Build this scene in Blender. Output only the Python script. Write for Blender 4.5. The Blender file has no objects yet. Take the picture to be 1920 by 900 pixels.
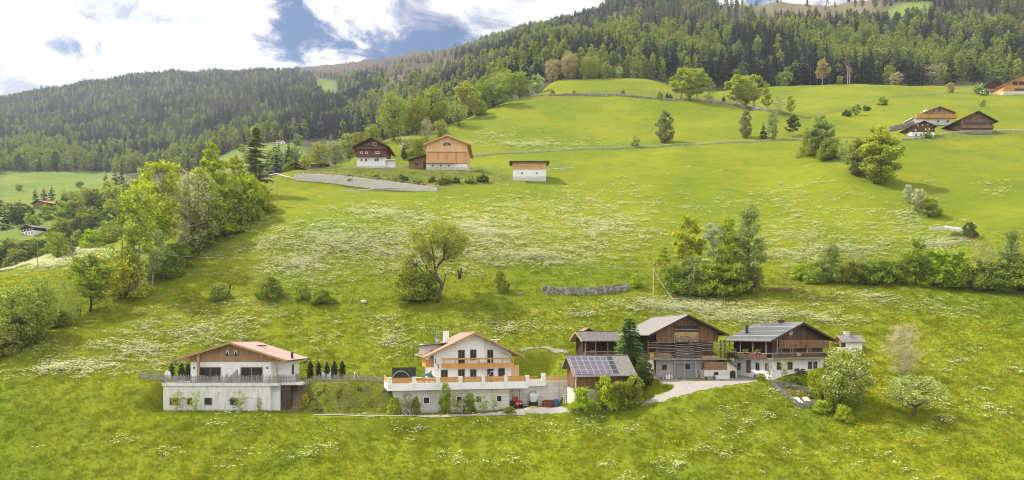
import bpy, math, random
import numpy as np
SC = bpy.context.scene
COL = SC.collection
R = math.radians
F, CX, HY = 1280.0, 960.0, 630.0          # focal length, optical axis and horizon of the photograph (1920 px wide)

# ---------------------------------------------------------------- camera
cam = bpy.data.cameras.new('camera'); cam.lens = 24; cam.sensor_width = 36; cam.shift_y = 0.09375
cam.clip_start = 1; cam.clip_end = 30000
camo = bpy.data.objects.new('camera', cam); camo.rotation_euler = (R(90), 0, 0); COL.objects.link(camo)
SC.camera = camo

# ---------------------------------------------------------------- light, exposure
SUN_EL, SUN_AZ = R(52), R(-72)            # azimuth from +Y towards +X: the sun is high on the left, a little behind the hill
SC.view_settings.view_transform = 'Standard'; SC.view_settings.look = 'None'
SC.view_settings.exposure = 1.06; SC.view_settings.gamma = 1
SC.render.engine = 'CYCLES'
SC.cycles.use_denoising = True; SC.cycles.filter_width = 1.0
SC.cycles.max_bounces = 5; SC.cycles.diffuse_bounces = 3; SC.cycles.transparent_max_bounces = 4; SC.cycles.volume_bounces = 0
sun = bpy.data.lights.new('sun', 'SUN'); sun.energy = 3.5; sun.angle = R(1.5); sun.color = (1, .95, .86)
suno = bpy.data.objects.new('sun', sun); COL.objects.link(suno)
suno.rotation_euler = (R(90) - SUN_EL, 0, -SUN_AZ + R(180))

W = bpy.data.worlds.new('World'); SC.world = W; W.use_nodes = True

# ---------------------------------------------------------------- node helpers
class NT:
    def __init__(s, nt): s.nt = nt; s.n = nt.nodes; s.l = nt.links
    def new(s, t, **k):
        n = s.n.new(t)
        for a, v in k.items(): setattr(n, a, v)
        return n
    def put(s, sock, v):
        if hasattr(v, 'is_output'): s.l.new(v, sock)
        elif isinstance(v, (tuple, list)):
            try: sock.default_value = v
            except Exception: sock.default_value = tuple(v) + (1,)
        else: sock.default_value = v
    def math(s, op, a, b=0.0, c=None, clamp=False):
        n = s.new('ShaderNodeMath', operation=op, use_clamp=clamp); s.put(n.inputs[0], a); s.put(n.inputs[1], b)
        if c is not None: s.put(n.inputs[2], c)
        return n.outputs[0]
    def mix(s, f, a, b, mode='MIX'):
        n = s.new('ShaderNodeMix', data_type='RGBA', blend_type=mode); n.clamp_factor = True
        s.put(n.inputs[0], f); s.put(n.inputs[6], a if hasattr(a, 'is_output') else tuple(a)[:3] + (1,)); s.put(n.inputs[7], b if hasattr(b, 'is_output') else tuple(b)[:3] + (1,))
        return n.outputs[2]
    def noise(s, vec, scale, detail=3, rough=.5, dist=0, color=False):
        n = s.new('ShaderNodeTexNoise'); s.put(n.inputs['Vector'], vec)
        s.put(n.inputs['Scale'], scale); s.put(n.inputs['Detail'], detail); s.put(n.inputs['Roughness'], rough); s.put(n.inputs['Distortion'], dist)
        return n.outputs[1 if color else 0]
    def ramp(s, f, stops):
        n = s.new('ShaderNodeValToRGB'); s.put(n.inputs[0], f); e = n.color_ramp.elements
        while len(e) < len(stops): e.new(.5)
        for i, (p, c) in enumerate(stops):
            e[i].position = p; e[i].color = (tuple(c) + (1,))[:4] if isinstance(c, (tuple, list)) else (c, c, c, 1)
        return n.outputs[0]
    def vscale(s, vec, sc):
        n = s.new('ShaderNodeVectorMath', operation='MULTIPLY'); s.put(n.inputs[0], vec); s.put(n.inputs[1], sc); return n.outputs[0]
    def sep(s, vec):
        n = s.new('ShaderNodeSeparateXYZ'); s.put(n.inputs[0], vec); return n.outputs
    def comb(s, x, y, z):
        n = s.new('ShaderNodeCombineXYZ'); s.put(n.inputs[0], x); s.put(n.inputs[1], y); s.put(n.inputs[2], z); return n.outputs[0]
    def step(s, v, lo, hi):
        n = s.new('ShaderNodeMapRange', interpolation_type='SMOOTHSTEP'); s.put(n.inputs[0], v)
        n.inputs[1].default_value = lo; n.inputs[2].default_value = hi; return n.outputs[0]

# ---------------------------------------------------------------- sky: Nishita blue seen through gaps in a bright broken cloud layer
def build_world():
    t = NT(W.node_tree); t.n.clear()
    d = t.new('ShaderNodeTexCoord').outputs['Generated']
    sky = t.new('ShaderNodeTexSky', sky_type='NISHITA'); sky.sun_disc = False
    sky.sun_elevation = SUN_EL; sky.sun_rotation = SUN_AZ; sky.altitude = 1400; sky.air_density = 1.0; sky.dust_density = 0; sky.ozone_density = 4
    x, y, z = t.sep(d)[0:3]
    zc = t.math('MAXIMUM', z, .06)
    u = t.math('DIVIDE', x, t.math('ADD', zc, .35)); v = t.math('DIVIDE', y, t.math('ADD', zc, .35))
    p = t.comb(u, v, t.math('MULTIPLY', z, 1.2))
    big = t.noise(p, 3.1, 8, .62, .6)
    fine = t.noise(t.vscale(d, (1, 1, 1.8)), 9, 8, .65, .8)
    wisp = t.math('ADD', t.math('MULTIPLY_ADD', t.math('SUBTRACT', big, .5), 1.0, .5), t.math('MULTIPLY', t.math('SUBTRACT', fine, .5), 2.5))
    def blob(cx, cy, rx, ry):                       # an opening in the cloud in one direction of the sky
        dx, dz = (cx - CX) / F, (HY - cy) / F
        L = math.sqrt(1 + dx * dx + dz * dz); c = (dx / L, 1 / L, dz / L)
        a = t.math('DIVIDE', t.math('SUBTRACT', x, c[0]), rx / F / L); b = t.math('DIVIDE', t.math('SUBTRACT', z, c[2]), ry / F / L)
        r2 = t.math('ADD', t.math('MULTIPLY', a, a), t.math('MULTIPLY', b, b))
        return t.math('POWER', 2.718, t.math('MULTIPLY', r2, -1))
    gaps = None
    for (cx, cy, rx, ry, s) in ((585, 62, 100, 55, .50), (540, 22, 75, 36, .38), (700, 45, 180, 60, .33), (800, 78, 170, 44, .40), (890, 62, 110, 48, .42), (1150, 0, 50, 16, .36), (108, 86, 44, 16, .25)):
        g = t.math('MULTIPLY', blob(cx, cy, rx, ry), s)
        gaps = g if gaps is None else t.math('MAXIMUM', gaps, g)
    thick = t.math('SUBTRACT', t.math('ADD', wisp, t.math('MULTIPLY_ADD', blob(240, 10, 190, 70), .3, .26)), gaps)
    cover = t.step(thick, .20, .60)
    grey = t.noise(p, 2.2, 5, .6)
    dens = t.math('ADD', t.math('MULTIPLY_ADD', t.math('SUBTRACT', thick, .55), 1.7, .22), t.math('MULTIPLY', t.math('SUBTRACT', grey, .47), 2.6))
    dens = t.math('SUBTRACT', dens, t.math('MULTIPLY', blob(30, 160, 150, 40), .75)); dens = t.math('SUBTRACT', dens, t.math('MULTIPLY', blob(330, 45, 150, 26), .45)); dens = t.math('SUBTRACT', dens, t.math('MULTIPLY', blob(760, 20, 160, 30), .35))
    cc = t.ramp(dens, [(0.0, (.25, .26, .33)), (.2, (.36, .37, .42)), (.42, (.50, .51, .54)), (.7, (.84, .84, .85))])
    b1 = t.new('ShaderNodeBackground'); hs = t.new('ShaderNodeHueSaturation'); hs.inputs['Saturation'].default_value = 1.35; t.l.new(sky.outputs[0], hs.inputs['Color']); t.put(b1.inputs[0], hs.outputs[0]); b1.inputs[1].default_value = .05; hs.inputs['Value'].default_value = .8
    b2 = t.new('ShaderNodeBackground'); t.put(b2.inputs[0], cc); b2.inputs[1].default_value = 1.05
    ms = t.new('ShaderNodeMixShader'); t.put(ms.inputs[0], cover); t.l.new(b1.outputs[0], ms.inputs[1]); t.l.new(b2.outputs[0], ms.inputs[2])
    o = t.new('ShaderNodeOutputWorld'); t.l.new(ms.outputs[0], o.inputs[0])
    W.cycles.sampling_method = 'MANUAL'; W.cycles.sample_map_resolution = 512
build_world()

# ---------------------------------------------------------------- materials
M = {}
def newmat(name, rough=.8, spec=.2):
    m = bpy.data.materials.new(name); m.use_nodes = True; t = NT(m.node_tree)
    b = t.n['Principled BSDF']; b.inputs['Roughness'].default_value = rough; b.inputs['Specular IOR Level'].default_value = spec
    M[name] = m; return m, t, b
def bump(t, b, h, strength=.4, dist=.05):
    n = t.new('ShaderNodeBump'); n.inputs['Strength'].default_value = strength; n.inputs['Distance'].default_value = dist
    t.put(n.inputs['Height'], h); t.l.new(n.outputs[0], b.inputs['Normal'])
def objc(t): return t.new('ShaderNodeTexCoord').outputs['Object']
def wpos(t): return t.new('ShaderNodeNewGeometry').outputs['Position']
def attr(t, name, out='Fac'):
    return t.new('ShaderNodeAttribute', attribute_name=name).outputs[out]

def plain(name, col, rough=.6, spec=.3, var=.15, sc=2.0, metal=0):
    m, t, b = newmat(name, rough, spec); b.inputs['Metallic'].default_value = metal
    f = t.noise(objc(t), sc, 5, .6)
    k = t.math('MULTIPLY_ADD', f, 2 * var, 1 - var)
    n = t.new('ShaderNodeMix', data_type='RGBA', blend_type='MULTIPLY'); n.inputs[0].default_value = 1
    n.inputs[6].default_value = tuple(col) + (1,); g = t.comb(k, k, k); t.l.new(g, n.inputs[7]); t.l.new(n.outputs[2], b.inputs['Base Color'])
    return m
def wood(name, c1, c2, boards=4.0, rough=.75, stain=.25):
    """weathered boards: tone per board (own pieces carry 'rnd'), grain along Z, grey weather stains"""
    m, t, b = newmat(name, rough, .15); o = objc(t); X, Y, Z = t.sep(o)[0:3]
    idx = t.math('FLOOR', t.math('MULTIPLY', t.math('ADD', X, t.math('MULTIPLY', Y, 1.013)), boards))
    wn = t.new('ShaderNodeTexWhiteNoise', noise_dimensions='1D'); t.put(wn.inputs['W'], idx)
    grain = t.noise(t.vscale(o, (14, 14, 1.2)), 1.0, 4, .65)
    blot = t.noise(o, .8, 5, .6)
    rn = attr(t, 'rnd')
    f = t.math('ADD', t.math('ADD', t.math('MULTIPLY', wn.outputs[0], .3), t.math('MULTIPLY', rn, .4)), t.math('MULTIPLY', grain, .45), clamp=True)
    c = t.mix(f, c1, c2)
    c = t.mix(t.math('MULTIPLY', t.step(blot, .5, .75), stain), c, (c1[0] * .45, c1[1] * .45, c1[2] * .5))
    t.l.new(c, b.inputs['Base Color']); bump(t, b, t.math('ADD', grain, wn.outputs[0]), .35, .02)
    return m
def plaster(name, col, dirt=(.35, .32, .27), amt=.35, sc=1.2, streak=True):
    m, t, b = newmat(name, .9, .15); o = objc(t)
    n1 = t.noise(o, sc, 6, .62); st = t.noise(t.vscale(o, (3.0, 3.0, .18)), 1.0, 5, .65)
    f = t.step(t.math('ADD', t.math('MULTIPLY', n1, .5), t.math('MULTIPLY', st, .5)) if streak else n1, .45, .72)
    c = t.mix(t.math('MULTIPLY', f, amt), col, dirt)
    splash = t.step(t.math('ADD', t.sep(o)[2], t.math('MULTIPLY', n1, 1.6)), 1.6, .7)
    c = t.mix(t.math('MULTIPLY', splash, .45), c, (dirt[0] * .8, dirt[1] * .78, dirt[2] * .65))
    t.l.new(c, b.inputs['Base Color']); bump(t, b, t.noise(o, 18, 4, .6), .25, .01)
    return m
def tiles(name, c1, c2, sx, sy, along='X', rough=.8, moss=None):
    """roof covering: courses and tiles as fine relief; sx across, sy along the slope"""
    m, t, b = newmat(name, rough, .2); o = objc(t); X, Y, Z = t.sep(o)[0:3]
    a, s = (Y, X) if along == 'Y' else (X, Y)
    br = t.new('ShaderNodeTexBrick'); t.put(br.inputs['Vector'], t.comb(t.math('MULTIPLY', a, sx), t.math('MULTIPLY', t.math('ADD', s, t.math('MULTIPLY', Z, .3)), sy), 0))
    br.inputs['Scale'].default_value = 1; br.inputs['Mortar Size'].default_value = .04; br.inputs['Brick Width'].default_value = 1; br.inputs['Row Height'].default_value = 1
    br.inputs['Color1'].default_value = tuple(c1) + (1,); br.inputs['Color2'].default_value = tuple(c2) + (1,); br.inputs['Mortar'].default_value = tuple(q * .55 for q in c1) + (1,)
    n = t.noise(o, .9, 6, .65)
    c = t.mix(t.math('MULTIPLY', t.step(n, .45, .75), .55), br.outputs[0], moss or tuple(q * .6 for q in c1))
    t.l.new(c, b.inputs['Base Color']); bump(t, b, br.outputs[1], .4, .03)
    return m

wood('honey_boards', (.30, .175, .085), (.50, .34, .20), 3.2, stain=.5)
wood('orange_boards', (.50, .23, .055), (.62, .33, .10), 3.0, stain=.15)
wood('larch_boards', (.58, .30, .12), (.72, .44, .20), 3.0, stain=.1)
wood('pale_larch_boards', (.66, .40, .19), (.78, .52, .28), 3.0, stain=.05)
wood('brown_boards', (.105, .056, .032), (.31, .175, .09), 3.4, stain=.6)
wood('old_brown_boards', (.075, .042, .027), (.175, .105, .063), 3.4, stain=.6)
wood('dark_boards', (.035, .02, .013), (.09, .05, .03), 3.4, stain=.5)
wood('chalet_boards', (.13, .055, .03), (.20, .09, .05), 3.0, stain=.3)
wood('grey_poles', (.16, .13, .10), (.34, .29, .24), 5, stain=.4)
wood('weathered_pickets', (.20, .185, .17), (.42, .39, .36), 9, stain=.4)
wood('firewood_ends', (.20, .11, .06), (.42, .27, .16), 9, stain=.4)
wood('rail_wood', (.30, .19, .10), (.46, .31, .18), 5, stain=.3)
plaster('white_render', (.86, .845, .81), amt=.22)
plaster('cream_render', (.72, .66, .56), (.38, .30, .22), .5)
plaster('raw_concrete', (.76, .735, .69), (.30, .28, .25), .65, .7)
plaster('grey_render', (.42, .38, .33), (.22, .19, .16), .6)
plaster('block_wall', (.72, .675, .61), (.22, .20, .18), .6, .6)
tiles('terracotta_roof', (.40, .20, .135), (.48, .26, .18), 3.5, 3.0, moss=(.42, .27, .20))
tiles('pink_roof', (.50, .265, .22), (.56, .32, .27), 3.5, 3.0, moss=(.55, .36, .29))
tiles('grey_shingles', (.20, .178, .16), (.275, .25, .225), 3.0, 3.2, moss=(.20, .18, .16))
tiles('dark_shingles', (.13, .11, .10), (.19, .17, .16), 3.0, 3.2, moss=(.10, .09, .08))
tiles('dark_sheet', (.06, .055, .055), (.09, .085, .085), 2, 2)
plain('wood_trim', (.42, .26, .13), .6); plain('dark_trim', (.07, .045, .03), .7)
plain('window_frame', (.26, .15, .08), .5); plain('white_frame', (.75, .74, .72), .5)
plain('metal', (.38, .39, .40), .4, .5, .12, 3, .6); plain('steel_rail', (.46, .47, .48), .5, .4, .12)
plain('panel_frame', (.58, .57, .58), .4, .4, .1); plain('black_metal', (.03, .03, .035), .5); plain('white_paint', (.78, .77, .74), .55)
plain('red_paint', (.42, .03, .025), .45, .4, .25, 4); plain('blue_plastic', (.05, .16, .36), .4, .4)
plain('rubber', (.025, .025, .025), .85); plain('green_fabric', (.02, .10, .08), .8); plain('white_fabric', (.76, .75, .72), .85, .1, .08)
plain('net_fabric', (.035, .045, .03), .9); plain('red_fabric', (.45, .06, .035), .85); plain('hay', (.44, .30, .13), .95, .05, .4, 6)
plain('pale_machine', (.62, .72, .68), .45, .4, .15, 4); plain('earth_boards', (.10, .065, .045), .95, .05, .4, 2); plain('rust', (.25, .10, .055), .9, .1, .4, 5)
plain('soil', (.17, .10, .065), .95, .05, .4, 3); 
plain('boulder', (.62, .60, .56), .9, .1, .2, 1); plain('flower_red', (.5, .03, .04), .7, .1, .3, 9); plain('twigs', (.23, .15, .10), .95, .05, .4, 6)
plain('vegetable', (.10, .18, .03), .8, .1, .4, 5); plain('grey_fence', (.27, .26, .25), .85, .1, .35, 5); plain('red_roof', (.44, .17, .10), .8)
def stones(name, c1, c2):
    m, t, b = newmat(name, .95, .1); f = t.math('ADD', t.math('MULTIPLY', attr(t, 'rnd'), .75), t.math('MULTIPLY', t.noise(objc(t), 3, 4), .3), clamp=True)
    t.l.new(t.mix(f, c1, c2), b.inputs['Base Color'])
stones('dry_stone', (.10, .09, .075), (.46, .44, .38)); stones('pale_stone', (.62, .575, .53), (.76, .725, .685)); plain('asphalt', (.13, .125, .115), .9, .1, .2); plain('joint_dark', (.06, .055, .05), .95)
def glass_mat():
    m, t, b = newmat('glass', .06, .6); f = t.noise(objc(t), 1.3, 3)
    t.l.new(t.mix(f, (.012, .016, .018), (.05, .055, .055)), b.inputs['Base Color'])
glass_mat()
def pv(name, c1, c2):
    m, t, b = newmat(name, .16, .5); o = objc(t)
    g = t.new('ShaderNodeTexChecker'); g.inputs['Scale'].default_value = 6; t.put(g.inputs['Vector'], o)
    t.l.new(t.mix(t.math('MULTIPLY', t.noise(o, .7, 3), 1), c1, c2), b.inputs['Base Color'])
pv('solar_cells', (.085, .065, .095), (.15, .12, .15)); pv('dark_cells', (.012, .018, .025), (.03, .04, .045)); pv('slate_cells', (.07, .075, .08), (.15, .15, .15))
def gravel():
    m, t, b = newmat('gravel', .95, .1); p = wpos(t)
    n = t.noise(p, .25, 4); n2 = t.noise(p, 3.5, 4, .7)
    c = t.mix(n2, (.22, .195, .165), (.36, .325, .29)); c = t.mix(t.step(n, .45, .65), c, (.32, .28, .245))
    c = t.mix(t.math('MULTIPLY', t.step(t.noise(p, .9, 5, .7), .56, .72), .7), c, (.16, .15, .07))
    t.l.new(c, b.inputs['Base Color']); bump(t, b, n2, .4, .03)
gravel()
def bark(name, c1, c2):
    m, t, b = newmat(name, .95, .05); o = objc(t)
    n = t.noise(t.vscale(o, (5, 5, 1.2)), 2, 5, .7); t.l.new(t.mix(n, c1, c2), b.inputs['Base Color']); bump(t, b, n, .5, .03)
bark('bark', (.06, .045, .033), (.17, .14, .11)); bark('pale_bark', (.22, .19, .15), (.44, .40, .34)); bark('dark_bark', (.03, .022, .017), (.10, .08, .065))

def leafmat(name, col=None, trans=.35, lo=.55, hi=1.4, sc=.35):
    """leaf cards: tone per leaf, drifting by clump; colour from the object when col is None"""
    m = bpy.data.materials.new(name); m.use_nodes = True; t = NT(m.node_tree); t.n.clear(); M[name] = m
    base = t.new('ShaderNodeObjectInfo').outputs['Color'] if col is None else None
    g = t.new('ShaderNodeNewGeometry')
    k = t.math('MULTIPLY_ADD', g.outputs['Random Per Island'], hi - lo, lo)
    cl = t.math('MULTIPLY_ADD', t.noise(g.outputs['Position'], sc, 3, .6), (.2 if name in ('petals', 'buttercup', 'blossom') else .9), (.9 if name in ('petals', 'buttercup', 'blossom') else .55))
    k = t.math('MULTIPLY', k, cl)
    mx = t.new('ShaderNodeMix', data_type='RGBA', blend_type='MULTIPLY'); mx.inputs[0].default_value = 1
    if base is not None: t.l.new(base, mx.inputs[6])
    else: mx.inputs[6].default_value = tuple(col) + (1,)
    t.l.new(t.comb(k, k, k), mx.inputs[7])
    hs = t.new('ShaderNodeHueSaturation'); t.l.new(mx.outputs[2], hs.inputs['Color'])
    t.put(hs.inputs['Hue'], t.math('MULTIPLY_ADD', t.noise(g.outputs['Position'], sc * 1.7, 2), .016, .493))
    d = t.new('ShaderNodeBsdfDiffuse'); tr = t.new('ShaderNodeBsdfTranslucent'); ms = t.new('ShaderNodeMixShader'); ms.inputs[0].default_value = trans
    t.l.new(hs.outputs[0], d.inputs[0]); t.l.new(hs.outputs[0], tr.inputs[0]); t.l.new(d.outputs[0], ms.inputs[1]); t.l.new(tr.outputs[0], ms.inputs[2])
    o = t.new('ShaderNodeOutputMaterial'); t.l.new(ms.outputs[0], o.inputs[0]); return m
leafmat('leaves'); leafmat('needles', trans=.12, lo=.5, hi=1.5)
leafmat('spruce_far', (.042, .062, .033), .1, .5, 1.5, .03); leafmat('larch_far', (.30, .35, .05), .35, .6, 1.3, .02)
leafmat('bare_far', (.21, .18, .14), .1, .6, 1.3, .03); leafmat('broad_far', (.28, .35, .05), .35, .6, 1.3, .03)
leafmat('larch_dull', (.145, .185, .06), .3, .6, 1.3, .02); leafmat('blossom', (.74, .73, .50), .35, .75, 1.15); leafmat('petals', (.86, .84, .52), .4, .9, 1.1); leafmat('buttercup', (.60, .53, .03), .3, .8, 1.1)
leafmat('stems', (.12, .17, .025), .3, .6, 1.3)

def meadow_colour(t, p, kind=None):
    big = t.noise(p, .022, 4, .55, .5); mid = t.noise(p, .16, 5, .62); tus = t.noise(t.vscale(p, (1, .8, 1)), .75, 4, .6)
    c = t.mix(t.step(big, .35, .65), (.145, .185, .012), (.218, .230, .014))
    c = t.mix(t.math('MULTIPLY', t.step(mid, .52, .72), .55), c, (.235, .238, .016))
    c = t.mix(t.math('MULTIPLY', t.step(mid, .50, .32), .42), c, (.105, .138, .011))
    c = t.mix(t.math('MULTIPLY', t.step(tus, .50, .30), .28), c, (.086, .118, .011))
    return c, tus
def meadow():
    m, t, b = newmat('meadow', 1, .03); p = wpos(t); c, tus = meadow_colour(t, p)
    fine = t.noise(p, 3.2, 4, .7)
    c = t.mix(t.math('MULTIPLY', t.step(fine, .58, .40), .35), c, (.05, .085, .01))
    c = t.mix(t.math('MULTIPLY', attr(t, 'rough'), t.step(t.noise(p, .9, 5, .7), .30, .60)), c, (.13, .135, .035))
    c = t.mix(t.math('MULTIPLY', attr(t, 'rough'), t.step(t.noise(p, .6, 5, .7), .52, .62)), c, (.045, .06, .015))
    c = t.mix(t.math('MULTIPLY', attr(t, 'gold'), t.step(t.noise(p, 1.1, 4, .7), .45, .65)), c, (.25, .245, .014))
    c = t.mix(attr(t, 'earth'), c, (.20, .145, .10))
    t.l.new(c, b.inputs['Base Color']); bump(t, b, t.math('ADD', t.math('MULTIPLY', tus, 1), fine), .6, .2)
meadow()
def grassmat():
    m = bpy.data.materials.new('grass_blades'); m.use_nodes = True; t = NT(m.node_tree); t.n.clear(); M['grass_blades'] = m
    g = t.new('ShaderNodeNewGeometry'); c, _ = meadow_colour(t, g.outputs['Position'])
    k = t.math('MULTIPLY_ADD', g.outputs['Random Per Island'], .9, .9)
    mx = t.new('ShaderNodeMix', data_type='RGBA', blend_type='MULTIPLY'); mx.inputs[0].default_value = 1; t.l.new(c, mx.inputs[6]); t.l.new(t.comb(k, k, t.math('MULTIPLY', k, .9)), mx.inputs[7])
    d = t.new('ShaderNodeBsdfDiffuse'); tr = t.new('ShaderNodeBsdfTranslucent'); ms = t.new('ShaderNodeMixShader'); ms.inputs[0].default_value = .4
    t.l.new(mx.outputs[2], d.inputs[0]); t.l.new(mx.outputs[2], tr.inputs[0]); t.l.new(d.outputs[0], ms.inputs[1]); t.l.new(tr.outputs[0], ms.inputs[2])
    o = t.new('ShaderNodeOutputMaterial'); t.l.new(ms.outputs[0], o.inputs[0])
grassmat()
def mountain():
    m, t, b = newmat('mountain', 1, .02); p = wpos(t)
    n = t.noise(p, .012, 6, .65); n2 = t.noise(p, .06, 5, .65)
    floor_ = t.mix(n2, (.035, .045, .02), (.12, .10, .06))
    past = t.mix(t.step(n, .35, .65), (.11, .165, .03), (.17, .20, .04))
    alp = t.mix(t.step(n2, .35, .65), (.085, .037, .028), (.062, .045, .03)); alp = t.mix(t.step(n, .50, .62), alp, (.04, .042, .028))
    pale = t.mix(n2, (.10, .085, .05), (.20, .17, .09))
    c = t.mix(attr(t, 'past'), floor_, past); c = t.mix(attr(t, 'alp'), c, alp); c = t.mix(attr(t, 'pale'), c, pale)
    t.l.new(c, b.inputs['Base Color']); bump(t, b, n2, .8, 3)
mountain()

# ---------------------------------------------------------------- mesh helpers
class MB:
    def __init__(s, seed=0): s.v = []; s.f = []; s.r = []; s.m = []; s.g = random.Random(seed)
    def add(s, vs, fs, r=None, m=0):
        o = len(s.v); s.v += [tuple(map(float, q)) for q in vs]; r = s.g.random() if r is None else r
        for f in fs: s.f.append(tuple(i + o for i in f)); s.r.append(r); s.m.append(m)
    def hexa(s, p, r=None, m=0):      # 8 points: bottom ring 0-3, top ring 4-7
        s.add(p, [(3, 2, 1, 0), (4, 5, 6, 7), (0, 1, 5, 4), (1, 2, 6, 5), (2, 3, 7, 6), (3, 0, 4, 7)], r, m)
    def box(s, x0, x1, y0, y1, z0, z1, r=None, m=0):
        s.hexa([(x0, y0, z0), (x1, y0, z0), (x1, y1, z0), (x0, y1, z0), (x0, y0, z1), (x1, y0, z1), (x1, y1, z1), (x0, y1, z1)], r, m)
    def wallbox(s, face, p, a0, a1, z0, z1, d0, d1, zt1=None, r=None, m=0):
        """a box on a wall plane: face F (front, -y), B (+y), L (-x), R (+x); d0..d1 outwards from the plane p; zt1 = top at a1 if the top slopes"""
        zt1 = z1 if zt1 is None else zt1
        def pt(a, d, z): return {'F': (a, p - d, z), 'B': (a, p + d, z), 'L': (p - d, a, z), 'R': (p + d, a, z)}[face]
        s.hexa([pt(a0, d1, z0), pt(a1, d1, z0), pt(a1, d0, z0), pt(a0, d0, z0), pt(a0, d1, z1), pt(a1, d1, zt1), pt(a1, d0, zt1), pt(a0, d0, z1)], r, m)
    def strip(s, prof, b0, b1, t, axis='v', r=None, m=0):
        """thick sheet following a profile of (a, z); axis v: a=x, length along y; axis u: a=y, length along x"""
        for (a0, z0), (a1, z1) in zip(prof, prof[1:]):
            P = lambda a, b, z: (a, b, z) if axis == 'v' else (b, a, z)
            s.hexa([P(a0, b0, z0 - t), P(a1, b0, z1 - t), P(a1, b1, z1 - t), P(a0, b1, z0 - t), P(a0, b0, z0), P(a1, b0, z1), P(a1, b1, z1), P(a0, b1, z0)], r, m)
    def prism(s, poly, b0, b1, axis='v', r=None, m=0):
        """polygon of (a, z) extruded b0..b1"""
        P = lambda a, b, z: (a, b, z) if axis == 'v' else (b, a, z)
        n = len(poly); vs = [P(a, b0, z) for a, z in poly] + [P(a, b1, z) for a, z in poly]
        s.add(vs, [tuple(range(n)), tuple(range(2 * n - 1, n - 1, -1))] + [(i, (i + 1) % n + 0, (i + 1) % n + n, i + n) for i in range(n)], r, m)
    def tube(s, pts, rad, n=6, r=None, m=0, cap=True):
        pts = [np.array(p, float) for p in pts]; rad = [rad] * len(pts) if np.isscalar(rad) else rad
        vs = []
        for i, p in enumerate(pts):
            d = pts[min(i + 1, len(pts) - 1)] - pts[max(i - 1, 0)]; d /= (np.linalg.norm(d) + 1e-9)
            a = np.cross(d, (0, 0, 1)) if abs(d[2]) < .9 else np.cross(d, (1, 0, 0)); a /= np.linalg.norm(a); b = np.cross(d, a)
            for k in range(n):
                w = 2 * math.pi * k / n; vs.append(p + rad[i] * (a * math.cos(w) + b * math.sin(w)))
        fs = [(i * n + k, i * n + (k + 1) % n, (i + 1) * n + (k + 1) % n, (i + 1) * n + k) for i in range(len(pts) - 1) for k in range(n)]
        if cap: fs += [tuple(range(n - 1, -1, -1)), tuple((len(pts) - 1) * n + k for k in range(n))]
        s.add(vs, fs, r, m)
    def rock(s, c, rx, ry, rz, r=None, m=0):
        g = s.g; j = lambda: g.uniform(.72, 1.0)
        vs = [(c[0] + sx * rx * j(), c[1] + sy * ry * j(), c[2] + sz * rz * j()) for sz in (-1, 1) for sx, sy in ((-1, -1), (1, -1), (1, 1), (-1, 1))]
        s.hexa(vs, r, m)
def mesh_from(name, v, f, r=None, m=None, mats=(), smooth=False):
    me = bpy.data.meshes.new(name); me.from_pydata(v, [], f)
    if r is not None and len(r):
        a = me.attributes.new('rnd', 'FLOAT', 'FACE'); a.data.foreach_set('value', np.array(r, np.float32))
    for q in mats: me.materials.append(M[q] if isinstance(q, str) else q)
    if m is not None and len(mats) > 1: me.polygons.foreach_set('material_index', np.array(m, np.int32))
    if smooth: me.polygons.foreach_set('use_smooth', np.ones(len(f), bool))
    me.update(); return me
def mesh_quads(name, V, mats, k=4, mi=None):
    """fast mesh: V (n*k,3) of separate k-gons"""
    V = np.asarray(V, np.float32); n = len(V) // k
    me = bpy.data.meshes.new(name); me.vertices.add(n * k); me.vertices.foreach_set('co', V.ravel())
    me.loops.add(n * k); me.loops.foreach_set('vertex_index', np.arange(n * k, dtype=np.int32))
    me.polygons.add(n); me.polygons.foreach_set('loop_start', np.arange(0, n * k, k, dtype=np.int32)); me.polygons.foreach_set('loop_total', np.full(n, k, np.int32))
    for q in mats: me.materials.append(M[q])
    if mi is not None: me.polygons.foreach_set('material_index', np.asarray(mi, np.int32))
    me.update(calc_edges=True); return me
def tag(o, label=None, cat=None, group=None, kind=None):
    if label: o['label'] = label
    if cat: o['category'] = cat
    if group: o['group'] = group
    if kind: o['kind'] = kind
    return o
def link(name, data, parent=None, loc=None, rot=0, scale=None):
    o = bpy.data.objects.new(name, data); COL.objects.link(o)
    if parent is not None: o.parent = parent
    if loc is not None: o.location = loc
    if rot: o.rotation_euler = (0, 0, rot)
    if scale is not None: o.scale = scale if hasattr(scale, '__len__') else (scale,) * 3
    return o
def part(name, mb, mat, parent=None, label=None, kind=None):
    mats = (mat,) if isinstance(mat, str) else mat
    o = link(name, mesh_from(name, mb.v, mb.f, mb.r, mb.m, mats), parent)
    return tag(o, label, None, None, kind)
def thing(name, label, cat, loc, rot=0, group=None):
    o = link(name, None, None, loc, rot); o.empty_display_size = .5
    return tag(o, label, cat, group)
def share(src, parent, loc):
    o = src.copy(); COL.objects.link(o); o.parent = parent; o.location = loc
    return o
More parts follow.
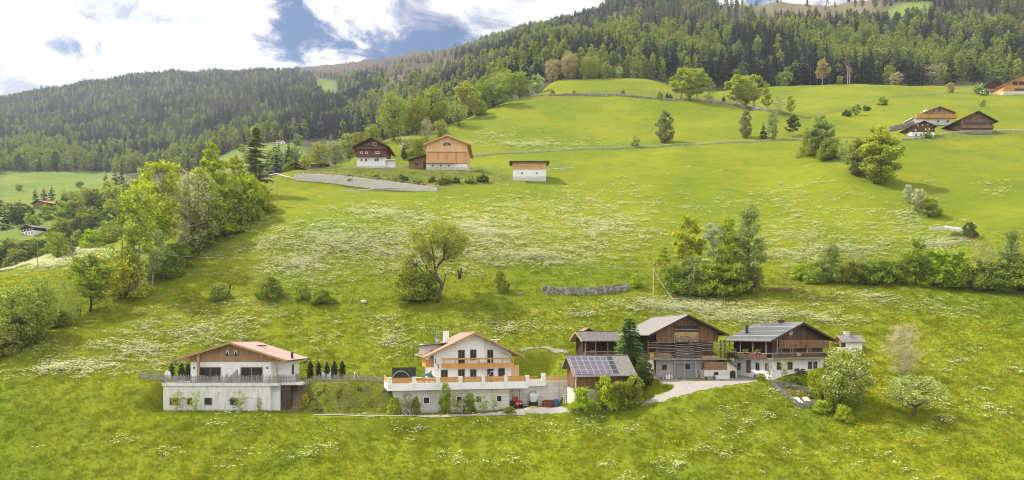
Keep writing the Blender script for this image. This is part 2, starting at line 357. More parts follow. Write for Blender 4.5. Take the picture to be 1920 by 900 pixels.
# ================================================================ TERRAIN
def pchip(x, y, xi):
    """monotone cubic through (x, y[:, ...]) at xi"""
    x = np.asarray(x, float); y = np.asarray(y, float); xi = np.clip(xi, x[0], x[-1])
    h = np.diff(x); hs = h.reshape((-1,) + (1,) * (y.ndim - 1)); dl = np.diff(y, axis=0) / hs
    d = np.zeros_like(y); d[0] = dl[0]; d[-1] = dl[-1]
    if len(x) > 2:
        w1 = 2 * hs[1:] + hs[:-1]; w2 = hs[1:] + 2 * hs[:-1]
        ok = dl[1:] * dl[:-1] > 0
        with np.errstate(divide='ignore', invalid='ignore'):
            hm = (w1 + w2) / (w1 / dl[:-1] + w2 / dl[1:])
        d[1:-1] = np.where(ok, hm, 0)
    i = np.clip(np.searchsorted(x, xi, 'right') - 1, 0, len(x) - 2)
    sh = (-1,) + (1,) * (y.ndim - 1); H = h[i].reshape(sh); t = ((xi - x[i]).reshape(sh)) / H
    return ((1 + 2 * t) * (1 - t) ** 2) * y[i] + t * (1 - t) ** 2 * H * d[i] + t * t * (3 - 2 * t) * y[i + 1] + t * t * (t - 1) * H * d[i + 1]

def inpoly(px, py, poly):
    px = np.asarray(px, float); py = np.asarray(py, float); r = np.zeros(px.shape, bool); n = len(poly)
    for i in range(n):
        (x0, y0), (x1, y1) = poly[i], poly[(i + 1) % n]
        c = ((y0 > py) != (y1 > py)) & (px < (x1 - x0) * (py - y0) / ((y1 - y0) or 1e-9) + x0)
        r ^= c
    return r
def polydist(X, Y, poly):
    """distance outside a polygon (0 inside)"""
    ins = inpoly(X, Y, poly); d = np.full(np.shape(X), 1e9)
    n = len(poly)
    for i in range(n):
        (x0, y0), (x1, y1) = poly[i], poly[(i + 1) % n]; L = (x1 - x0) ** 2 + (y1 - y0) ** 2
        t = np.clip(((X - x0) * (x1 - x0) + (Y - y0) * (y1 - y0)) / L, 0, 1)
        d = np.minimum(d, np.hypot(X - x0 - t * (x1 - x0), Y - y0 - t * (y1 - y0)))
    return np.where(ins, 0, d)

class Sheet:
    """a surface given along lines of sight from the valley side: for each bearing, how high the ground stands at each distance"""
    def __init__(s, cols, pg, Yg):
        s.pg, s.Yg = pg, Yg
        ks = sorted(cols); tab = []
        for k in ks:
            kn = np.array(cols[k], float); tab.append((HY - pchip(kn[:, 0], kn[:, 1], Yg)) / F * Yg)
        s.Z = pchip(np.array(ks, float), np.array(tab), pg).T          # rows Y, columns px
        s.X = (pg[None, :] - CX) / F * Yg[:, None]; s.Y = np.repeat(Yg[:, None], len(pg), 1)
    def at(s, X, Y):
        X = np.asarray(X, float); Y = np.asarray(Y, float); p = CX + X / Y * F
        j = np.clip(np.searchsorted(s.pg, p) - 1, 0, len(s.pg) - 2); i = np.clip(np.searchsorted(s.Yg, Y) - 1, 0, len(s.Yg) - 2)
        u = np.clip((p - s.pg[j]) / (s.pg[j + 1] - s.pg[j]), 0, 1); v = np.clip((Y - s.Yg[i]) / (s.Yg[i + 1] - s.Yg[i]), 0, 1)
        Z = s.Z; return (Z[i, j] * (1 - u) + Z[i, j + 1] * u) * (1 - v) + (Z[i + 1, j] * (1 - u) + Z[i + 1, j + 1] * u) * v
    def prep(s):
        py = HY - s.Z / s.Y * F; s.py = py; s.run = np.minimum.accumulate(py, 0)
    def hit(s, px, py, ymin=0):
        """first ground point on a line of sight"""
        j = int(np.clip(np.searchsorted(s.pg, px), 1, len(s.pg) - 1)); w = (px - s.pg[j - 1]) / (s.pg[j] - s.pg[j - 1]); w = min(max(w, 0), 1)
        c = s.py[:, j - 1] * (1 - w) + s.py[:, j] * w
        ok = (c <= py) & (s.Yg >= ymin); i = int(np.argmax(ok))
        if not ok.any(): i = int(np.argmin(np.where(s.Yg >= ymin, c, 1e9))); Y = s.Yg[i]
        elif i == 0: Y = s.Yg[0]
        else:
            Y = s.Yg[i - 1] + (s.Yg[i] - s.Yg[i - 1]) * (c[i - 1] - py) / max(c[i - 1] - c[i], 1e-6); Y = min(max(Y, s.Yg[i - 1]), s.Yg[i])
        X = (px - CX) / F * Y; return X, Y, float(s.at(X, Y))
    def mesh(s, name, mat, attrs=None):
        nY, nP = s.Z.shape; V = np.stack([s.X, s.Y, s.Z], -1).reshape(-1, 3).astype(np.float32)
        i, j = np.meshgrid(np.arange(nY - 1), np.arange(nP - 1), indexing='ij'); a = (i * nP + j).ravel()
        Q = np.stack([a, a + 1, a + nP + 1, a + nP], 1).astype(np.int32)
        me = bpy.data.meshes.new(name); me.vertices.add(len(V)); me.vertices.foreach_set('co', V.ravel())
        me.loops.add(Q.size); me.loops.foreach_set('vertex_index', Q.ravel()); me.polygons.add(len(Q))
        me.polygons.foreach_set('loop_start', np.arange(0, Q.size, 4, dtype=np.int32)); me.polygons.foreach_set('loop_total', np.full(len(Q), 4, np.int32))
        me.polygons.foreach_set('use_smooth', np.ones(len(Q), bool)); me.materials.append(M[mat])
        for k, v in (attrs or {}).items():
            at = me.attributes.new(k, 'FLOAT', 'POINT'); at.data.foreach_set('value', v.astype(np.float32).ravel())
        me.update(calc_edges=True); return link(name, me)

MID = [(152, 608), (165, 556), (180, 503)]
NEAR = [(60, 1430), (80, 1095)]
A = {
 -600: NEAR + [(98, 905), (110, 815), (121, 735), (135, 680), (160, 620), (200, 575), (240, 590), (320, 680), (620, 900)],
 0: NEAR + [(98, 900), (108, 805), (121, 714), (133, 648), (150, 592), (175, 542), (205, 510), (235, 513), (300, 570), (400, 660), (620, 760)],
 100: NEAR + [(98, 899), (109, 800), (121, 714), (133, 650), (150, 600), (178, 528), (205, 490), (225, 480), (250, 490), (310, 560), (420, 660), (620, 760)],
 200: NEAR + [(98, 898), (110, 793), (121, 715), (133, 662), (150, 604), (165, 560), (185, 510), (210, 470), (235, 455), (265, 465), (330, 540), (430, 640), (620, 740)],
 300: NEAR + [(98, 898), (110, 793), (121, 716), (129, 700), (143, 645), (153, 600), (170, 540), (190, 485), (215, 442), (240, 418), (262, 412), (290, 430), (350, 520), (450, 620), (620, 720)],
 400: NEAR + [(98, 898), (110, 793), (121, 716), (129, 710), (135, 687), (143, 650), (152, 608), (165, 558), (180, 508), (200, 452), (225, 408), (250, 376), (275, 362), (300, 372), (350, 440), (450, 560), (620, 680)],
 500: NEAR + [(98, 898), (112, 788), (121, 716), (129, 710), (135, 687), (143, 650)] + MID + [(200, 437), (225, 395), (245, 368), (262, 345), (278, 334), (295, 336), (330, 380), (420, 500), (620, 660)],
 560: NEAR + [(98, 898), (112, 788), (121, 716), (129, 710), (135, 687), (143, 650)] + MID + [(200, 432), (225, 388), (245, 366), (261, 350), (272, 326), (280, 318), (296, 326), (318, 322), (345, 360), (420, 480), (620, 640)],
 650: NEAR + [(98, 898), (112, 790), (121, 716), (129, 710), (135, 687), (143, 650)] + MID + [(200, 430), (225, 387), (245, 368), (261, 357), (272, 330), (280, 316), (298, 330), (322, 306), (340, 300), (365, 330), (430, 440), (620, 600)],
 740: NEAR + [(98, 898), (112, 792), (121, 716), (129, 710), (135, 687), (143, 650)] + MID + [(200, 430), (235, 378), (261, 361), (270, 340), (280, 316), (298, 330), (325, 290), (350, 264), (366, 258), (400, 300), (470, 430), (620, 560)],
 850: NEAR + [(98, 898), (112, 796), (121, 716), (129, 710), (135, 687), (143, 650)] + MID + [(200, 432), (235, 382), (260, 356), (270, 340), (280, 318), (296, 329), (325, 291), (345, 268), (380, 240), (402, 230), (425, 234), (500, 330), (620, 480)],
 960: NEAR + [(98, 897), (112, 798), (121, 716), (129, 710), (135, 687), (143, 648)] + MID + [(200, 436), (235, 383), (258, 354), (275, 332), (290, 319), (312, 302), (335, 286), (370, 246), (410, 210), (440, 192), (456, 188), (500, 240), (620, 420)],
 1050: NEAR + [(98, 896), (112, 800), (117, 770), (122, 722), (130, 705), (137, 672), (144, 643), (152, 605), (165, 556), (180, 506), (200, 448), (235, 388), (265, 348), (300, 308), (335, 281), (370, 247), (410, 211), (450, 178), (480, 160), (500, 150), (520, 153), (620, 260)],
 1200: NEAR + [(98, 896), (110, 808), (116, 762), (122, 728), (128, 712), (137, 680), (145, 645), (152, 614), (160, 583), (168, 550), (182, 506), (200, 455), (235, 392), (265, 351), (300, 307), (335, 276), (370, 245), (410, 205), (440, 178), (470, 160), (500, 147), (530, 151), (620, 240)],
 1300: NEAR + [(98, 895), (108, 812), (116, 736), (121, 722), (128, 712), (138, 672), (146, 640), (153, 606), (168, 545), (182, 508), (200, 458), (235, 392), (265, 350), (300, 304), (335, 271), (370, 240), (400, 212), (430, 187), (452, 179), (480, 176), (520, 172), (560, 176), (620, 220)],
 1450: [(60, 1430), (80, 1105), (96, 902), (106, 820), (114, 754), (122, 716), (133, 668), (144, 632), (153, 590), (166, 542), (182, 507), (200, 455), (235, 390), (265, 345), (300, 299), (330, 262), (360, 235), (395, 207), (420, 212), (455, 198), (500, 178), (540, 163), (570, 164), (620, 200)],
 1600: [(60, 1430), (80, 1105), (94, 908), (105, 822), (115, 752), (125, 703), (138, 658), (150, 605), (165, 543), (182, 508), (200, 452), (230, 383), (255, 335), (285, 292), (320, 255), (360, 228), (400, 207), (450, 185), (500, 168), (540, 158), (570, 159), (620, 195)],
 1750: [(60, 1430), (80, 1090), (92, 912), (103, 826), (115, 752), (125, 703), (138, 650), (150, 600), (163, 548), (180, 505), (200, 448), (225, 390), (250, 344), (280, 299), (310, 262), (330, 246), (360, 225), (400, 200), (450, 181), (500, 170), (540, 162), (570, 160), (620, 195)],
 1920: [(60, 1430), (80, 1080), (90, 915), (103, 822), (115, 740), (125, 688), (140, 622), (160, 546), (180, 486), (200, 434), (225, 385), (250, 340), (285, 292), (315, 258), (340, 240), (380, 212), (420, 190), (455, 177), (500, 166), (540, 160), (570, 158), (620, 190)],
 2700: [(60, 1430), (80, 1080), (90, 915), (103, 820), (115, 738), (125, 688), (140, 622), (160, 546), (200, 434), (250, 340), (315, 258), (380, 212), (455, 177), (540, 160), (620, 190)],
}
pgA = np.unique(np.concatenate([np.arange(-600, -30, 22), np.arange(-30, 1950, 6), np.arange(1950, 2701, 25)])).astype(float)
YgA = np.unique(np.concatenate([np.arange(60, 92, 2.5), np.arange(92, 150, .6), np.arange(150, 300, 1.5), np.arange(300, 621, 4)]))
GA = Sheet(A, pgA, YgA)
# roll of the pasture
_rng = np.random.default_rng(5)
def roll(X, Y, lam, n, seed):
    g = np.random.default_rng(seed); z = 0
    for _ in range(n):
        a = g.uniform(0, 2 * math.pi); k = 2 * math.pi / (lam * g.uniform(.7, 1.5)); z = z + np.sin((X * math.cos(a) + Y * math.sin(a)) * k + g.uniform(0, 6.28))
    return z / math.sqrt(n)
GA.Z += roll(GA.X, GA.Y, 26, 7, 1) * .22 + roll(GA.X, GA.Y, 7, 7, 2) * .07

# house frames: origin, rotation
def frame(ox, oy, deg):
    c, s_ = math.cos(R(deg)), math.sin(R(deg))
    return lambda u, v: (ox + c * u - s_ * v, oy + s_ * u + c * v)
T2 = frame(-20.66, 113.5, 15)          # white house and its terrace
T3 = frame(10.56, 116.0, 15)           # solar shed
T4 = frame(13.3, 130.0, 15)            # dark shed
T5 = frame(26.9, 127.4, 8)             # big barn, left wall corner
T6 = frame(47.3, 124.0, 22)            # farmhouse, near wall corner
def pad(poly, z, fall, zx=0, zy=0):
    d = polydist(GA.X, GA.Y, poly); w = np.clip(1 - d / fall, 0, 1); w = w * w * (3 - 2 * w)
    x0, y0 = poly[0]; GA.Z = GA.Z * (1 - w) + (z + zx * (GA.X - x0) + zy * (GA.Y - y0)) * w
def rect(T, u0, u1, v0, v1): return [T(u0, v0), T(u1, v0), T(u1, v1), T(u0, v1)]
pad([(-59, 120), (-37.5, 120), (-37.5, 130.5), (-59, 130.5)], -8.2, 4.5)
pad([(-38, 121.2), (-21.5, 121.2), (-19.5, 129), (-38, 129)], -8.1, 4.6)
pad(rect(T2, .5, 33.5, 5, 16.5), -8.5, 4)
pad(rect(T4, -1, 10, -1, 8), -4.7, 3.5)
pad(rect(T3, -.5, 12.3, .5, 7), -12.0, 3)
pad([(24, 123.5), (41.5, 121.8), (46.3, 123.4), (43.2, 135), (39.5, 136), (27, 128)], -8.2, 4.5, 0, .06)
pad([(-60.5, 112.5), (-37.3, 112.5), (-37.3, 119.2), (-60.0, 119.2)], -13.05, 3.2)
pad([(-38.5, 112.8), (-20, 112.8), (-20, 116.4), (-38.5, 116.4)], -13.3, 4.6)
pad(rect(T2, -1, 22, -2.4, 2.2), -13.15, 2.4)
pad(rect(T2, 20.5, 30.6, -2.4, 2.55), -12.75, 1.2)
GA.prep()

# rough banks, buttercup patches, bare earth: the ground's own cover, in plan
def soft(poly_or_dist, fall): return np.clip(1 - poly_or_dist / fall, 0, 1)
def pxpoly(pts, sheet=None):
    return [tuple((sheet or GA).hit(x, y)[:2]) for x, y in pts]
rough = np.zeros_like(GA.Z); gold = np.zeros_like(GA.Z); earth = np.zeros_like(GA.Z)
for poly, s_ in (([(-38, 115.8), (-21, 115.8), (-21, 121), (-38, 121)], 1.0),
                 (pxpoly([(560, 325), (700, 352), (830, 352), (960, 338), (900, 318), (700, 314), (560, 316)]), .75),
                 (pxpoly([(1460, 540), (1520, 540), (1510, 520), (1470, 522)]), .9),
                 (pxpoly([(1690, 262), (1800, 262), (1918, 250), (1918, 243), (1800, 250)]), .8),
                 (pxpoly([(1680, 245), (1800, 232), (1790, 224), (1675, 238)]), .7),
                 (pxpoly([(975, 190), (1360, 192), (1480, 222), (1480, 214), (1360, 186), (1000, 182)]), .6)):
    rough = np.maximum(rough, soft(polydist(GA.X, GA.Y, poly), 1.5 if s_ == 1 else 4) * s_)
for cx, cy, rx, ry, s_ in ((1000, 590, 110, 22, .8), (1640, 600, 130, 14, .8), (1860, 612, 90, 16, .7), (1640, 715, 60, 40, .7), (420, 640, 120, 40, .25), (650, 690, 60, 12, .4), (1480, 735, 40, 20, .6), (860, 470, 160, 30, .25), (1150, 600, 60, 20, .5), (150, 560, 80, 40, .35), (1100, 165, 260, 30, .35), (1500, 270, 250, 20, .3), (1700, 210, 150, 30, .5), (1250, 240, 200, 20, .3)):
    X0, Y0, _ = GA.hit(cx, cy); X1, Y1, _ = GA.hit(cx, cy - ry)
    r2 = ((GA.X - X0) / (rx / F * Y0)) ** 2 + ((GA.Y - Y0) / max(abs(Y1 - Y0), 3)) ** 2
    gold = np.maximum(gold, np.exp(-r2 * 1.5) * s_)
earth = np.maximum(earth, soft(polydist(GA.X, GA.Y, [(-38.6, 117), (-37.2, 117), (-36.6, 120.8), (-38.6, 120.8)]), .8))
ground = GA.mesh('hillside', 'meadow', {'rough': rough, 'gold': gold, 'earth': earth}); tag(ground, kind='structure')

B = {
 -900: [(250, 760), (330, 700), (450, 600), (700, 480), (900, 420), (1300, 360), (1800, 290), (2100, 280), (2500, 320), (3600, 500)],
 0: [(250, 660), (330, 545), (380, 470), (450, 410), (560, 375), (700, 345), (850, 320), (1100, 285), (1500, 232), (2000, 190), (2300, 200), (3600, 420)],
 150: [(250, 640), (330, 500), (380, 445), (430, 400), (560, 372), (700, 345), (850, 322), (1100, 280), (1500, 222), (2050, 163), (2400, 180), (3600, 400)],
 300: [(250, 620), (330, 480), (420, 410), (560, 365), (800, 325), (1000, 290), (1400, 222), (2100, 143), (2500, 160), (3600, 380)],
 450: [(250, 600), (330, 455), (450, 370), (560, 335), (680, 296), (800, 275), (1000, 250), (1400, 197), (2150, 139), (2400, 152), (3600, 330)],
 560: [(250, 580), (330, 430), (450, 350), (600, 296), (720, 266), (850, 252), (1000, 232), (1400, 182), (2200, 136), (2400, 138), (3000, 128), (3300, 142), (3600, 160)],
 620: [(250, 560), (330, 400), (450, 330), (650, 285), (850, 250), (1100, 210), (1500, 165), (2200, 141), (3000, 123), (3300, 140), (3600, 160)],
 700: [(250, 540), (350, 390), (500, 300), (700, 250), (1000, 195), (1500, 150), (2200, 128), (2900, 113), (3200, 130), (3600, 160)],
 800: [(250, 520), (380, 340), (500, 270), (700, 215), (1000, 160), (1500, 120), (2200, 104), (2700, 98), (3100, 115), (3600, 150)],
 900: [(250, 500), (420, 290), (550, 205), (700, 165), (1000, 125), (1400, 98), (1800, 85), (2200, 87), (3000, 120), (3600, 160)],
 1000: [(250, 480), (440, 240), (480, 200), (560, 150), (700, 115), (1000, 75), (1500, 58), (1800, 66), (3000, 140), (3600, 200)],
 1100: [(250, 480), (470, 220), (530, 165), (560, 145), (700, 102), (1000, 54), (1300, 36), (1450, 38), (3000, 150), (3600, 200)],
 1200: [(250, 480), (470, 220), (530, 160), (560, 142), (700, 87), (900, 38), (1200, 0), (1400, 2), (3000, 120), (3600, 200)],
 1400: [(250, 480), (480, 240), (535, 185), (562, 165), (700, 97), (850, 48), (1050, 12), (1150, 14), (3000, 150), (3600, 200)],
 1600: [(250, 480), (480, 230), (535, 172), (562, 157), (700, 93), (850, 42), (1050, 8), (1120, 10), (3000, 150), (3600, 200)],
 1750: [(250, 480), (480, 230), (535, 170), (562, 156), (700, 87), (850, 28), (1050, -20), (1200, -20), (3000, 150), (3600, 200)],
 1920: [(250, 480), (480, 230), (535, 168), (562, 152), (700, 72), (850, 5), (1100, -60), (1300, -60), (3000, 100), (3600, 200)],
 2800: [(250, 480), (480, 230), (535, 168), (562, 152), (700, 72), (850, 5), (1100, -60), (1300, -60), (3000, 100), (3600, 200)],
}
pgB = np.arange(-900, 2801, 12).astype(float)
YgB = np.unique(np.concatenate([np.arange(250, 620, 5), np.arange(620, 1300, 10), np.arange(1300, 2500, 20), np.arange(2500, 3601, 40)])).astype(float)
GB = Sheet(B, pgB, YgB)
GB.Z += roll(GB.X, GB.Y, 140, 7, 3) * np.clip((GB.Y - 350) / 800, 0, 1) * 5 + roll(GB.X, GB.Y, 45, 7, 4) * np.clip((GB.Y - 300) / 900, 0, 1) * 2.2
GB.prep()
PYB = GB.py; PXB = np.repeat(pgB[None, :], len(YgB), 0)
PAST = [[(-900, 470), (-300, 400), (0, 385), (0, 322), (50, 322), (105, 322), (170, 321), (225, 325), (240, 335), (235, 352), (150, 368), (60, 400), (330, 330), (330, 480), (100, 600), (-300, 640), (-900, 700)],
        [(60, 432), (110, 412), (200, 372), (330, 335), (430, 285), (470, 270), (515, 268), (560, 268), (572, 285), (565, 300), (500, 320), (430, 350), (330, 400), (200, 440), (90, 440)],
        [(588, 146), (632, 152), (636, 176), (610, 186), (596, 170)],
        [(1640, 26), (1700, 4), (1760, 4), (1740, 34), (1690, 40)]]
ALP = [[(560, 125), (560, 142), (650, 150), (740, 150), (800, 140), (840, 118), (870, 100), (900, 86), (905, 60), (560, 60)]]
PALE = [[(705, 158), (750, 160), (870, 128), (960, 112), (1000, 100), (940, 96), (850, 110)], [(700, 175), (715, 195), (770, 160), (740, 155)], [(1120, 45), (1170, 60), (1180, 40), (1140, 30)],
        [(1370, 8), (1440, 30), (1560, 42), (1660, 34), (1650, 10), (1620, -10), (1360, -10)], [(1270, 45), (1300, 62), (1340, 55), (1320, 38)], [(1800, 36), (1860, 44), (1890, 30), (1830, 24)],
        [(160, 262), (215, 262), (210, 250), (175, 252)], [(395, 240), (430, 262), (440, 240), (420, 230)], [(235, 190), (262, 200), (268, 186)], [(330, 228), (360, 240), (366, 226)]]
def zone(polys, blur=1):
    z = np.zeros(PYB.shape, bool)
    for p in polys: z |= inpoly(PXB, PYB, p)
    z = z.astype(float)
    for _ in range(blur): z = (z + np.roll(z, 1, 0) + np.roll(z, -1, 0) + np.roll(z, 1, 1) + np.roll(z, -1, 1)) / 5
    return z
mount = GB.mesh('mountains', 'mountain', {'past': zone(PAST), 'alp': zone(ALP, 4), 'pale': zone(PALE, 2)}); tag(mount, kind='structure')

# wide valley floor so that the land goes on below and behind
def base_land():
    mb = MB(); r = 9000; n = 40
    mb.add([(math.cos(2 * math.pi * i / n) * r, math.sin(2 * math.pi * i / n) * r, -140) for i in range(n)], [tuple(range(n))])
    o = link('valley_floor', mesh_from('valley_floor', mb.v, mb.f, None, None, ('mountain',))); tag(o, kind='structure')
base_land()

# ---------------------------------------------------------------- roads and paths, draped on the hillside
def drape(name, poly_px, mat, lift, dp, dY, y0, y1, jit=0):
    """the piece of ground inside an outline, laid just above the hillside"""
    xs = [p[0] for p in poly_px]; pg = np.arange(min(xs) - dp, max(xs) + dp, dp); Yg = np.arange(y0, y1, dY)
    PX, YY = np.meshgrid(pg, Yg); X = (PX - CX) / F * YY; Z = GA.at(X, YY); py = HY - Z / YY * F
    if jit: PXn = PX + roll(X, YY, 2.0, 5, 9) * jit; pyn = py + roll(X, YY, 1.7, 5, 10) * jit
    else: PXn, pyn = PX, py
    ins = inpoly(PXn, pyn, poly_px); nY, nP = X.shape
    keep = ins[:-1, :-1] & ins[1:, :-1] & ins[:-1, 1:] & ins[1:, 1:]
    i, j = np.nonzero(keep); a = i * nP + j
    V = np.stack([X, YY, Z + lift], -1).reshape(-1, 3); Q = np.stack([a, a + 1, a + nP + 1, a + nP], 1)
    used, inv = np.unique(Q, return_inverse=True); inv = inv.reshape(Q.shape)
    me = mesh_from(name, V[used].tolist(), inv.tolist(), None, None, (mat,), True)
    return tag(link(name, me), kind='structure')
def ribbon(name, pts, w, mat, lift=.12, n=60, sheet=None, xy=False):
    sheet = sheet or GA
    P = np.array([p[:2] if xy else sheet.hit(*p)[:2] for p in pts]); d = np.concatenate([[0], np.cumsum(np.hypot(*np.diff(P, axis=0).T))])
    t = np.linspace(0, d[-1], n); P = pchip(d, P, t); T = np.gradient(P, axis=0); T /= np.linalg.norm(T, axis=1)[:, None] + 1e-9; N = np.stack([-T[:, 1], T[:, 0]], 1)
    rows = [P + N * w * k for k in (-.5, -.17, .17, .5)]
    V = []; z0 = [sheet.at(r[:, 0], r[:, 1]) for r in rows]
    for r, z in zip(rows, z0): V += [(x, y, q + lift) for (x, y), q in zip(r, z)]
    Fc = [(k * n + i + 1, k * n + i, (k + 1) * n + i, (k + 1) * n + i + 1) for k in range(3) for i in range(n - 1)]
    return tag(link(name, mesh_from(name, V, Fc, None, None, (mat,), True)), kind='structure')
drape('driveway', [(965, 764), (975, 776), (1000, 778), (1060, 776), (1150, 769), (1230, 757), (1310, 734), (1370, 723), (1420, 716), (1425, 708), (1400, 694), (1372, 694), (1366, 712), (1300, 712), (1228, 711), (1238, 718), (1262, 722), (1264, 727), (1245, 737), (1222, 745), (1180, 757), (1120, 766), (1068, 770), (1060, 763)], 'gravel', .06, 2.2, .22, 112, 140, 1.2)
ribbon('footpath', [(588, 778), (640, 779), (720, 780), (800, 780), (880, 778), (985, 775)], 1.0, 'gravel', .10)
ribbon('field_path', [(975, 658), (1000, 653), (1022, 652), (1040, 657), (1066, 662)], .9, 'gravel', .12)
ribbon('hill_road', [(880, 293), (960, 287), (1060, 282), (1160, 278), (1260, 273), (1360, 268), (1440, 264), (1510, 262), (1600, 258), (1680, 262), (1740, 258)], 1.3, 'asphalt', .15, 120)
# ================================================================ BUILDINGS
class Bld:
    """a building: an Empty at its base; parts given in its own plan (u right, v back) with heights above the camera's level"""
    def __init__(s, name, label, cat, ox, oy, zb, deg=0, group=None):
        s.zb = zb; s.t = thing(name, label, cat, (ox, oy, zb), R(deg), group)
    def part(s, name, mb, mat, parent=None, label=None, kind=None):
        v = [(x, y, z - s.zb) for x, y, z in mb.v]; mats = (mat,) if isinstance(mat, str) else mat
        o = link(name, mesh_from(name, v, mb.f, mb.r, mb.m, mats), parent or s.t)
        return tag(o, label, None, None, kind)
    def window(s, face, p, a0, a1, z0, z1, fm='window_frame', gm='glass', fw=.09, mull=1, cross=0, sill=False, name='window', d=.07, parent=None, label=None):
        mb = MB()
        mb.wallbox(face, p, a0, a1, z0, z0 + fw, .002, d); mb.wallbox(face, p, a0, a1, z1 - fw, z1, .002, d)
        mb.wallbox(face, p, a0, a0 + fw, z0 + fw, z1 - fw, .002, d); mb.wallbox(face, p, a1 - fw, a1, z0 + fw, z1 - fw, .002, d)
        for k in range(mull):
            c = a0 + (a1 - a0) * (k + 1) / (mull + 1); mb.wallbox(face, p, c - fw * .4, c + fw * .4, z0 + fw, z1 - fw, .004, d * .9)
        for k in range(cross):
            c = z0 + (z1 - z0) * (k + 1) / (cross + 1); mb.wallbox(face, p, a0 + fw, a1 - fw, c - fw * .3, c + fw * .3, .004, d * .8)
        w = s.part(name, mb, fm, parent, label)
        g = MB(); g.wallbox(face, p, a0 + fw * .5, a1 - fw * .5, z0 + fw * .5, z1 - fw * .5, .001, .022)
        s.sub('pane', g, gm, w)
        if sill:
            q = MB(); q.wallbox(face, p, a0 - .08, a1 + .08, z0 - .09, z0 - .003, .002, .14); s.sub('sill', q, 'white_paint', w)
        return w
    def sub(s, name, mb, mat, parent): return s.part(name, mb, mat, parent)
    def door(s, face, p, a0, a1, z0, z1, mat, frame='window_frame', hinge=1):
        mb = MB(); f = .1
        mb.wallbox(face, p, a0 + f, a1 - f, z0, z1 - f, .002, .05)
        dr = s.part('door', mb, mat)
        q = MB(); q.wallbox(face, p, a0, a0 + f, z0, z1, .002, .08); q.wallbox(face, p, a1 - f, a1, z0, z1, .002, .08); q.wallbox(face, p, a0 + f, a1 - f, z1 - f, z1, .002, .08)
        s.sub('frame', q, frame, dr)
        h = MB(); h.wallbox(face, p, a1 - f - .16, a1 - f - .1, z0 + .95, z0 + 1.08, .05, .12); s.sub('handle', h, 'metal', dr)
        return dr
    def planks(s, name, face, p, a0, a1, zb, zt, mat, w=.22, d=.035, seed=1, zbj=0.0, parent=None, skip=None, label=None):
        """boarding: one board after another with its own projection, height, tone; joined, too narrow to pick apart"""
        mb = MB(seed); g = mb.g; n = max(1, int(round((a1 - a0) / w))); ww = (a1 - a0) / n
        for i in range(n):
            x0, x1 = a0 + i * ww + .006, a0 + (i + 1) * ww - .006
            b = (zb(x0) if callable(zb) else zb) + g.uniform(-zbj, zbj); t0 = zt(x0) if callable(zt) else zt; t1 = zt(x1) if callable(zt) else zt
            if t0 < b + .05 and t1 < b + .05: continue
            mb.wallbox(face, p, x0, x1, b, max(t0, b + .02), .004, d * g.uniform(.6, 1.2), max(t1, b + .02))
        return s.part(name, mb, mat, parent, label, 'stuff')
    def gable_roof(s, eL, rg, eR, v0, v1, t=.22, mat='terracotta_roof', axis='v', trim='wood_trim', barge=True, gutter=None, name='roof'):
        """eL, rg, eR: (a, z) of left eave, ridge, right eave"""
        mb = MB(); mb.strip([eL, rg, eR], v0, v1, t, axis); r = s.part(name, mb, mat)
        if barge:
            for b0, b1 in ((v0 - .06, v0 - .002), (v1 + .002, v1 + .06)):
                q = MB(); up = .02; q.strip([(eL[0], eL[1] + up), (rg[0], rg[1] + up), (eR[0], eR[1] + up)], b0, b1, t + .16, axis); s.sub('bargeboard', q, trim, r)
        q = MB(); q.strip([(eL[0] + .12, eL[1] - t + .045), (rg[0], rg[1] - t - .01), (eR[0] - .12, eR[1] - t + .045)], v0 + .05, v1 - .05, .05, axis); s.sub('soffit', q, trim, r)
        q = MB()
        for a in (rg[0],):
            pts = [(a, v0 - .02, rg[1] + .02), (a, v1 + .02, rg[1] + .02)]; pts = [pp if axis == 'v' else (pp[1], pp[0], pp[2]) for pp in pts]; q.tube(pts, .11, 6)
        s.sub('ridge_cap', q, mat, r)
        if gutter:
            for a, z in (eL, eR):
                sg = -1 if a < rg[0] else 1
                pts = [(a + sg * .07, v0 + .05, z - .16), (a + sg * .07, v1 - .05, z - .16)]; pts = [pp if axis == 'v' else (pp[1], pp[0], pp[2]) for pp in pts]
                q = MB(); q.tube(pts, .075, 6); s.sub('gutter', q, gutter, r)
        return r
    def rafters(s, rg, e, v, n, mat, parent, axis='v', d=.9):
        pass
def lerp(a, b, t): return a + (b - a) * t
def slope(eL, rg, eR):
    def f(a):
        return lerp(eL[1], rg[1], (a - eL[0]) / (rg[0] - eL[0])) if a <= rg[0] else lerp(rg[1], eR[1], (a - rg[0]) / (eR[0] - rg[0]))
    return f
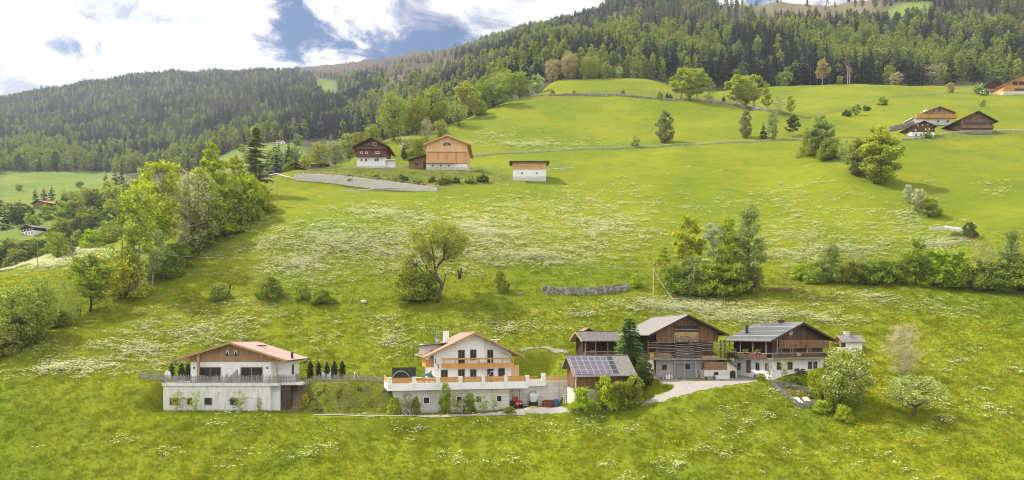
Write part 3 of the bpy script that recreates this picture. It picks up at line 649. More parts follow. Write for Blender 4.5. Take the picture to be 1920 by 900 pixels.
def balcony(b, name, a0, a1, v, zd, zr, mat, deck_d, n_panels=7, full=False, frame_mat=None, ends=True):
    """a timber balcony: deck, rails, posts, panels"""
    fm = frame_mat or mat
    mb = MB(); mb.box(a0, a1, v, v + deck_d, zd - .2, zd); bal = b.part(name, mb, fm)
    q = MB(); q.box(a0 - .06, a1 + .06, v - .08, v + .07, zr - .16, zr); b.sub('handrail', q, fm, bal)
    q = MB(); q.box(a0, a1, v - .05, v - .004, zd - .22, zd + .12); b.sub('fascia_board', q, fm, bal)
    for k in range(n_panels + 1):
        a = a0 + (a1 - a0) * k / n_panels; a = min(max(a, a0 + .12), a1 - .12)
        q = MB(); q.box(a - .12, a + .12, v - .03, v + .05, zd + .125, zr - .165); b.sub('post', q, fm, bal)
    mb = MB(3); g = mb.g
    if full:
        a = a0 + .02
        while a < a1 - .05:
            mb.box(a, a + .15, v - .045 - g.uniform(0, .015), v - .032, zd + .13, zr - .17); a += .165
    else:
        h = zr - zd
        for k in range(n_panels):
            c0 = a0 + (a1 - a0) * k / n_panels + .13; c1 = a0 + (a1 - a0) * (k + 1) / n_panels - .13
            mb.box(c0, c1, v - .02, v + .02, zd + .13, zd + h * .38); mb.box(c0, c1, v - .02, v + .02, zr - .28, zr - .17)
    b.part('balustrade_boards', mb, mat, bal, None, 'stuff')
    if ends:
        for a in (a0, a1):
            q = MB(); q.box(a - .04, a + .04, v + .075, v + deck_d, zr - .16, zr); b.sub('side_rail', q, fm, bal); q = MB(); q.box(a - .025, a + .025, v + .075, v + deck_d, zd + .1, zd + .55); b.sub('side_board', q, fm, bal)
    return bal

# ---------------------------------------------------------------- house 1: bungalow with timber gable on a concrete storey
def house_one():
    b = Bld('bungalow', 'white bungalow with timber clad gable and pink roof on a raw concrete lower storey', 'house', -50, 118, -13.3)
    U = lambda px, Y: (px - 960) / 1280 * Y + 50
    V = lambda Y: Y - 118
    # concrete storey, deck slab
    q = MB(); q.box(U(306, 118), U(507, 118), .0, 11, -13.6, -8.62); b.part('concrete_storey', q, 'raw_concrete')
    q = MB(); q.box(U(506.8, 118) + .002, U(526, 119.5), 1.3, 11, -13.6, -8.66); b.part('garage_wing', q, 'raw_concrete')
    q = MB(); q.box(U(306, 118) - .1, U(523, 118), -.28, 11.4, -8.6, -8.12); q.box(U(523, 118) + .002, U(557, 118) + .3, 1.5, 11.4, -8.59, -8.13); b.part('terrace_slab', q, 'raw_concrete')
    for x0, x1 in ((318, 335), (351, 361), (383, 398), (431, 447)):
        b.window('F', 0, U(x0, 118), U(x1, 118), -11.95, -10.65, 'wood_trim', mull=0, fw=.1)
    b.door('F', 0, U(463, 118), U(478, 118), -13.2, -10.75, 'white_paint', 'raw_concrete')
    q = MB(); q.wallbox('F', 0, U(470, 118) - 1.2, U(470, 118) + 1.2, -10.68, -10.58, .002, .12); b.part('door_canopy', q, 'raw_concrete')
    q = MB(); q.wallbox('F', 1.3, U(509, 119.3), U(525, 119.3), -13.3, -9.7, .003, .06)
    dr = b.part('garage_door', q, 'white_paint')
    for k in range(5):
        p = MB(); p.wallbox('F', 1.3, U(509.5, 119.3), U(524.5, 119.3), -13.2 + k * .7, -12.55 + k * .7, .062, .08); b.sub('panel', p, 'white_paint', dr)
    q = MB(); q.tube([(U(411, 118), -.22, -9.6), (U(411, 118), -.05, -9.6)], .07); q.box(U(408, 118), U(414, 118), -.4, -.2, -9.66, -9.5); b.part('wall_lamp', q, 'white_paint')
    # living storey
    zf, zw = -8.1, -4.45
    u0, u1 = U(357.5, 120), U(509, 120)
    eL, rg, eR = (U(319, 118.5), -4.25), (U(431, 118.5), -1.05), (U(538, 118.5), -4.2)
    sl = slope(eL, rg, eR); ut = lambda a: sl(a) - .30
    q = MB(); q.box(u0, u1, 2, 10.5, zf, zw); q.box(u1 + .002, U(535, 120.5), 4, 10.48, zf, zw + .05); b.part('wall', q, 'white_render')
    q = MB(); q.prism([(u0 - .02, zw + .004), (u1 + .02, zw + .004), (u1 + .02, ut(u1)), (rg[0], ut(rg[0])), (u0 - .02, ut(u0))], 2.02, 10.4); q.prism([(u1 + .03, zw + .06), (U(535, 120.5), zw + .06), (U(535, 120.5), ut(U(535, 120.5))), (u1 + .03, ut(u1 + .03))], 2.1, 10.3); b.part('gable', q, 'honey_boards')
    b.planks('gable_boarding', 'F', 2.0, u0 - .05, u1 + .05, zw - .03, lambda a: ut(a) - .02, 'honey_boards', .3, .06, 4, .03)
    q = MB(); q.wallbox('F', 2.0, u0 - .06, u1 + .06, zw - .10, zw - .035, .003, .09); b.part('drip_board', q, 'wood_trim')
    r = b.gable_roof(eL, rg, eR, .4, 13.4, .2, 'pink_roof', 'v', 'wood_trim', gutter='black_metal')
    for k in range(2):
        x = rg[0] + 5.2 * (1 if k else 1); 
    q = MB(); q.box(rg[0] + 2.2, rg[0] + 3.7, 7.2, 8.0, sl(rg[0] + 3) + .12, sl(rg[0] + 3) + .32); b.sub('skylight', q, 'black_metal', r)
    q = MB(); x = U(547, 123); q.tube([(x, 5.2, sl(x) - .1), (x, 5.2, sl(x) + .95)], .24, 8); q.tube([(x, 5.2, sl(x) + .95), (x, 5.2, sl(x) + 1.05)], .3, 8); b.sub('chimney', q, 'black_metal', r)
    q = MB(); x = U(457, 126); q.box(x - .5, x + .5, 8.5, 9.3, sl(x) - .2, sl(x) + .45); b.sub('chimney', q, 'dark_trim', r)
    q = MB(); x = U(449, 125); q.tube([(x, 7, sl(x) - .1), (x + .25, 7, sl(x) + 1.7)], .05, 5); q.tube([(x - .2, 7, sl(x) + 1.2), (x + .6, 7, sl(x) + 1.35)], .04, 5); b.sub('antenna', q, 'metal', r)
    for k in range(9):                                   # purlin and rafter ends under the eaves
        a = lerp(eL[0] + .4, eR[0] - .4, k / 8); q = MB(); q.box(a - .07, a + .07, .55, 1.98, ut(a) - .16, ut(a) - .01); b.sub('rafter', q, 'wood_trim', r)
    for x0, x1 in ((421.5, 431.5), (437.5, 447.5)):
        w = b.window('F', 1.915, U(x0, 120), U(x1, 120), -3.62, -2.42, 'honey_boards', mull=0, cross=0, fw=.14, d=.1)
        q = MB(); a0, a1 = U(x0 + 2, 120), U(x1 - 2, 120); c = (a0 + a1) / 2
        q.add([(a0, 1.885, -2.56), (c, 1.885, -2.56), (a0 + .05, 1.885, -3.35)], [(0, 1, 2)]); q.add([(a1, 1.885, -2.56), (c, 1.885, -2.56), (a1 - .05, 1.885, -3.35)], [(0, 2, 1)]); b.sub('curtain', q, 'white_fabric', w)
    for x0, x1 in ((373, 415), (451, 493)):
        b.window('F', 2.0, U(x0, 120), U(x1, 120), zf + .05, -5.42, 'wood_trim', mull=1, fw=.13, name='glazed_door')
    for x in (364, 501): q = MB(); q.wallbox('F', 2.0, U(x, 120) - .1, U(x, 120) + .1, -5.75, -5.45, .003, .14); b.part('wall_lamp', q, 'black_metal')
    b.window('R', U(535, 120.5), 6.0, 7.0, zf + 1.1, zf + 2.9, 'dark_trim', mull=0)
    q = MB(); q.box(U(371.5, 118.9) - .2, U(371.5, 118.9) + .2, .8, 1.15, zf, ut(U(371.5, 118.9)) + .05); b.part('post', q, 'honey_boards')
    q = MB(); q.box(U(519.5, 118.9) - .12, U(519.5, 118.9) + .12, .8, 1.05, zf, ut(U(519.5, 118.9)) + .05); b.part('post', q, 'honey_boards')
    q = MB(); q.tube([(eR[0] + .05, 12.9, eR[1] - .25), (eR[0] - .7, 12.6, eR[1] - .9), (eR[0] - 1.2, 11.5, eR[1] - 1.0)], .06, 5); b.part('downpipe', q, 'black_metal')
    q = MB(); q.box(U(527, 119.5) + .05, U(545, 119.5), 1.6, 2.0, -13.3, -8.62); b.part('board_fence', q, 'earth_boards', None, 'dark brown side wall against the bank')
house_one()

# ---------------------------------------------------------------- house 2: white house over its terrace
def house_two():
    ox, oy = T2(0, 0)
    b = Bld('chalet_house', 'white two storey house with orange timber balcony, terracotta roof and panelled terrace', 'house', ox, oy, -13.3, 15)
    eL, rg, eR = (6.46, -3.64), (15.4, .68), (24.5, -3.6); sl = slope(eL, rg, eR)
    v0 = 4.0; zf, zd = -8.35, -5.3
    w = [(8.35, zf), (22.4, zf), (22.4, sl(22.4) - .3), (15.4, .68 - .3), (8.35, sl(8.35) - .3)]
    q = MB(); q.prism([(8.35, zf), (17.3, zf), (17.3, sl(17.3) - .3), (15.4, .38), (8.35, sl(8.35) - .3)], v0, 15.5); q.prism([(17.31, zf), (22.4, zf), (22.4, sl(22.4) - .3), (17.31, sl(17.31) - .3)], v0 + .35, 15.5); b.part('wall', q, 'white_render')
    r = b.gable_roof(eL, rg, eR, v0 - 1.35, 16.8, .22, 'terracotta_roof', 'v', 'wood_trim', gutter='dark_trim')
    for a in (8.6, 12, 15.4, 18.8, 22.1):
        q = MB(); z = sl(a) - .3; q.box(a - .12, a + .12, v0 - 1.2, v0 + .2, z - .26, z - .02); b.sub('purlin', q, 'wood_trim', r)
    # dormer with flat dark roof on the left slope
    q = MB(); q.box(6.9, 11.6, 8.0, 13.5, -3.4, -1.6); dm = b.part('dormer', q, 'white_render')
    q = MB(); q.strip([(5.7, -1.75), (13.2, -1.05)], 7.0, 14.0, .16, 'v'); b.sub('dormer_roof', q, 'dark_sheet', dm)
    q = MB(); q.strip([(8.2, -2.6), (11.7, -2.0)], 6.6, 7.9, .06, 'v'); b.sub('awning', q, 'red_fabric', dm)
    for vv in (7.3, 13.6): q = MB(); q.tube([(5.95, vv, -4.6), (5.95, vv, -1.8)], .06, 5); b.sub('post', q, 'black_metal', dm)
    q = MB(); q.box(11.2, 12.1, 10.6, 11.4, -2.0, .95); b.sub('chimney', q, 'white_render', r)
    q = MB(); q.tube([(11.65, 11, .95), (11.4, 11, 1.5), (12.0, 11, 1.6)], .1, 6); b.sub('chimney_cowl', q, 'metal', r)
    q = MB(); q.box(20.4, 21.0, 9.2, 9.8, -2.6, -.75); q.box(20.0, 21.4, 8.8, 10.2, -.74, -.6); b.sub('chimney', q, 'white_paint', r)
    q = MB(); q.tube([(9.4, 8, -1.6), (9.4, 8, 1.4)], .045, 5); q.tube([(8.9, 8, .9), (9.9, 8, .9)], .035, 5); q.tube([(9.1, 8, .5), (9.7, 8, .5)], .035, 5); b.sub('antenna', q, 'metal', r)
    q = MB(); n = 12; q.add([(9.4 + .42 * math.cos(6.283 * i / n), 7.7 - .1 * math.cos(6.283 * i / n), -.5 + .55 * math.sin(6.283 * i / n)) for i in range(n)] + [(9.4, 7.9, -.5)], [(i, (i + 1) % n, n) for i in range(n)]); b.sub('satellite_dish', q, 'metal', r)
    # windows
    zu = zd + .05
    for a0, a1, z0, z1, p, m in ((12.6, 13.8, zu, -2.45, v0, 1), (14.75, 15.9, zu + .95, -2.4, v0, 1), (17.95, 19.05, zu, -2.45, v0 + .35, 1),
                                 (9.55, 10.75, zf + .9, -5.95, v0, 1), (12.6, 13.8, zf + .05, -5.9, v0, 1), (14.75, 15.9, zf + .9, -5.95, v0, 1), (17.95, 19.1, zf + .05, -5.9, v0 + .35, 1), (20.0, 21.2, zf + .95, -5.8, v0 + .35, 1)):
        b.window('F', p, a0, a1, z0, z1, 'window_frame', mull=m, fw=.075, sill=z0 > zf + .5 and z0 != zu)
    b.window('L', 8.35, 7, 8, zf + .9, -6.2, 'window_frame')
    balcony(b, 'balcony', 9.7, 22.5, v0 - 1.3, zd - .05, zd + 1.45, 'orange_boards', 1.28, 6)
    bl = MB(); bl.box(7.0, 8.34, v0 + .6, v0 + 6, zd - .2, zd); o = b.part('balcony', bl, 'orange_boards', None, 'small side balcony with orange boards')
    q = MB(5)
    for k in range(16): q.box(6.96, 7.0, v0 + .6 + k * .33, v0 + .9 + k * .33, zd - .1, zd + 1.1)
    for k in range(4): q.box(7.01 + k * .33, 7.31 + k * .33, v0 + .55, v0 + .59, zd - .1, zd + 1.1)
    b.sub('balustrade_boards', q, 'orange_boards', o)['kind'] = 'stuff'
    q = MB(); q.box(22.42, 24.2, v0 + 1.5, v0 + 1.7, zf, -5.35); b.part('wind_screen', q, 'pale_larch_boards')
    q = MB(); q.tube([(8.4, v0 - 1.2, -3.95), (8.55, v0 - .15, -4.6), (9.1, v0 - .12, -5.1), (9.15, v0 - .12, zf)], .06, 5); b.part('downpipe', q, 'black_metal')
    # white parasol closed, half awning on balcony
    # terrace: slab, parapet with posts and boards
    zs0, zs1 = -9.15, -8.4
    q = MB(); q.box(0, 24.4, 0, 5.5, zs0, zs1 + .02); q.box(0, 8.3, 5.502, 12, zs0 + .02, zs1 + .02); b.part('terrace_slab', q, 'white_render')
    par = MB(); par.box(0, 24.4, .0, .2, zs1 + .022, -7.95); par.box(-.002, .2, .202, 9, zs1 + .022, -7.95); pw = b.part('parapet', par, 'white_render')
    edges = [.25, 4.35, 8.35, 12.25, 16.2, 20.2, 24.15]
    for a in edges:
        q = MB(); q.box(a - .25, a + .35, -.1, .3, -8.6, -6.95); q.box(a - .3, a + .4, -.14, .34, -6.95, -6.87); b.sub('post', q, 'white_paint', pw)
    for a, c in zip(edges, edges[1:]):
        q = MB(int(a)); zz = -7.9
        for k in range(4): q.box(a + .42, c - .3, .06, .13, zz, zz + .21); zz += .235
        b.sub('board_panel', q, 'orange_boards', pw)
    for k in range(5):                                       # side run of the parapet, seen end on
        q = MB(); q.box(.02, .12, .4 + k * 1.7, 1.9 + k * 1.7, -7.9, -7.0); b.sub('board_panel', q, 'orange_boards', pw)
    # basement
    q = MB(); q.box(1.3, 21.2, 1.1, 12, -13.7, zs0 - .01); b.part('basement_wall', q, 'block_wall')
    for a0, a1 in ((6.0, 7.2), (15.1, 16.3), (18.8, 19.9), (11.7, 12.8)):
        b.window('F', 1.1, a0, a1, -11.6, -10.35, 'white_frame', mull=0, fw=.14)
    # joints of the block wall as recessed lines
    q = MB()
    for k in range(5):
        z = -12.9 + k * .75; q.box(1.32, 21.18, 1.085, 1.098, z, z + .03)
    for k in range(6): q.box(19.2 + 0 * k, 21.1, 1.08, 1.096, -13.1 + k * .6, -13.07 + k * .6)
    b.part('wall_joints', q, 'grey_render', None, None, 'stuff')
    # short return terrace and retaining wall to the right
    q = MB(); q.box(24.45, 27.6, 2.0, 2.3, -9.0, -7.75); q.box(27.5, 28.2, 1.9, 2.4, -9.0, -6.75); b.part('parapet', q, 'white_render', None, 'short return parapet with end post')
    q = MB(); q.box(21.25, 32.6, 2.55, 3.1, -13.4, -8.2); rw = b.part('retaining_wall', q, 'block_wall')
    q = MB()
    for k in range(7): q.box(21.3, 32.55, 2.535, 2.548, -12.9 + k * .62, -12.87 + k * .62)
    for k in range(7):
        for j in range(9): q.box(21.6 + j * 1.22 + (k % 2) * .6, 21.63 + j * 1.22 + (k % 2) * .6, 2.536, 2.549, -12.86 + k * .62, -12.3 + k * .62)
    b.part('wall_joints', q, 'grey_render', rw, None, 'stuff')
    fw = thing('wooden_fence', 'low pale timber slat fence on top of the retaining wall beside the solar shed', 'fence', T2(28.3, 2.75) + (-8.2,), R(15))
    for k in range(5):
        q = MB(); a = k * 1.04; q.box(a - .05, a + .05, -.06, .06, 0, 1.05); part('post', q, 'orange_boards', fw)
    for k in range(4):
        q = MB(k); q.box(0, 4.2, -.1, -.062, .08 + k * .25, .28 + k * .25); part('rail', q, 'pale_larch_boards', fw)
    b2 = thing('wooden_fence', 'short orange timber fence between the terrace end post and the white wall return', 'fence', T2(24.5, 4.5) + (-8.4,), R(15))
    for k in range(3):
        q = MB(); q.box(k * 1.4 - .05, k * 1.4 + .05, -.05, .05, 0, 1.15); part('post', q, 'orange_boards', b2)
        q = MB(); q.box(0, 2.8, -.09, -.052, .2 + k * .32, .42 + k * .32); part('rail', q, 'orange_boards', b2)
    # things on the terrace
    def on(u, v, z): x, y = T2(u, v); return (x, y, z)
    oz = thing('bread_oven', 'dark domed garden oven on the left end of the white house terrace', 'oven', on(2.3, 2.0, zs1 + .02), R(15))
    q = MB(); q.box(-1.4, 1.4, -1, 1.2, 0, .9); part('base', q, 'cream_render', oz)
    q = MB(); n = 14; prof = [(1.35 * math.cos(math.pi * k / n), .9 + 1.5 * math.sin(math.pi * k / n)) for k in range(n + 1)]; q.prism(prof, -.95, 1.2); part('dome', q, 'net_fabric', oz)
    q = MB(); prof = [(1.5 * math.cos(math.pi * k / n), .9 + 1.65 * math.sin(math.pi * k / n)) for k in range(n + 1)]; q.strip(prof, -1.05, -.955, .16, 'v'); part('arch_rim', q, 'metal', oz)
    q = MB(); prof = [(1.2 * math.cos(math.pi * k / n), .92 + 1.35 * math.sin(math.pi * k / n)) for k in range(n + 1)]; q.prism(prof, -1.0, -.957); part('mouth', q, 'black_metal', oz)
    nz = thing('privacy_screen', 'dark green mesh screen standing behind the domed oven', 'screen', on(3.2, 5.2, zs1 + .02), R(15))
    q = MB(); q.box(-1.9, 2.0, -.02, .02, .6, 2.9); part('mesh_panel', q, 'net_fabric', nz)
    for a in (-1.95, 2.05): q = MB(); q.tube([(a, 0, 0), (a, 0, 3.0)], .06, 6); part('post', q, 'black_metal', nz)
    uz = thing('garden_parasol', 'dark green parasol tilted open over the white house terrace', 'parasol', on(7.3, 2.4, zs1 + .02), R(15))
    q = MB(); q.tube([(0, 0, 0), (0, 0, 1.7)], .05, 6); part('pole', q, 'metal', uz)
    q = MB(); n = 10; q.add([(1.3 * math.cos(6.283 * i / n) - .2, 1.2 * math.sin(6.283 * i / n), 1.35 - .35 * math.cos(6.283 * i / n)) for i in range(n)] + [(.1, 0, 2.15)], [(i, (i + 1) % n, n) for i in range(n)] + [tuple(range(n - 1, -1, -1))]); part('canopy', q, 'green_fabric', uz)
    wz = thing('garden_parasol', 'white closed parasol standing by the downpipe of the white house', 'parasol', on(9.0, 2.7, zs1 + .02), R(15))
    q = MB(); q.tube([(0, 0, 0), (0, 0, 2.9)], .045, 6); part('pole', q, 'metal', wz)
    q = MB(); q.tube([(0, 0, .9), (0, 0, 1.2), (0, 0, 2.0), (0, 0, 2.85)], [.16, .3, .22, .05], 8); part('canopy', q, 'white_fabric', wz)
    tz = thing('garden_table', 'white garden table on the terrace left of the green parasol', 'table', on(5.6, 2.2, zs1 + .02), R(15))
    q = MB(); q.box(-.9, .9, -.5, .5, 1.2, 1.3); part('table_top', q, 'white_paint', tz)
    for sx in (-1, 1):
        for sy in (-1, 1): q = MB(); q.box(sx * .8 - .05, sx * .8 + .05, sy * .42 - .05, sy * .42 + .05, 0, 1.2); part('leg', q, 'white_paint', tz)
    sw = thing('garden_swing', 'white framed garden seat in front of the right ground floor door', 'bench', on(18.6, 2.4, zs1 + .02), R(15))
    q = MB(); q.box(-.8, .8, -.3, .4, 1.0, 1.14); part('seat', q, 'white_paint', sw)
    q = MB(); q.tube([(-.9, 0, 0), (-.8, 0, 1.6), (-.3, 0, 2.1), (.6, 0, 2.15), (.9, 0, 1.2), (.9, 0, 0)], .05, 6); part('frame', q, 'white_paint', sw)
    aw = thing('awning', 'white awning folding out at the right end of the upper balcony', 'awning', on(21.9, v0 + .3, zd + 2.0), R(15))
    q = MB(); n = 8; pr = [(-1.6 + 2.0 * (k / n), .55 - 1.0 * (k / n) ** 2.2) for k in range(n + 1)]; q.strip(pr, -1.25, -.05, .06, 'v'); part('canopy', q, 'white_fabric', aw)
    q = MB(); q.tube([(.1, -.7, -.5), (.1, -.7, -2.0)], .05, 5); part('pole', q, 'metal', aw)
    bt = thing('balcony_table', 'pale wooden table standing behind the middle of the orange balcony', 'table', on(16.6, v0 - .7, zd - .05), R(15))
    q = MB(); q.box(-.7, .7, -.35, .35, .7, .76); part('table_top', q, 'white_paint', bt)
    for sx in (-1, 1): q = MB(); q.box(sx * .55 - .05, sx * .55 + .05, -.3, .3, 0, .7); part('leg', q, 'white_paint', bt)
    # yard things in front of the retaining wall
    def yd(u, v): x, y = T2(u, v); return (x, y, float(GA.at(x, y)) + .06)
    tr = thing('compact_tractor', 'small red tractor with hoop parked against the block wall below the terrace', 'tractor', yd(22.6, 1.2), R(15))
    q = MB(); q.box(-.55, .55, -1.1, .2, .55, 1.2); q.box(-.45, .45, -1.35, -1.1, .6, 1.05); part('bonnet', q, 'red_paint', tr)
    q = MB(); q.box(-.7, .7, .2, .9, .6, .95); q.box(-.4, .4, .35, .85, .95, 1.5); q.box(-.4, .4, .75, .9, 1.5, 1.95); part('seat', q, 'red_paint', tr)
    q = MB(); q.tube([(-.62, .6, .9), (-.62, .6, 3.1), (.62, .6, 3.1), (.62, .6, .9)], .055, 6); part('roll_bar', q, 'rust', tr)
    for sx in (-1, 1):
        q = MB(); q.tube([(sx * .62, .55, .62), (sx * 1.02, .55, .62)], .62, 14); wv = part('wheel', q, 'rubber', tr); q = MB(); q.tube([(sx * 1.02, .55, .62), (sx * 1.04, .55, .62)], .3, 10); part('rim', q, 'metal', wv)
        q = MB(); q.tube([(sx * .55, -.85, .4), (sx * .85, -.85, .4)], .4, 12); wv = part('wheel', q, 'rubber', tr); q = MB(); q.tube([(sx * .85, -.85, .4), (sx * .87, -.85, .4)], .2, 10); part('rim', q, 'metal', wv)
        q = MB(); q.box(sx * .3 - .12, sx * .3 + .12, -1.38, -1.352, .8, .98); part('headlight', q, 'white_paint', tr)
    q = MB(); q.tube([(0, .1, 1.2), (0, .3, 1.5)], .04, 6); part('steering_column', q, 'black_metal', tr)
    mv = thing('field_machine', 'pale green upright farm machine with red hitch standing against the block wall', 'machine', yd(25.6, 1.3), R(15))
    q = MB(); q.hexa([(-.45, -.4, 1.0), (.45, -.4, 1.0), (.45, .4, 1.0), (-.45, .4, 1.0), (-.75, -.7, 2.1), (.75, -.7, 2.1), (.75, .6, 2.1), (-.75, .6, 2.1)]); q.box(-.76, .76, -.72, .62, 2.1, 2.45); part('hopper', q, 'pale_machine', mv)
    q = MB(); q.tube([(-.6, 0, 2.45), (-.35, 0, 2.9), (.35, 0, 2.9), (.6, 0, 2.45)], .06, 6); part('top_frame', q, 'black_metal', mv)
    q = MB(); q.box(-.6, .75, -.5, .5, .35, .98); part('chassis', q, 'rubber', mv)
    for sx in (-1, 1): q = MB(); q.tube([(sx * .75, 0, 0), (sx * .75, -.1, 1.4)], .08, 6); q.box(sx * .7 - .1, sx * .7 + .1, -.8, .6, 0, .12); part('leg', q, 'red_paint', mv)
    q = MB(); q.tube([(.9, -.3, .15), (1.5, -.5, .3), (1.7, -.5, .1)], .07, 6); part('hitch', q, 'red_paint', mv)
    cr = thing('wood_stack', 'rusty brown stack of short boards beside the blue barrel', 'stack', yd(28.7, 2.0), R(15))
    g = random.Random(3)
    for k in range(14):
        q = MB(k); x = -1.0 + (k % 7) * .3; z = .0 + (k // 7) * .55; q.box(x, x + .26, -.35 + g.uniform(-.1, .1), .35, z, z + .5 + g.uniform(-.05, .2)); part('board', q, 'rust', cr)
    ba = thing('barrel', 'blue plastic barrel standing before the block wall', 'barrel', yd(30.1, 1.6), 0)
    q = MB(); q.tube([(0, 0, 0), (0, 0, .1), (0, 0, .7), (0, 0, 1.25), (0, 0, 1.35)], [.36, .43, .46, .43, .36], 14); part('drum', q, 'blue_plastic', ba)
    for z in (.45, .9): q = MB(); q.tube([(0, 0, z), (0, 0, z + .06)], .475, 14); part('hoop', q, 'blue_plastic', ba)
    gr = thing('metal_grid', 'white lattice panel leaning in the corner right of the blue barrel', 'panel', yd(31.8, .6), R(25))
    for k in range(6):
        q = MB(); a = -1.1 + k * .42; q.tube([(a, -.55, .05), (a + .5, .35, 1.45)], .05, 5); part('bar', q, 'white_paint', gr)
    for k in range(5):
        t_ = k / 4; q = MB(); q.tube([(-1.15 + .5 * t_, -.6 + .9 * t_, .05 + 1.4 * t_), (1.05 + .5 * t_, -.6 + .9 * t_, .05 + 1.4 * t_)], .05, 5); part('bar', q, 'white_paint', gr)
    pp = thing('timber_pole', 'pale wooden pole leaning against the solar shed corner', 'pole', yd(32.3, 1.2), R(15))
    q = MB(); q.tube([(0, 0, 0), (.6, .9, 5.0)], .09, 7); part('shaft', q, 'rail_wood', pp); q = MB(); q.tube([(.6, .9, 5.0), (.6, .9, 5.08)], .1, 7); part('cap', q, 'metal', pp)
house_two()

# ---------------------------------------------------------------- solar shed and dark shed
def solar_shed():
    ox, oy = T3(0, 0); b = Bld('solar_shed', 'low shed with solar panels on its roof between the white house and the spruce', 'shed', ox, oy, -12.2, 15)
    L = 11.6; e0, rg, e1 = (0, -6.75), (3.9, -3.45), (6.6, -5.7); sl = slope(e0, rg, e1)
    q = MB(); q.box(.9, L - .8, .9, 5.9, -12.4, -9.0); b.part('plaster_base', q, 'cream_render')
    q = MB(); q.prism([(.9, -8.99), (5.9, -8.99), (5.9, sl(5.9) - .25), (3.9, rg[1] - .25), (.9, sl(.9) - .25)], .9, L - .8, 'u'); b.part('timber_wall', q, 'brown_boards')
    b.planks('boarding', 'F', .9, .9, L - .8, -9.1, sl(.9) - .3, 'brown_boards', .3, .06, 9, .06)
    b.planks('boarding', 'L', .9, .95, 5.85, -9.1, lambda a: sl(a) - .27, 'brown_boards', .3, .06, 8, .06)
    r = b.gable_roof(e0, rg, e1, 0, L, .18, 'grey_shingles', 'u', 'grey_poles', gutter='metal')
    q = MB(); q.tube([(.35, .0, -6.95), (.55, .75, -7.4), (.55, .8, -12.0)], .06, 5); b.part('downpipe', q, 'white_paint')
    dx, dz = 3.9, 3.3; ln = math.hypot(dx, dz); ty, tz = dx / ln, dz / ln; ny, nz = -tz, ty
    cw, ch, u_0, s_0 = 1.16, 1.12, .28, .28
    def panel(mat):
        q = MB(); 
        def P(u, s, h): return (u, s * ty + h * ny, s * tz + h * nz)
        q.hexa([P(.02, .02, .05), P(cw - .02, .02, .05), P(cw - .02, ch - .02, .05), P(.02, ch - .02, .05), P(.02, .02, .09), P(cw - .02, .02, .09), P(cw - .02, ch - .02, .09), P(.02, ch - .02, .09)], m=1)
        q.hexa([P(.045, .045, .09), P(cw - .045, .045, .09), P(cw - .045, ch - .045, .09), P(.045, ch - .045, .09), P(.045, .045, .10), P(cw - .045, .045, .10), P(cw - .045, ch - .045, .10), P(.045, ch - .045, .10)], m=0)
        return mesh_from('solar_panel', q.v, q.f, q.r, q.m, (mat, 'panel_frame'))
    ml, md = panel('solar_cells'), panel('dark_cells')
    for j in range(4):
        for i in range(7):
            s0 = s_0 + j * ch; link('solar_panel', md if i == 6 else ml, b.t, (u_0 + i * cw, s0 * ty, e0[1] + s0 * tz - b.zb))
solar_shed()
def dark_shed():
    ox, oy = T4(0, 0); b = Bld('open_shed', 'dark timber shed with open gallery and grey roof behind the solar shed', 'shed', ox, oy, -4.8, 15)
    L = 8.6; e0, rg, e1 = (0, -.92), (3.6, .88), (7.2, -.95); sl = slope(e0, rg, e1)
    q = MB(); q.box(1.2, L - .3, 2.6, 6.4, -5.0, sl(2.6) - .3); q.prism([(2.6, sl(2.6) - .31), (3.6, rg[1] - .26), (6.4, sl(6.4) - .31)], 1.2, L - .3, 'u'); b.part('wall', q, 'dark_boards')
    q = MB(); q.box(1.15, L - .3, 1.0, 2.55, -4.9, -3.2); b.part('front_wall', q, 'old_brown_boards')
    b.planks('boarding', 'F', 1.0, 1.15, L - .3, -4.9, -3.25, 'old_brown_boards', .3, .05, 2)
    q = MB(); q.box(1.0, L - .2, .9, 1.1, -3.12, -2.9); b.part('rail', q, 'grey_poles')
    for a in (1.1, 3.2, 5.7, 8.2): q = MB(); q.box(a - .09, a + .09, .85, 1.05, -4.9, sl(1) - .22); b.part('post', q, 'grey_poles')
    b.gable_roof(e0, rg, e1, 0, L, .16, 'dark_shingles', 'u', 'rail_wood', gutter='dark_trim')
    q = MB(); q.box(2.3, 3.4, 1.2, 1.7, -3.2, -2.82); b.part('plank_bundle', q, 'pale_larch_boards')
    # small roof peeping behind
    x, y = T4(5.2, 11); c = Bld('small_hut', 'tiny brown hut whose roof peeps over the dark open shed', 'hut', x, y, -2.5, 15)
    q = MB(); q.box(-1, 1, -1, 1, -3.4, .9); c.part('wall', q, 'dark_boards'); c.gable_roof((-1.6, .85), (0, 1.65), (1.6, .85), -1.4, 1.4, .1, 'red_roof', 'v', 'dark_trim')
dark_shed()

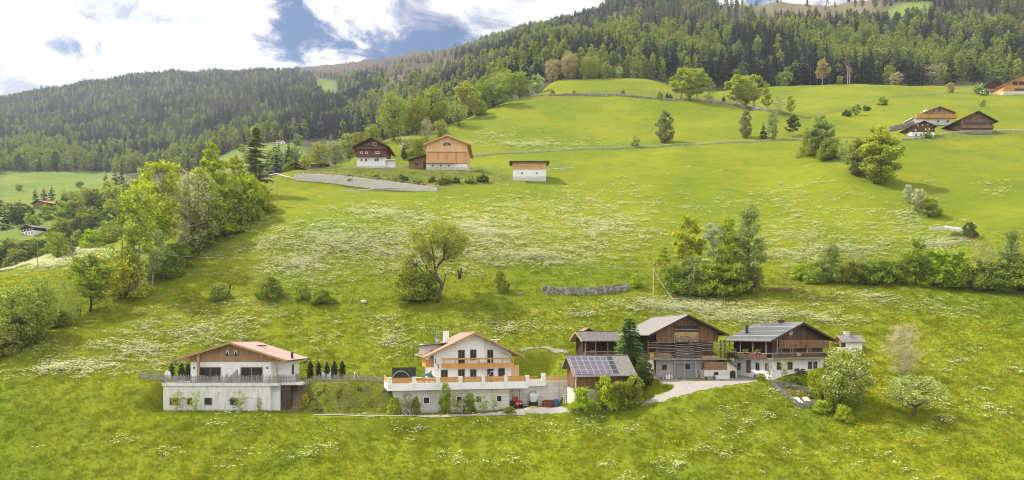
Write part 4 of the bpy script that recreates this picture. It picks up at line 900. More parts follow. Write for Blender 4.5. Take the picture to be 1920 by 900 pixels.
# ---------------------------------------------------------------- the big barn
def big_barn():
    ox, oy = T5(0, 0); b = Bld('old_barn', 'large weathered timber barn with slatted gallery, hay opening and grey roof', 'barn', ox, oy, -8.4, 8)
    Wd = 12.2; eL, rg, eR = (-1.9, .22), (5.75, 3.98), (13.6, .3); sl = slope(eL, rg, eR); ut = lambda a: sl(a) - .28
    D = 17.0; zg, zb_ = -4.2, -.95
    q = MB(); q.box(0, Wd, .0, D, -8.6, zg - .01); b.part('stone_storey', q, 'grey_render')
    q = MB(); q.box(.3, Wd - .2, 1.7, D - .1, zg, zb_); b.part('inner_wall', q, 'dark_boards')
    b.planks('inner_boarding', 'F', 1.7, .3, Wd - .2, zg + .05, zb_ - .05, 'old_brown_boards', .35, .05, 3)
    q = MB(); q.prism([(0, zb_ + .002), (Wd, zb_ + .002), (Wd, ut(Wd)), (rg[0], ut(rg[0])), (0, ut(0))], .06, D); b.part('upper_storey', q, 'dark_boards')
    r = b.gable_roof(eL, rg, eR, -1.5, D + 1.2, .2, 'grey_shingles', 'v', 'dark_trim', gutter='dark_trim')
    for a in (-.9, 0.1, 3.0, 5.75, 8.6, 11.9, 12.8):
        q = MB(); q.box(a - .1, a + .1, -1.35, .3, ut(a) - .24, ut(a) - .02); b.sub('purlin', q, 'dark_trim', r)
    # boarding either side of the hay opening; opening with slats, hay hatch boards
    b.planks('gable_boarding', 'F', .06, .05, 3.35, zb_ - .15, lambda a: ut(a) - .03, 'brown_boards', .26, .07, 11, .05)
    b.planks('gable_boarding', 'F', .06, 8.35, Wd - .05, zb_ - .15, lambda a: ut(a) - .03, 'brown_boards', .26, .07, 12, .05)
    b.planks('gable_boarding', 'F', .06, 3.4, 8.3, 1.95, lambda a: ut(a) - .03, 'brown_boards', .26, .06, 13, .03)
    q = MB(); q.box(3.4, 8.3, -.02, .05, .6, 1.95, m=0); b.part('hay_opening', q, 'black_metal')
    for z in (1.15, .62): q = MB(); q.wallbox('F', -.02, 3.35, 8.35, z, z + .16, .01, .08); b.part('slat', q, 'rail_wood')
    b.planks('hatch_boarding', 'F', -.02, 3.4, 8.3, zb_ - .2, .55, 'grey_poles', .24, .09, 14, .05)
    q = MB(7); g = q.g
    for k in range(60):
        a = g.uniform(3.6, 8.1); q.rock((a, -.16, .5 - g.random() ** 2 * .9), .3, .07, .16)
    b.part('hay', q, 'hay', None, None, 'stuff')
    for a in (3.35, 8.35): q = MB(); q.wallbox('F', .06, a - .1, a + .1, zb_ - .2, ut(a) - .1, .08, .16); b.part('post', q, 'old_brown_boards')
    # gallery: deck, posts, rails, lying boards
    q = MB(); q.box(-2.1, Wd + 1.0, -1.3, 1.68, zg - .22, zg - .002); b.part('gallery_deck', q, 'grey_poles')
    q = MB(); q.box(-2.15, Wd + 1.05, -1.42, -1.31, zg - .26, zg + .06); b.part('fascia_board', q, 'grey_poles')
    for a in (-2.0, -.2, 3.4, 5.9, 8.3, 12.2, 13.0):
        q = MB(); q.box(a - .1, a + .1, -1.25, -1.05, zg, min(zb_ + .2, sl(a) - .3)); b.part('post', q, 'old_brown_boards')
    g = random.Random(4)
    for (a0, a1, zs) in ((-2.0, 3.4, (.25, .75, 1.25, 1.95, 2.5, 3.0)), (3.45, 5.85, (.3, .65, 1.0, 1.4, 1.8, 2.2, 2.6)), (5.95, 8.25, (.3, .6, .95, 1.35, 1.75, 2.15, 2.55, 2.85)), (8.35, 13.0, (1.5, 1.9, 2.3, 2.65, 2.95))):
        for z in zs:
            d0 = g.uniform(-.14, .14); q = MB(int(z * 100 + a0)); q.tube([(a0, -1.33, zg + z + d0), (a1, -1.33, zg + z - d0)], g.uniform(.05, .085), 6); b.part('rail', q, 'grey_poles')
    for k in range(9):
        z = zg + .2 + k * .19; q = MB(k); x0 = 3.5 + g.uniform(-.4, .5); q.box(x0, x0 + g.uniform(1.8, 4.4), -1.0 + (k % 3) * .2, -.85 + (k % 3) * .2, z, z + .15); b.part('stacked_board', q, 'grey_poles')
    for k in range(6):
        z = zg + .1 + k * .16; q = MB(k + 20); q.box(-.6 + k * .1, 3.0 - k * .12, -.9, -.6, z, z + .13); b.part('stacked_board', q, 'rail_wood')
    q = MB(); q.box(8.4, 12.0, -1.1, -.3, zg + .02, zg + .5); b.part('plank_bundle', q, 'rail_wood')
    q = MB(); q.box(-1.6, -.8, -1.0, -.4, zg + .3, zg + 1.05); q.box(-1.0, -.4, -.9, -.3, zg + .01, zg + .3); b.part('crate', q, 'flower_gold', None, 'yellow plastic crate on the gallery')
    # ground floor
    b.window('F', 0, 1.1, 2.1, -6.4, -5.3, 'grey_poles', mull=0)
    q = MB(); q.wallbox('F', 0, 3.4, 7.7, -8.2, -4.65, .004, .05); dg = b.part('gate', q, 'grey_fence', None, 'wide grey mesh gate in a pale frame')
    for a in (3.4, 5.45, 7.6): q = MB(); q.wallbox('F', 0, a, a + .13, -8.2, -4.5, .052, .15); b.sub('frame', q, 'metal', dg)
    for z in (-8.2, -4.95): q = MB(); q.wallbox('F', 0, 3.53, 7.6, z, z + .13, .052, .14); b.sub('crossbar', q, 'white_paint', dg)
    q = MB(); q.wallbox('F', 0, 5.7, 6.6, -6.2, -5.3, .052, .07); b.sub('pane', q, 'glass', dg)
    q = MB(); q.wallbox('F', 0, 7.8, 8.7, -7.7, -6.4, .06, .1); sm = b.part('wicket_door', q, 'grey_poles')
    for a0, z0, a1, z1 in ((7.8, -7.7, 8.7, -6.4),): q = MB(); q.tube([(a0, -.14, z0), (a1, -.14, z1)], .05, 5); q.tube([(a0, -.14, z1), (a1, -.14, z1)], .05, 5); q.tube([(a0, -.14, z0), (a0, -.14, z1)], .05, 5); q.tube([(a1, -.14, z0), (a1, -.14, z1)], .05, 5); b.sub('brace', q, 'white_paint', sm)
    # white annex with firewood, lean-to on the right
    q = MB(); q.box(7.8 + .95, Wd + 1.0, -1.6, .0, -8.6, -6.35); an = b.part('annex_wall', q, 'cream_render')
    b.window('F', -1.6, 10.6, 11.5, -7.5, -6.7, 'grey_poles', mull=0)
    q = MB(); q.box(8.7, 13.25, -1.65, -1.5, -6.34, -6.22); b.part('shelf', q, 'grey_poles')
    # lean-to with arched doorway
    q = MB(); q.hexa([(13.22, -1.7, -8.6), (15.2, -1.5, -8.6), (15.2, 4, -8.6), (13.22, 4, -8.6), (13.22, -1.7, -4.75), (15.2, -1.5, -5.9), (15.2, 4, -5.9), (13.22, 4, -4.75)]); b.part('lean_to', q, 'cream_render')
    q = MB(); q.strip([(12.9, -4.5), (15.7, -6.05)], -2.1, 4.3, .12, 'v'); b.part('lean_to_roof', q, 'dark_shingles')
    q = MB(); n = 8; pr = [(13.75, -8.4), (14.85, -8.4)] + [(14.3 + .55 * math.cos(math.pi * k / n), -6.95 + .5 * math.sin(math.pi * k / n)) for k in range(n + 1)]; q.prism(pr, -1.74, -1.60); b.part('door', q, 'dark_boards', None, 'arched dark doorway')
    # firewood on the annex: one stack, each visible log end a piece
    w = thing('firewood_stack', 'long stack of split firewood under the barn gallery', 'firewood', T5(8.8, -1.5) + (-6.22,), R(8)); g = random.Random(8)
    meshes = []
    for k in range(5):
        q = MB(k); n = 6; r0 = .12 + .012 * k; q.tube([(0, 0, 0), (0, 1.2, 0)], [r0, r0 * .95], n); meshes.append(mesh_from('log', q.v, q.f, q.r, None, ('firewood_ends',)))
    for row in range(6):
        for i in range(17): link('log', meshes[g.randrange(5)], w, (.18 + i * .262 + (row % 2) * .12, g.uniform(-.1, .06), .12 + row * .21), 0)
    # yard things
    for k, (u, hgt, mat, lab) in enumerate(((2.0, .8, 'white_paint', 'white milk churn, leftmost of the containers by the barn wall'), (2.5, .95, 'white_paint', 'taller white milk churn beside the barn wall'), (3.0, .75, 'cream_render', 'cream coloured can next to the grey barn gate'), (1.3, .7, 'metal', 'grey metal can left of the white milk churns'))):
        x, y = T5(u - .3, -.8); c = thing('milk_churn', lab, 'churn', (x, y, float(GA.at(x, y)) + .02), 0, 'containers by the barn wall')
        q = MB(); q.tube([(0, 0, 0), (0, 0, hgt * .65), (0, 0, hgt * .85), (0, 0, hgt)], [.22, .22, .12, .14], 10); part('can', q, mat, c); q = MB(); q.tube([(0, 0, hgt), (0, 0, hgt + .06)], .16, 10); part('lid', q, 'metal', c)
    x, y = T5(11.8, -2.5); st = tag(link('stone_trough', None, None, (x, y, float(GA.at(x, y))), R(8)), 'long grey stone trough on the yard before the white annex', 'trough')
    q = MB(); q.box(-1.3, 1.3, -.4, .4, 0, .75); part('basin', q, 'pale_stone', st); q = MB(); q.box(-1.15, 1.15, -.25, .25, .752, .76); part('inside', q, 'black_metal', st)
    x, y = T5(9.7, -2.3); st = tag(link('log_bench', None, None, (x, y, float(GA.at(x, y))), R(8)), 'low dark timber bench left of the stone trough', 'bench')
    q = MB(); q.box(-1.2, 1.2, -.3, .3, .35, .5); part('seat', q, 'old_brown_boards', st)
    for sx in (-1, 1): q = MB(); q.box(sx * .9 - .15, sx * .9 + .15, -.25, .25, 0, .35); part('leg', q, 'old_brown_boards', st)
plain('flower_gold', (.62, .42, .03), .6)
big_barn()

# ---------------------------------------------------------------- farmhouse with roof of solar panels
def farmhouse():
    ox, oy = T6(0, 0); b = Bld('farmhouse', 'old farmhouse with white ground floor, dark timber storey and solar covered roof', 'farmhouse', ox, oy, -8.6, 22)
    Wd, D = 12.3, 10.6; eL, rg, eR = (-1.6, -.85), (6.1, 2.5), (14.0, -.72); sl = slope(eL, rg, eR); ut = lambda a: sl(a) - .3
    zb_ = -4.1
    q = MB(); q.box(0, Wd, 0, D, -9.2, zb_); b.part('ground_floor', q, 'white_render')
    q = MB(); q.prism([(.1, zb_ + .002), (Wd - .1, zb_ + .002), (Wd - .1, ut(Wd)), (rg[0], ut(rg[0])), (.1, ut(.1))], .1, D - .1); b.part('timber_storey', q, 'old_brown_boards')
    b.planks('gable_boarding', 'F', .1, .1, Wd - .1, -2.0, lambda a: ut(a) - .03, 'old_brown_boards', .25, .06, 21, .04)
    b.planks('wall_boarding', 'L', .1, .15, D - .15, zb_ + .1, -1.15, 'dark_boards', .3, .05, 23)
    r = b.gable_roof(eL, rg, eR, -1.35, D + 1.0, .2, 'dark_shingles', 'v', 'dark_trim', gutter='dark_trim')
    for a in (-.8, 2.5, 6.1, 9.7, 13): q = MB(); q.box(a - .1, a + .1, -1.25, .3, ut(a) - .24, ut(a) - .02); b.sub('purlin', q, 'dark_trim', r)
    # upper band of boards, balcony on two sides
    q = MB(); q.box(.6, Wd + .2, -1.0, .08, -2.2, -2.08); up = b.part('upper_gallery', q, 'old_brown_boards')
    mb = MB(31)
    a = .6
    while a < Wd + .1: mb.box(a, a + .17, -1.06 - mb.g.uniform(0, .03), -1.01, -2.25 + mb.g.uniform(-.04, .04), -.85); a += .185
    b.part('balustrade_boards', mb, 'brown_boards', up, None, 'stuff')
    q = MB(); q.box(.55, Wd + .25, -1.1, -.95, -.85, -.75); b.sub('handrail', q, 'brown_boards', up)
    balcony(b, 'balcony', -1.2, Wd + .2, -1.25, zb_ + .08, zb_ + 1.08, 'old_brown_boards', 1.24, 6, True, 'grey_poles', ends=False)
    q = MB(); q.box(-1.25, -.004, .0, D, zb_ - .12, zb_ + .08); bs = b.part('balcony', q, 'grey_poles', None, 'long side balcony of dark boards')
    mb = MB(33); v = .02
    while v < D - .1: mb.box(-1.31 - mb.g.uniform(0, .02), -1.26, v, v + .17, zb_ - .1, zb_ + .85); v += .19
    b.part('balustrade_boards', mb, 'old_brown_boards', bs, None, 'stuff')
    q = MB(); q.box(-1.34, -1.2, -1.2, D, zb_ + .86, zb_ + .98); b.sub('handrail', q, 'grey_poles', bs)
    for v in (.2, 3.6, 7.0, 10.2): q = MB(); q.box(-1.25, -1.1, v, v + .14, zb_ + .1, sl(-1.2) - .25); b.part('post', q, 'grey_poles')
    for a in (.0, 7.0, 12.1): q = MB(); q.box(a, a + .14, -1.2, -1.06, zb_ + 1.1, -2.22 if a > .5 else sl(0) - .25); b.part('post', q, 'grey_poles')
    for v in (1.5, 4.6, 8.0):                                 # flower boxes on the side balcony
        q = MB(); q.box(-1.5, -1.35, v, v + 1.5, zb_ + .98, zb_ + 1.14); fb = b.part('flower_box', q, 'rail_wood')
        q = MB(int(v * 9))
        for k in range(26): q.rock((-1.42 + q.g.uniform(-.15, .15), v + q.g.uniform(.1, 1.4), zb_ + 1.2 + q.g.uniform(0, .4)), .09, .1, .09)
        b.sub('flowers', q, 'vegetable', fb)['kind'] = 'stuff'
    q = MB(); q.box(4.5, 5.3, -1.36, -1.32, zb_ + .45, zb_ + 1.06); b.part('pink_cloth', q, 'pink_roof')
    # windows
    for a0, a1 in ((1.2, 2.3), (4.2, 5.4), (8.4, 9.5)): b.window('F', .1, a0, a1, zb_ + .7, zb_ + 1.85, 'white_frame', mull=1)
    for a0, a1, m_ in ((1.0, 2.1, 0), (3.5, 4.7, 1), (8.4, 9.4, 1), (9.7, 10.7, 1)): b.window('F', 0, a0, a1, -6.2, -4.75, 'grey_poles', mull=m_, cross=1)
    b.window('L', 0, 8.4, 9.3, -6.6, -5.2, 'grey_poles'); b.window('L', 0, 3.3, 4.3, -6.4, -5.0, 'grey_poles'); b.window('L', 0, .9, 1.8, -6.4, -5.0, 'grey_poles')
    b.door('L', 0, 5.6, 6.8, -7.0, -4.6, 'brown_boards')
    q = MB(); n = 14; cx_, cz = 4.3, .62; q.add([(cx_ + .48 * math.cos(6.283 * i / n), -.06 - .05 * math.sin(6.283 * i / n), cz + .52 * math.sin(6.283 * i / n)) for i in range(n)] + [(cx_, -.0, cz)], [(i, (i + 1) % n, n) for i in range(n)]); q.tube([(cx_, .05, cz), (cx_, -.3, cz - .1)], .04, 5); b.part('satellite_dish', q, 'metal')
    # solar panels on the left slope
    dx, dz = rg[0] - eL[0], rg[1] - eL[1]; ln = math.hypot(dx, dz); tx, tz = dx / ln, dz / ln; nx, nz = -tz, tx
    cw, ch = .86, 2.02
    q = MB(); P = lambda v, s_, h: (s_ * tx + h * nx, v, s_ * tz + h * nz)
    for v0, v1, s0, s1, h0, h1, m in ((.015, cw - .015, .02, ch - .02, .04, .085, 1), (.04, cw - .04, .07, ch - .07, .086, .095, 0)):
        q.hexa([P(v0, s0, h0), P(v1, s0, h0), P(v1, s1, h0), P(v0, s1, h0), P(v0, s0, h1), P(v1, s0, h1), P(v1, s1, h1), P(v0, s1, h1)], m=m)
    me = mesh_from('solar_panel', q.v, q.f, q.r, q.m, ('slate_cells', 'panel_frame'))
    for j in range(4):
        for i in range(14):
            if j == 3 and i > 10: continue
            s0 = .18 + j * (ch + .04); v = -1.2 + i * cw
            if v + cw > D + .9: continue
            link('solar_panel', me, b.t, (eL[0] + s0 * tx, v, eL[1] + s0 * tz - b.zb))
    q = MB(); x = 1.4; q.tube([(x, 8.3, sl(x) - .2), (x, 8.3, sl(x) + 1.5)], .28, 8); q.tube([(x, 8.3, sl(x) + 1.5), (x, 8.3, sl(x) + 1.62)], .36, 8); b.sub('chimney', q, 'black_metal', r)
    q = MB(); q.box(5.6, 6.4, 3.8, 4.6, 1.9, 2.95); q.box(5.45, 6.55, 3.65, 4.75, 2.96, 3.06); b.sub('chimney', q, 'dark_trim', r)
    # garden shed doors, dark woodpile at the wall
    q = MB(3)
    for k in range(30): q.rock((6.3 + q.g.uniform(-1, 1), -.5 + q.g.uniform(-.2, .3), -8.2 + q.g.uniform(0, 2.2)), .3, .2, .16)
    w = thing('woodpile', 'dark tarpaulin covered woodpile leaning on the white farmhouse wall', 'woodpile', (0, 0, 0), 0)
    x, y = T6(0, 0); w.location = (x, y, 0); w.rotation_euler = (0, 0, R(22)); o = part('logs', q, 'old_brown_boards', w, None, 'stuff')
    # red flower pots by the corner
    for k, (u, v, mat, lab) in enumerate(((-1.8, 1.2, 'flower_red', 'red flowering pot at the near corner of the farmhouse'), (-1.9, 2.1, 'blue_plastic', 'blue pot beside the red flowers at the farmhouse corner'))):
        x, y = T6(u, v); c = thing('flower_pot', lab, 'flower pot', (x, y, float(GA.at(x, y))), 0)
        q = MB(); q.tube([(0, 0, 0), (0, 0, .45)], [.2, .3], 9); part('pot', q, 'rust' if k == 0 else 'blue_plastic', c)
        q = MB(k)
        for _ in range(25): q.rock((q.g.uniform(-.35, .35), q.g.uniform(-.3, .3), .5 + q.g.uniform(0, .5)), .12, .12, .1)
        part('blooms', q, mat, c)
farmhouse()

def bake_hut():
    x, y, z = GA.hit(1598, 660); b = Bld('bake_hut', 'small white hut with grey roof and stub chimney right of the farmhouse', 'hut', x, y, z, 12)
    z0 = z
    k = y / 1280
    q = MB(); q.box(-.9, 2.3, 0, 3.0, z0 - 1.0, z0 + 2.2); q.prism([(0, z0 + 2.201), (3.0, z0 + 2.201), (1.5, z0 + 3.2)], -.9, 2.3, 'u'); b.part('wall', q, 'white_render')
    r = b.gable_roof((-.5, z0 + 2.0), (1.5, z0 + 3.45), (3.5, z0 + 2.0), -2.3, 2.8, .12, 'grey_shingles', 'u', 'rail_wood')
    q = MB(); q.box(-.5, .35, 1.2, 2.0, z0 + 3.0, z0 + 4.1); q.box(-.65, .5, 1.05, 2.15, z0 + 4.1, z0 + 4.2); b.sub('chimney', q, 'cream_render', r)
    q = MB(); q.box(-2.1, -.92, .2, 2.6, z0 - 1, z0 + .9); b.part('oven_block', q, 'cream_render')
    q = MB(); q.wallbox('L', -.9, .8, 2.0, z0 + 1.0, z0 + 1.9, .01, .04); b.part('hatch', q, 'dark_boards')
bake_hut()

# ---------------------------------------------------------------- the two farms above, the farms far off
def far_gable(name, label, cat, pxL, pxR, py_base, py_eave, py_ridge, wall_px, Y, D, low_py, mats, roof, deg=0, windows=(), trim='dark_trim', base_mat='white_render', ovh=1.2, extra=None, gm='glass', pxRidge=None):
    """a gabled house given by the pixel lines of its front at distance Y; converted to metres in its own frame"""
    s = Y / 1280; cx = (wall_px[0] + wall_px[1]) / 2; ox = (cx - 960) * s; Z = lambda py: (630 - py) * s; U = lambda px: (px - cx) * s
    b = Bld(name, label, cat, ox, Y, Z(py_base), deg); b.U, b.Z, b.s = U, Z, s
    eL, eR = (U(pxL), Z(py_eave)), (U(pxR), Z(py_eave)); rg = (U(pxRidge) if pxRidge else (eL[0] + eR[0]) / 2, Z(py_ridge)); sl = slope(eL, rg, eR); b.sl = sl
    w0, w1 = U(wall_px[0]), U(wall_px[1]); zl = Z(low_py)
    q = MB(); q.box(w0, w1, 0, D, Z(py_base) - 3, zl); b.part('ground_floor', q, base_mat)
    q = MB(); q.prism([(w0 - .05, zl + .002), (w1 + .05, zl + .002), (w1 + .05, sl(w1) - .3), (rg[0], rg[1] - .3), (w0 - .05, sl(w0) - .3)], -.06, D - .1); b.part('timber_storey', q, mats)
    b.planks('boarding', 'F', -.06, w0 - .03, w1 + .03, zl + .05, lambda a: sl(a) - .34, mats, .5, .1, 5)
    b.gable_roof(eL, rg, eR, -ovh, D + 1, .28, roof, 'v', trim)
    for (x0, x1, y0, y1, fm) in windows:
        p = 0 if y1 > low_py - 1 and y0 > low_py - 2 else -.17
        b.window('F', p, U(x0), U(x1), Z(y1), Z(y0), fm, gm, fw=.18, mull=1 if (x1 - x0) * s > 1.6 else 0, d=.1)
    b.w0, b.w1 = w0, w1
    return b
b = far_gable('chalet', 'dark brown chalet with white ground floor on the upper terrace, left of the pale barn', 'house', 661.5, 732, 313, 277, 259.5, (669, 722.5), 284, 13, 294.5, 'chalet_boards', 'dark_sheet', 0,
              [(675.5, 680.5, 297, 303, 'white_frame'), (684, 689, 297, 303, 'white_frame'), (702, 711, 296, 303, 'white_frame'), (676, 681, 284.5, 288.5, 'white_frame'), (685, 690, 284.5, 288.5, 'white_frame'), (703, 712.5, 284.5, 288.5, 'white_frame'), (699, 706, 267.5, 273.5, 'white_frame'), (687.5, 694, 267, 273, 'dark_trim')], ovh=1.8)
balcony(b, 'balcony', b.U(669) - .2, b.U(722.5) + .2, -1.3, b.Z(294), b.Z(290), 'chalet_boards', 1.2, 5, True)
balcony(b, 'balcony', b.U(669) - .2, b.U(722.5) + .2, -.9, b.Z(280), b.Z(276), 'chalet_boards', .8, 5, True)
q = MB(); q.box(b.U(686), b.U(706), -1.2, -.2, b.Z(275), b.Z(274.2)); b.part('balcony', q, 'chalet_boards', None, 'small balcony under the ridge')
q = MB(); q.box(b.U(723), b.U(738), 2, 6, b.Z(314), b.Z(299)); q.box(b.U(723), b.U(739), 1, 7, b.Z(298.9), b.Z(297.6)); b.part('side_annex', q, 'white_render')
q = MB(); x = b.U(719); q.box(x - .7, x + .7, 6, 7.4, b.sl(x) - .5, b.sl(x) + 1.2); b.part('chimney', q, 'white_render')

b = far_gable('larch_barn', 'big new pale larch barn with arched gable window on the upper terrace', 'barn', 794.5, 882.5, 314.5, 272, 254.5, (799.5, 876), 283, 20, 307, 'pale_larch_boards', 'brown_sheet' if 'brown_sheet' in M else 'red_roof', 0, [(809, 814.5, 309, 313, 'white_frame'), (824, 829.5, 309, 313, 'white_frame'), (839, 845, 309, 313, 'white_frame')], 'larch_boards', ovh=1.5)
U, Z = b.U, b.Z
b.planks('lower_boarding', 'F', -.2, U(800), U(876), Z(306.5), Z(286.5), 'larch_boards', .55, .1, 6)
for px in (800, 821, 838, 855, 875.5): q = MB(); q.box(U(px) - .2, U(px) + .2, -.62, -.32, Z(306.5), Z(285)); b.part('post', q, 'orange_boards')
q = MB(); q.box(U(799), U(876.5), -.66, -.3, Z(285.5), Z(284.4)); b.part('beam', q, 'larch_boards')
balcony(b, 'loading_deck', U(800), U(855), -1.5, Z(306), Z(301.5), 'larch_boards', 1.1, 3, True)
q = MB(); n = 10; cx_ = U(838.2); q.prism([(cx_ + 1.7 * math.cos(math.pi * k / n), Z(273) + 1.3 * math.sin(math.pi * k / n)) for k in range(n + 1)], -.23, -.17); ar = b.part('arched_window', q, 'glass')
q = MB(); q.strip([(cx_ + 1.85 * math.cos(math.pi * k / n), Z(273) + 1.45 * math.sin(math.pi * k / n)) for k in range(n + 1)], -.27, -.235, .14); q.box(cx_ - .09, cx_ + .09, -.27, -.235, Z(273), Z(273) + 1.3); b.sub('frame', q, 'larch_boards', ar)
q = MB(); q.prism([(U(766), Z(315)), (U(799), Z(315)), (U(799), Z(291)), (U(766), Z(300))], 1, 13); an = b.part('side_barn', q, 'brown_boards')
q = MB(); q.strip([(U(765), Z(299.5)), (U(799), Z(289.5))], -.8, 14, .25); b.sub('side_roof', q, 'dark_sheet', an)
q = MB(); q.wallbox('F', 1, U(793), U(798), Z(314), Z(303), .01, .08); b.sub('side_door', q, 'dark_boards', an)
q = MB(); q.wallbox('F', 1, U(777), U(784), Z(309), Z(304), .01, .08); b.sub('side_window', q, 'dark_trim', an)

def flat_shed():
    Y = 270; s = Y / 1280; cx = 993; U = lambda p: (p - cx) * s; Z = lambda p: (630 - p) * s
    b = Bld('field_shed', 'small larch clad shed on a white plastered base under a thin flat roof', 'shed', (cx - 960) * s, Y, Z(333), 0)
    q = MB(); q.box(U(961.5), U(1024), 0, 7, Z(340), Z(317)); b.part('plaster_base', q, 'white_render')
    q = MB(); q.box(U(961), U(1024.5), -.1, 7.1, Z(317) + .002, Z(303.5)); b.part('timber_wall', q, 'larch_boards')
    b.planks('boarding', 'F', -.1, U(961), U(1024.5), Z(317.4), Z(304), 'larch_boards', .5, .1, 8)
    q = MB(); q.strip([(-1.5, Z(303.2)), (8.3, Z(299.5))], U(955), U(1030), .35, 'u'); b.part('roof', q, 'dark_sheet')
    for x in (976, 1001): b.window('F', -.2, U(x), U(x + 6), Z(309), Z(304.8), 'white_frame', fw=.15)
    for x in (976, 1004): b.window('F', 0, U(x), U(x + 5), Z(327), Z(322.5), 'white_frame', fw=.15)
flat_shed()

# right-hand farm
b = far_gable('white_chalet', 'white farmhouse with timber gable and long wooden balcony on the right slope', 'house', 1728, 1791, 231, 211.5, 200, (1732, 1783.5), 346, 14, 218, 'honey_boards', 'red_roof', 0, [(1749, 1753, 205, 209, 'dark_trim'), (1759, 1763, 205, 209, 'dark_trim'), (1744, 1748, 213, 217.5, 'dark_trim'), (1756, 1760, 213, 217.5, 'dark_trim'), (1768, 1772, 213, 217.5, 'dark_trim'), (1757, 1761, 226, 229.5, 'dark_trim'), (1775, 1779, 226, 229.5, 'dark_trim')], 'wood_trim', ovh=1.4)
q = MB(); q.box(b.U(1732), b.U(1784), -.03, 5, b.Z(218.5), b.Z(210.5)); b.part('wall', q, 'white_render')
balcony(b, 'balcony', b.U(1715), b.U(1790.5), -1.8, b.Z(222.5), b.Z(216), 'orange_boards', 1.6, 6, True)
q = MB(); q.box(b.U(1714), b.U(1731.5), -.6, 8, b.Z(236), b.Z(222)); q.strip([(b.U(1709), b.Z(221)), (b.U(1733), b.Z(212))], -.5, 9, .25); b.part('side_wing', q, 'white_render', None, 'low white wing with a pale sloping roof')
q = MB(); q.hexa([(b.U(1724), -1, b.Z(218)), (b.U(1731), -1, b.Z(218)), (b.U(1734), 3, b.Z(213)), (b.U(1727), 3, b.Z(213)), (b.U(1724), -1, b.Z(218) + .1), (b.U(1731), -1, b.Z(218) + .1), (b.U(1734), 3, b.Z(213) + .1), (b.U(1727), 3, b.Z(213) + .1)]); b.part('solar_panel', q, 'dark_cells')
q = MB(); q.box(b.U(1744), b.U(1748), 4, 6, b.Z(205), b.Z(200.5)); b.part('chimney', q, 'white_render')
b = far_gable('log_house', 'small dark brown log house with white shuttered windows and white base on the right slope', 'house', 1704, 1755, 260, 238, 227.5, (1709, 1752), 318, 9, 247.5, 'chalet_boards', 'dark_sheet', 0, [(1719, 1721.5, 234, 237, 'white_paint'), (1728, 1730.5, 233, 236, 'white_paint'), (1737.5, 1740, 232, 235.5, 'white_paint'), (1715, 1717.5, 243, 246, 'white_paint'), (1734, 1736.5, 241.5, 244.5, 'white_paint'), (1740.5, 1743, 241, 244, 'white_paint'), (1716, 1719, 251, 255, 'dark_trim'), (1725.5, 1728.5, 251, 255, 'dark_trim')], gm='white_paint', pxRidge=1730)
b = far_gable('brown_barn', 'reddish brown timber barn with dark opening band on the right slope', 'barn', 1788, 1868, 248, 229, 209.5, (1801.5, 1861), 326, 15, 244, 'brown_boards', 'dark_sheet', 0, [], base_mat='grey_render', ovh=1.5, pxRidge=1831)
for k, (x0, x1) in enumerate(((1807, 1820.5), (1822, 1833), (1834.5, 1841), (1842, 1850), (1852, 1859.5))):
    q = MB(); q.wallbox('F', -.16, b.U(x0), b.U(x1), b.Z(235.5), b.Z(229), .01, .06); b.part('opening', q, 'black_metal')
for z in (230.8, 233.2): q = MB(); q.wallbox('F', -.16, b.U(1805), b.U(1860), b.Z(z) - .12, b.Z(z) + .12, .065, .12); b.part('slat', q, 'brown_boards')
q = MB(); q.box(b.U(1802), b.U(1861), -.9, -.25, b.Z(241), b.Z(236.2)); b.part('gallery', q, 'brown_boards')
b = far_gable('hill_house', 'dark timber house with white base below the forest at the right edge', 'house', 1846, 1882, 174.5, 160, 150.5, (1850, 1879), 463, 9, 165.5, 'dark_boards', 'dark_sheet', 0, [(1856, 1858.5, 168, 171, 'dark_trim'), (1868, 1872, 168.5, 172, 'dark_trim')])
balcony(b, 'balcony', b.U(1849), b.U(1881), -1.2, b.Z(166), b.Z(163), 'dark_boards', 1.1, 3, True)
b = far_gable('orange_barn', 'bright orange timber barn cut by the right edge of the picture', 'barn', 1878, 1975, 174.5, 160, 140, (1881, 1970), 452, 18, 171.5, 'orange_boards', 'red_roof', 0, [], 'orange_boards', ovh=1.5)
for x0, x1, y0, y1 in ((1898, 1908, 153, 160), (1909.5, 1925, 153, 160), (1902, 1925, 166, 170)): q = MB(); q.wallbox('F', -.16, b.U(x0), b.U(x1), b.Z(y1), b.Z(y0), .01, .05); b.part('opening', q, 'dark_boards')

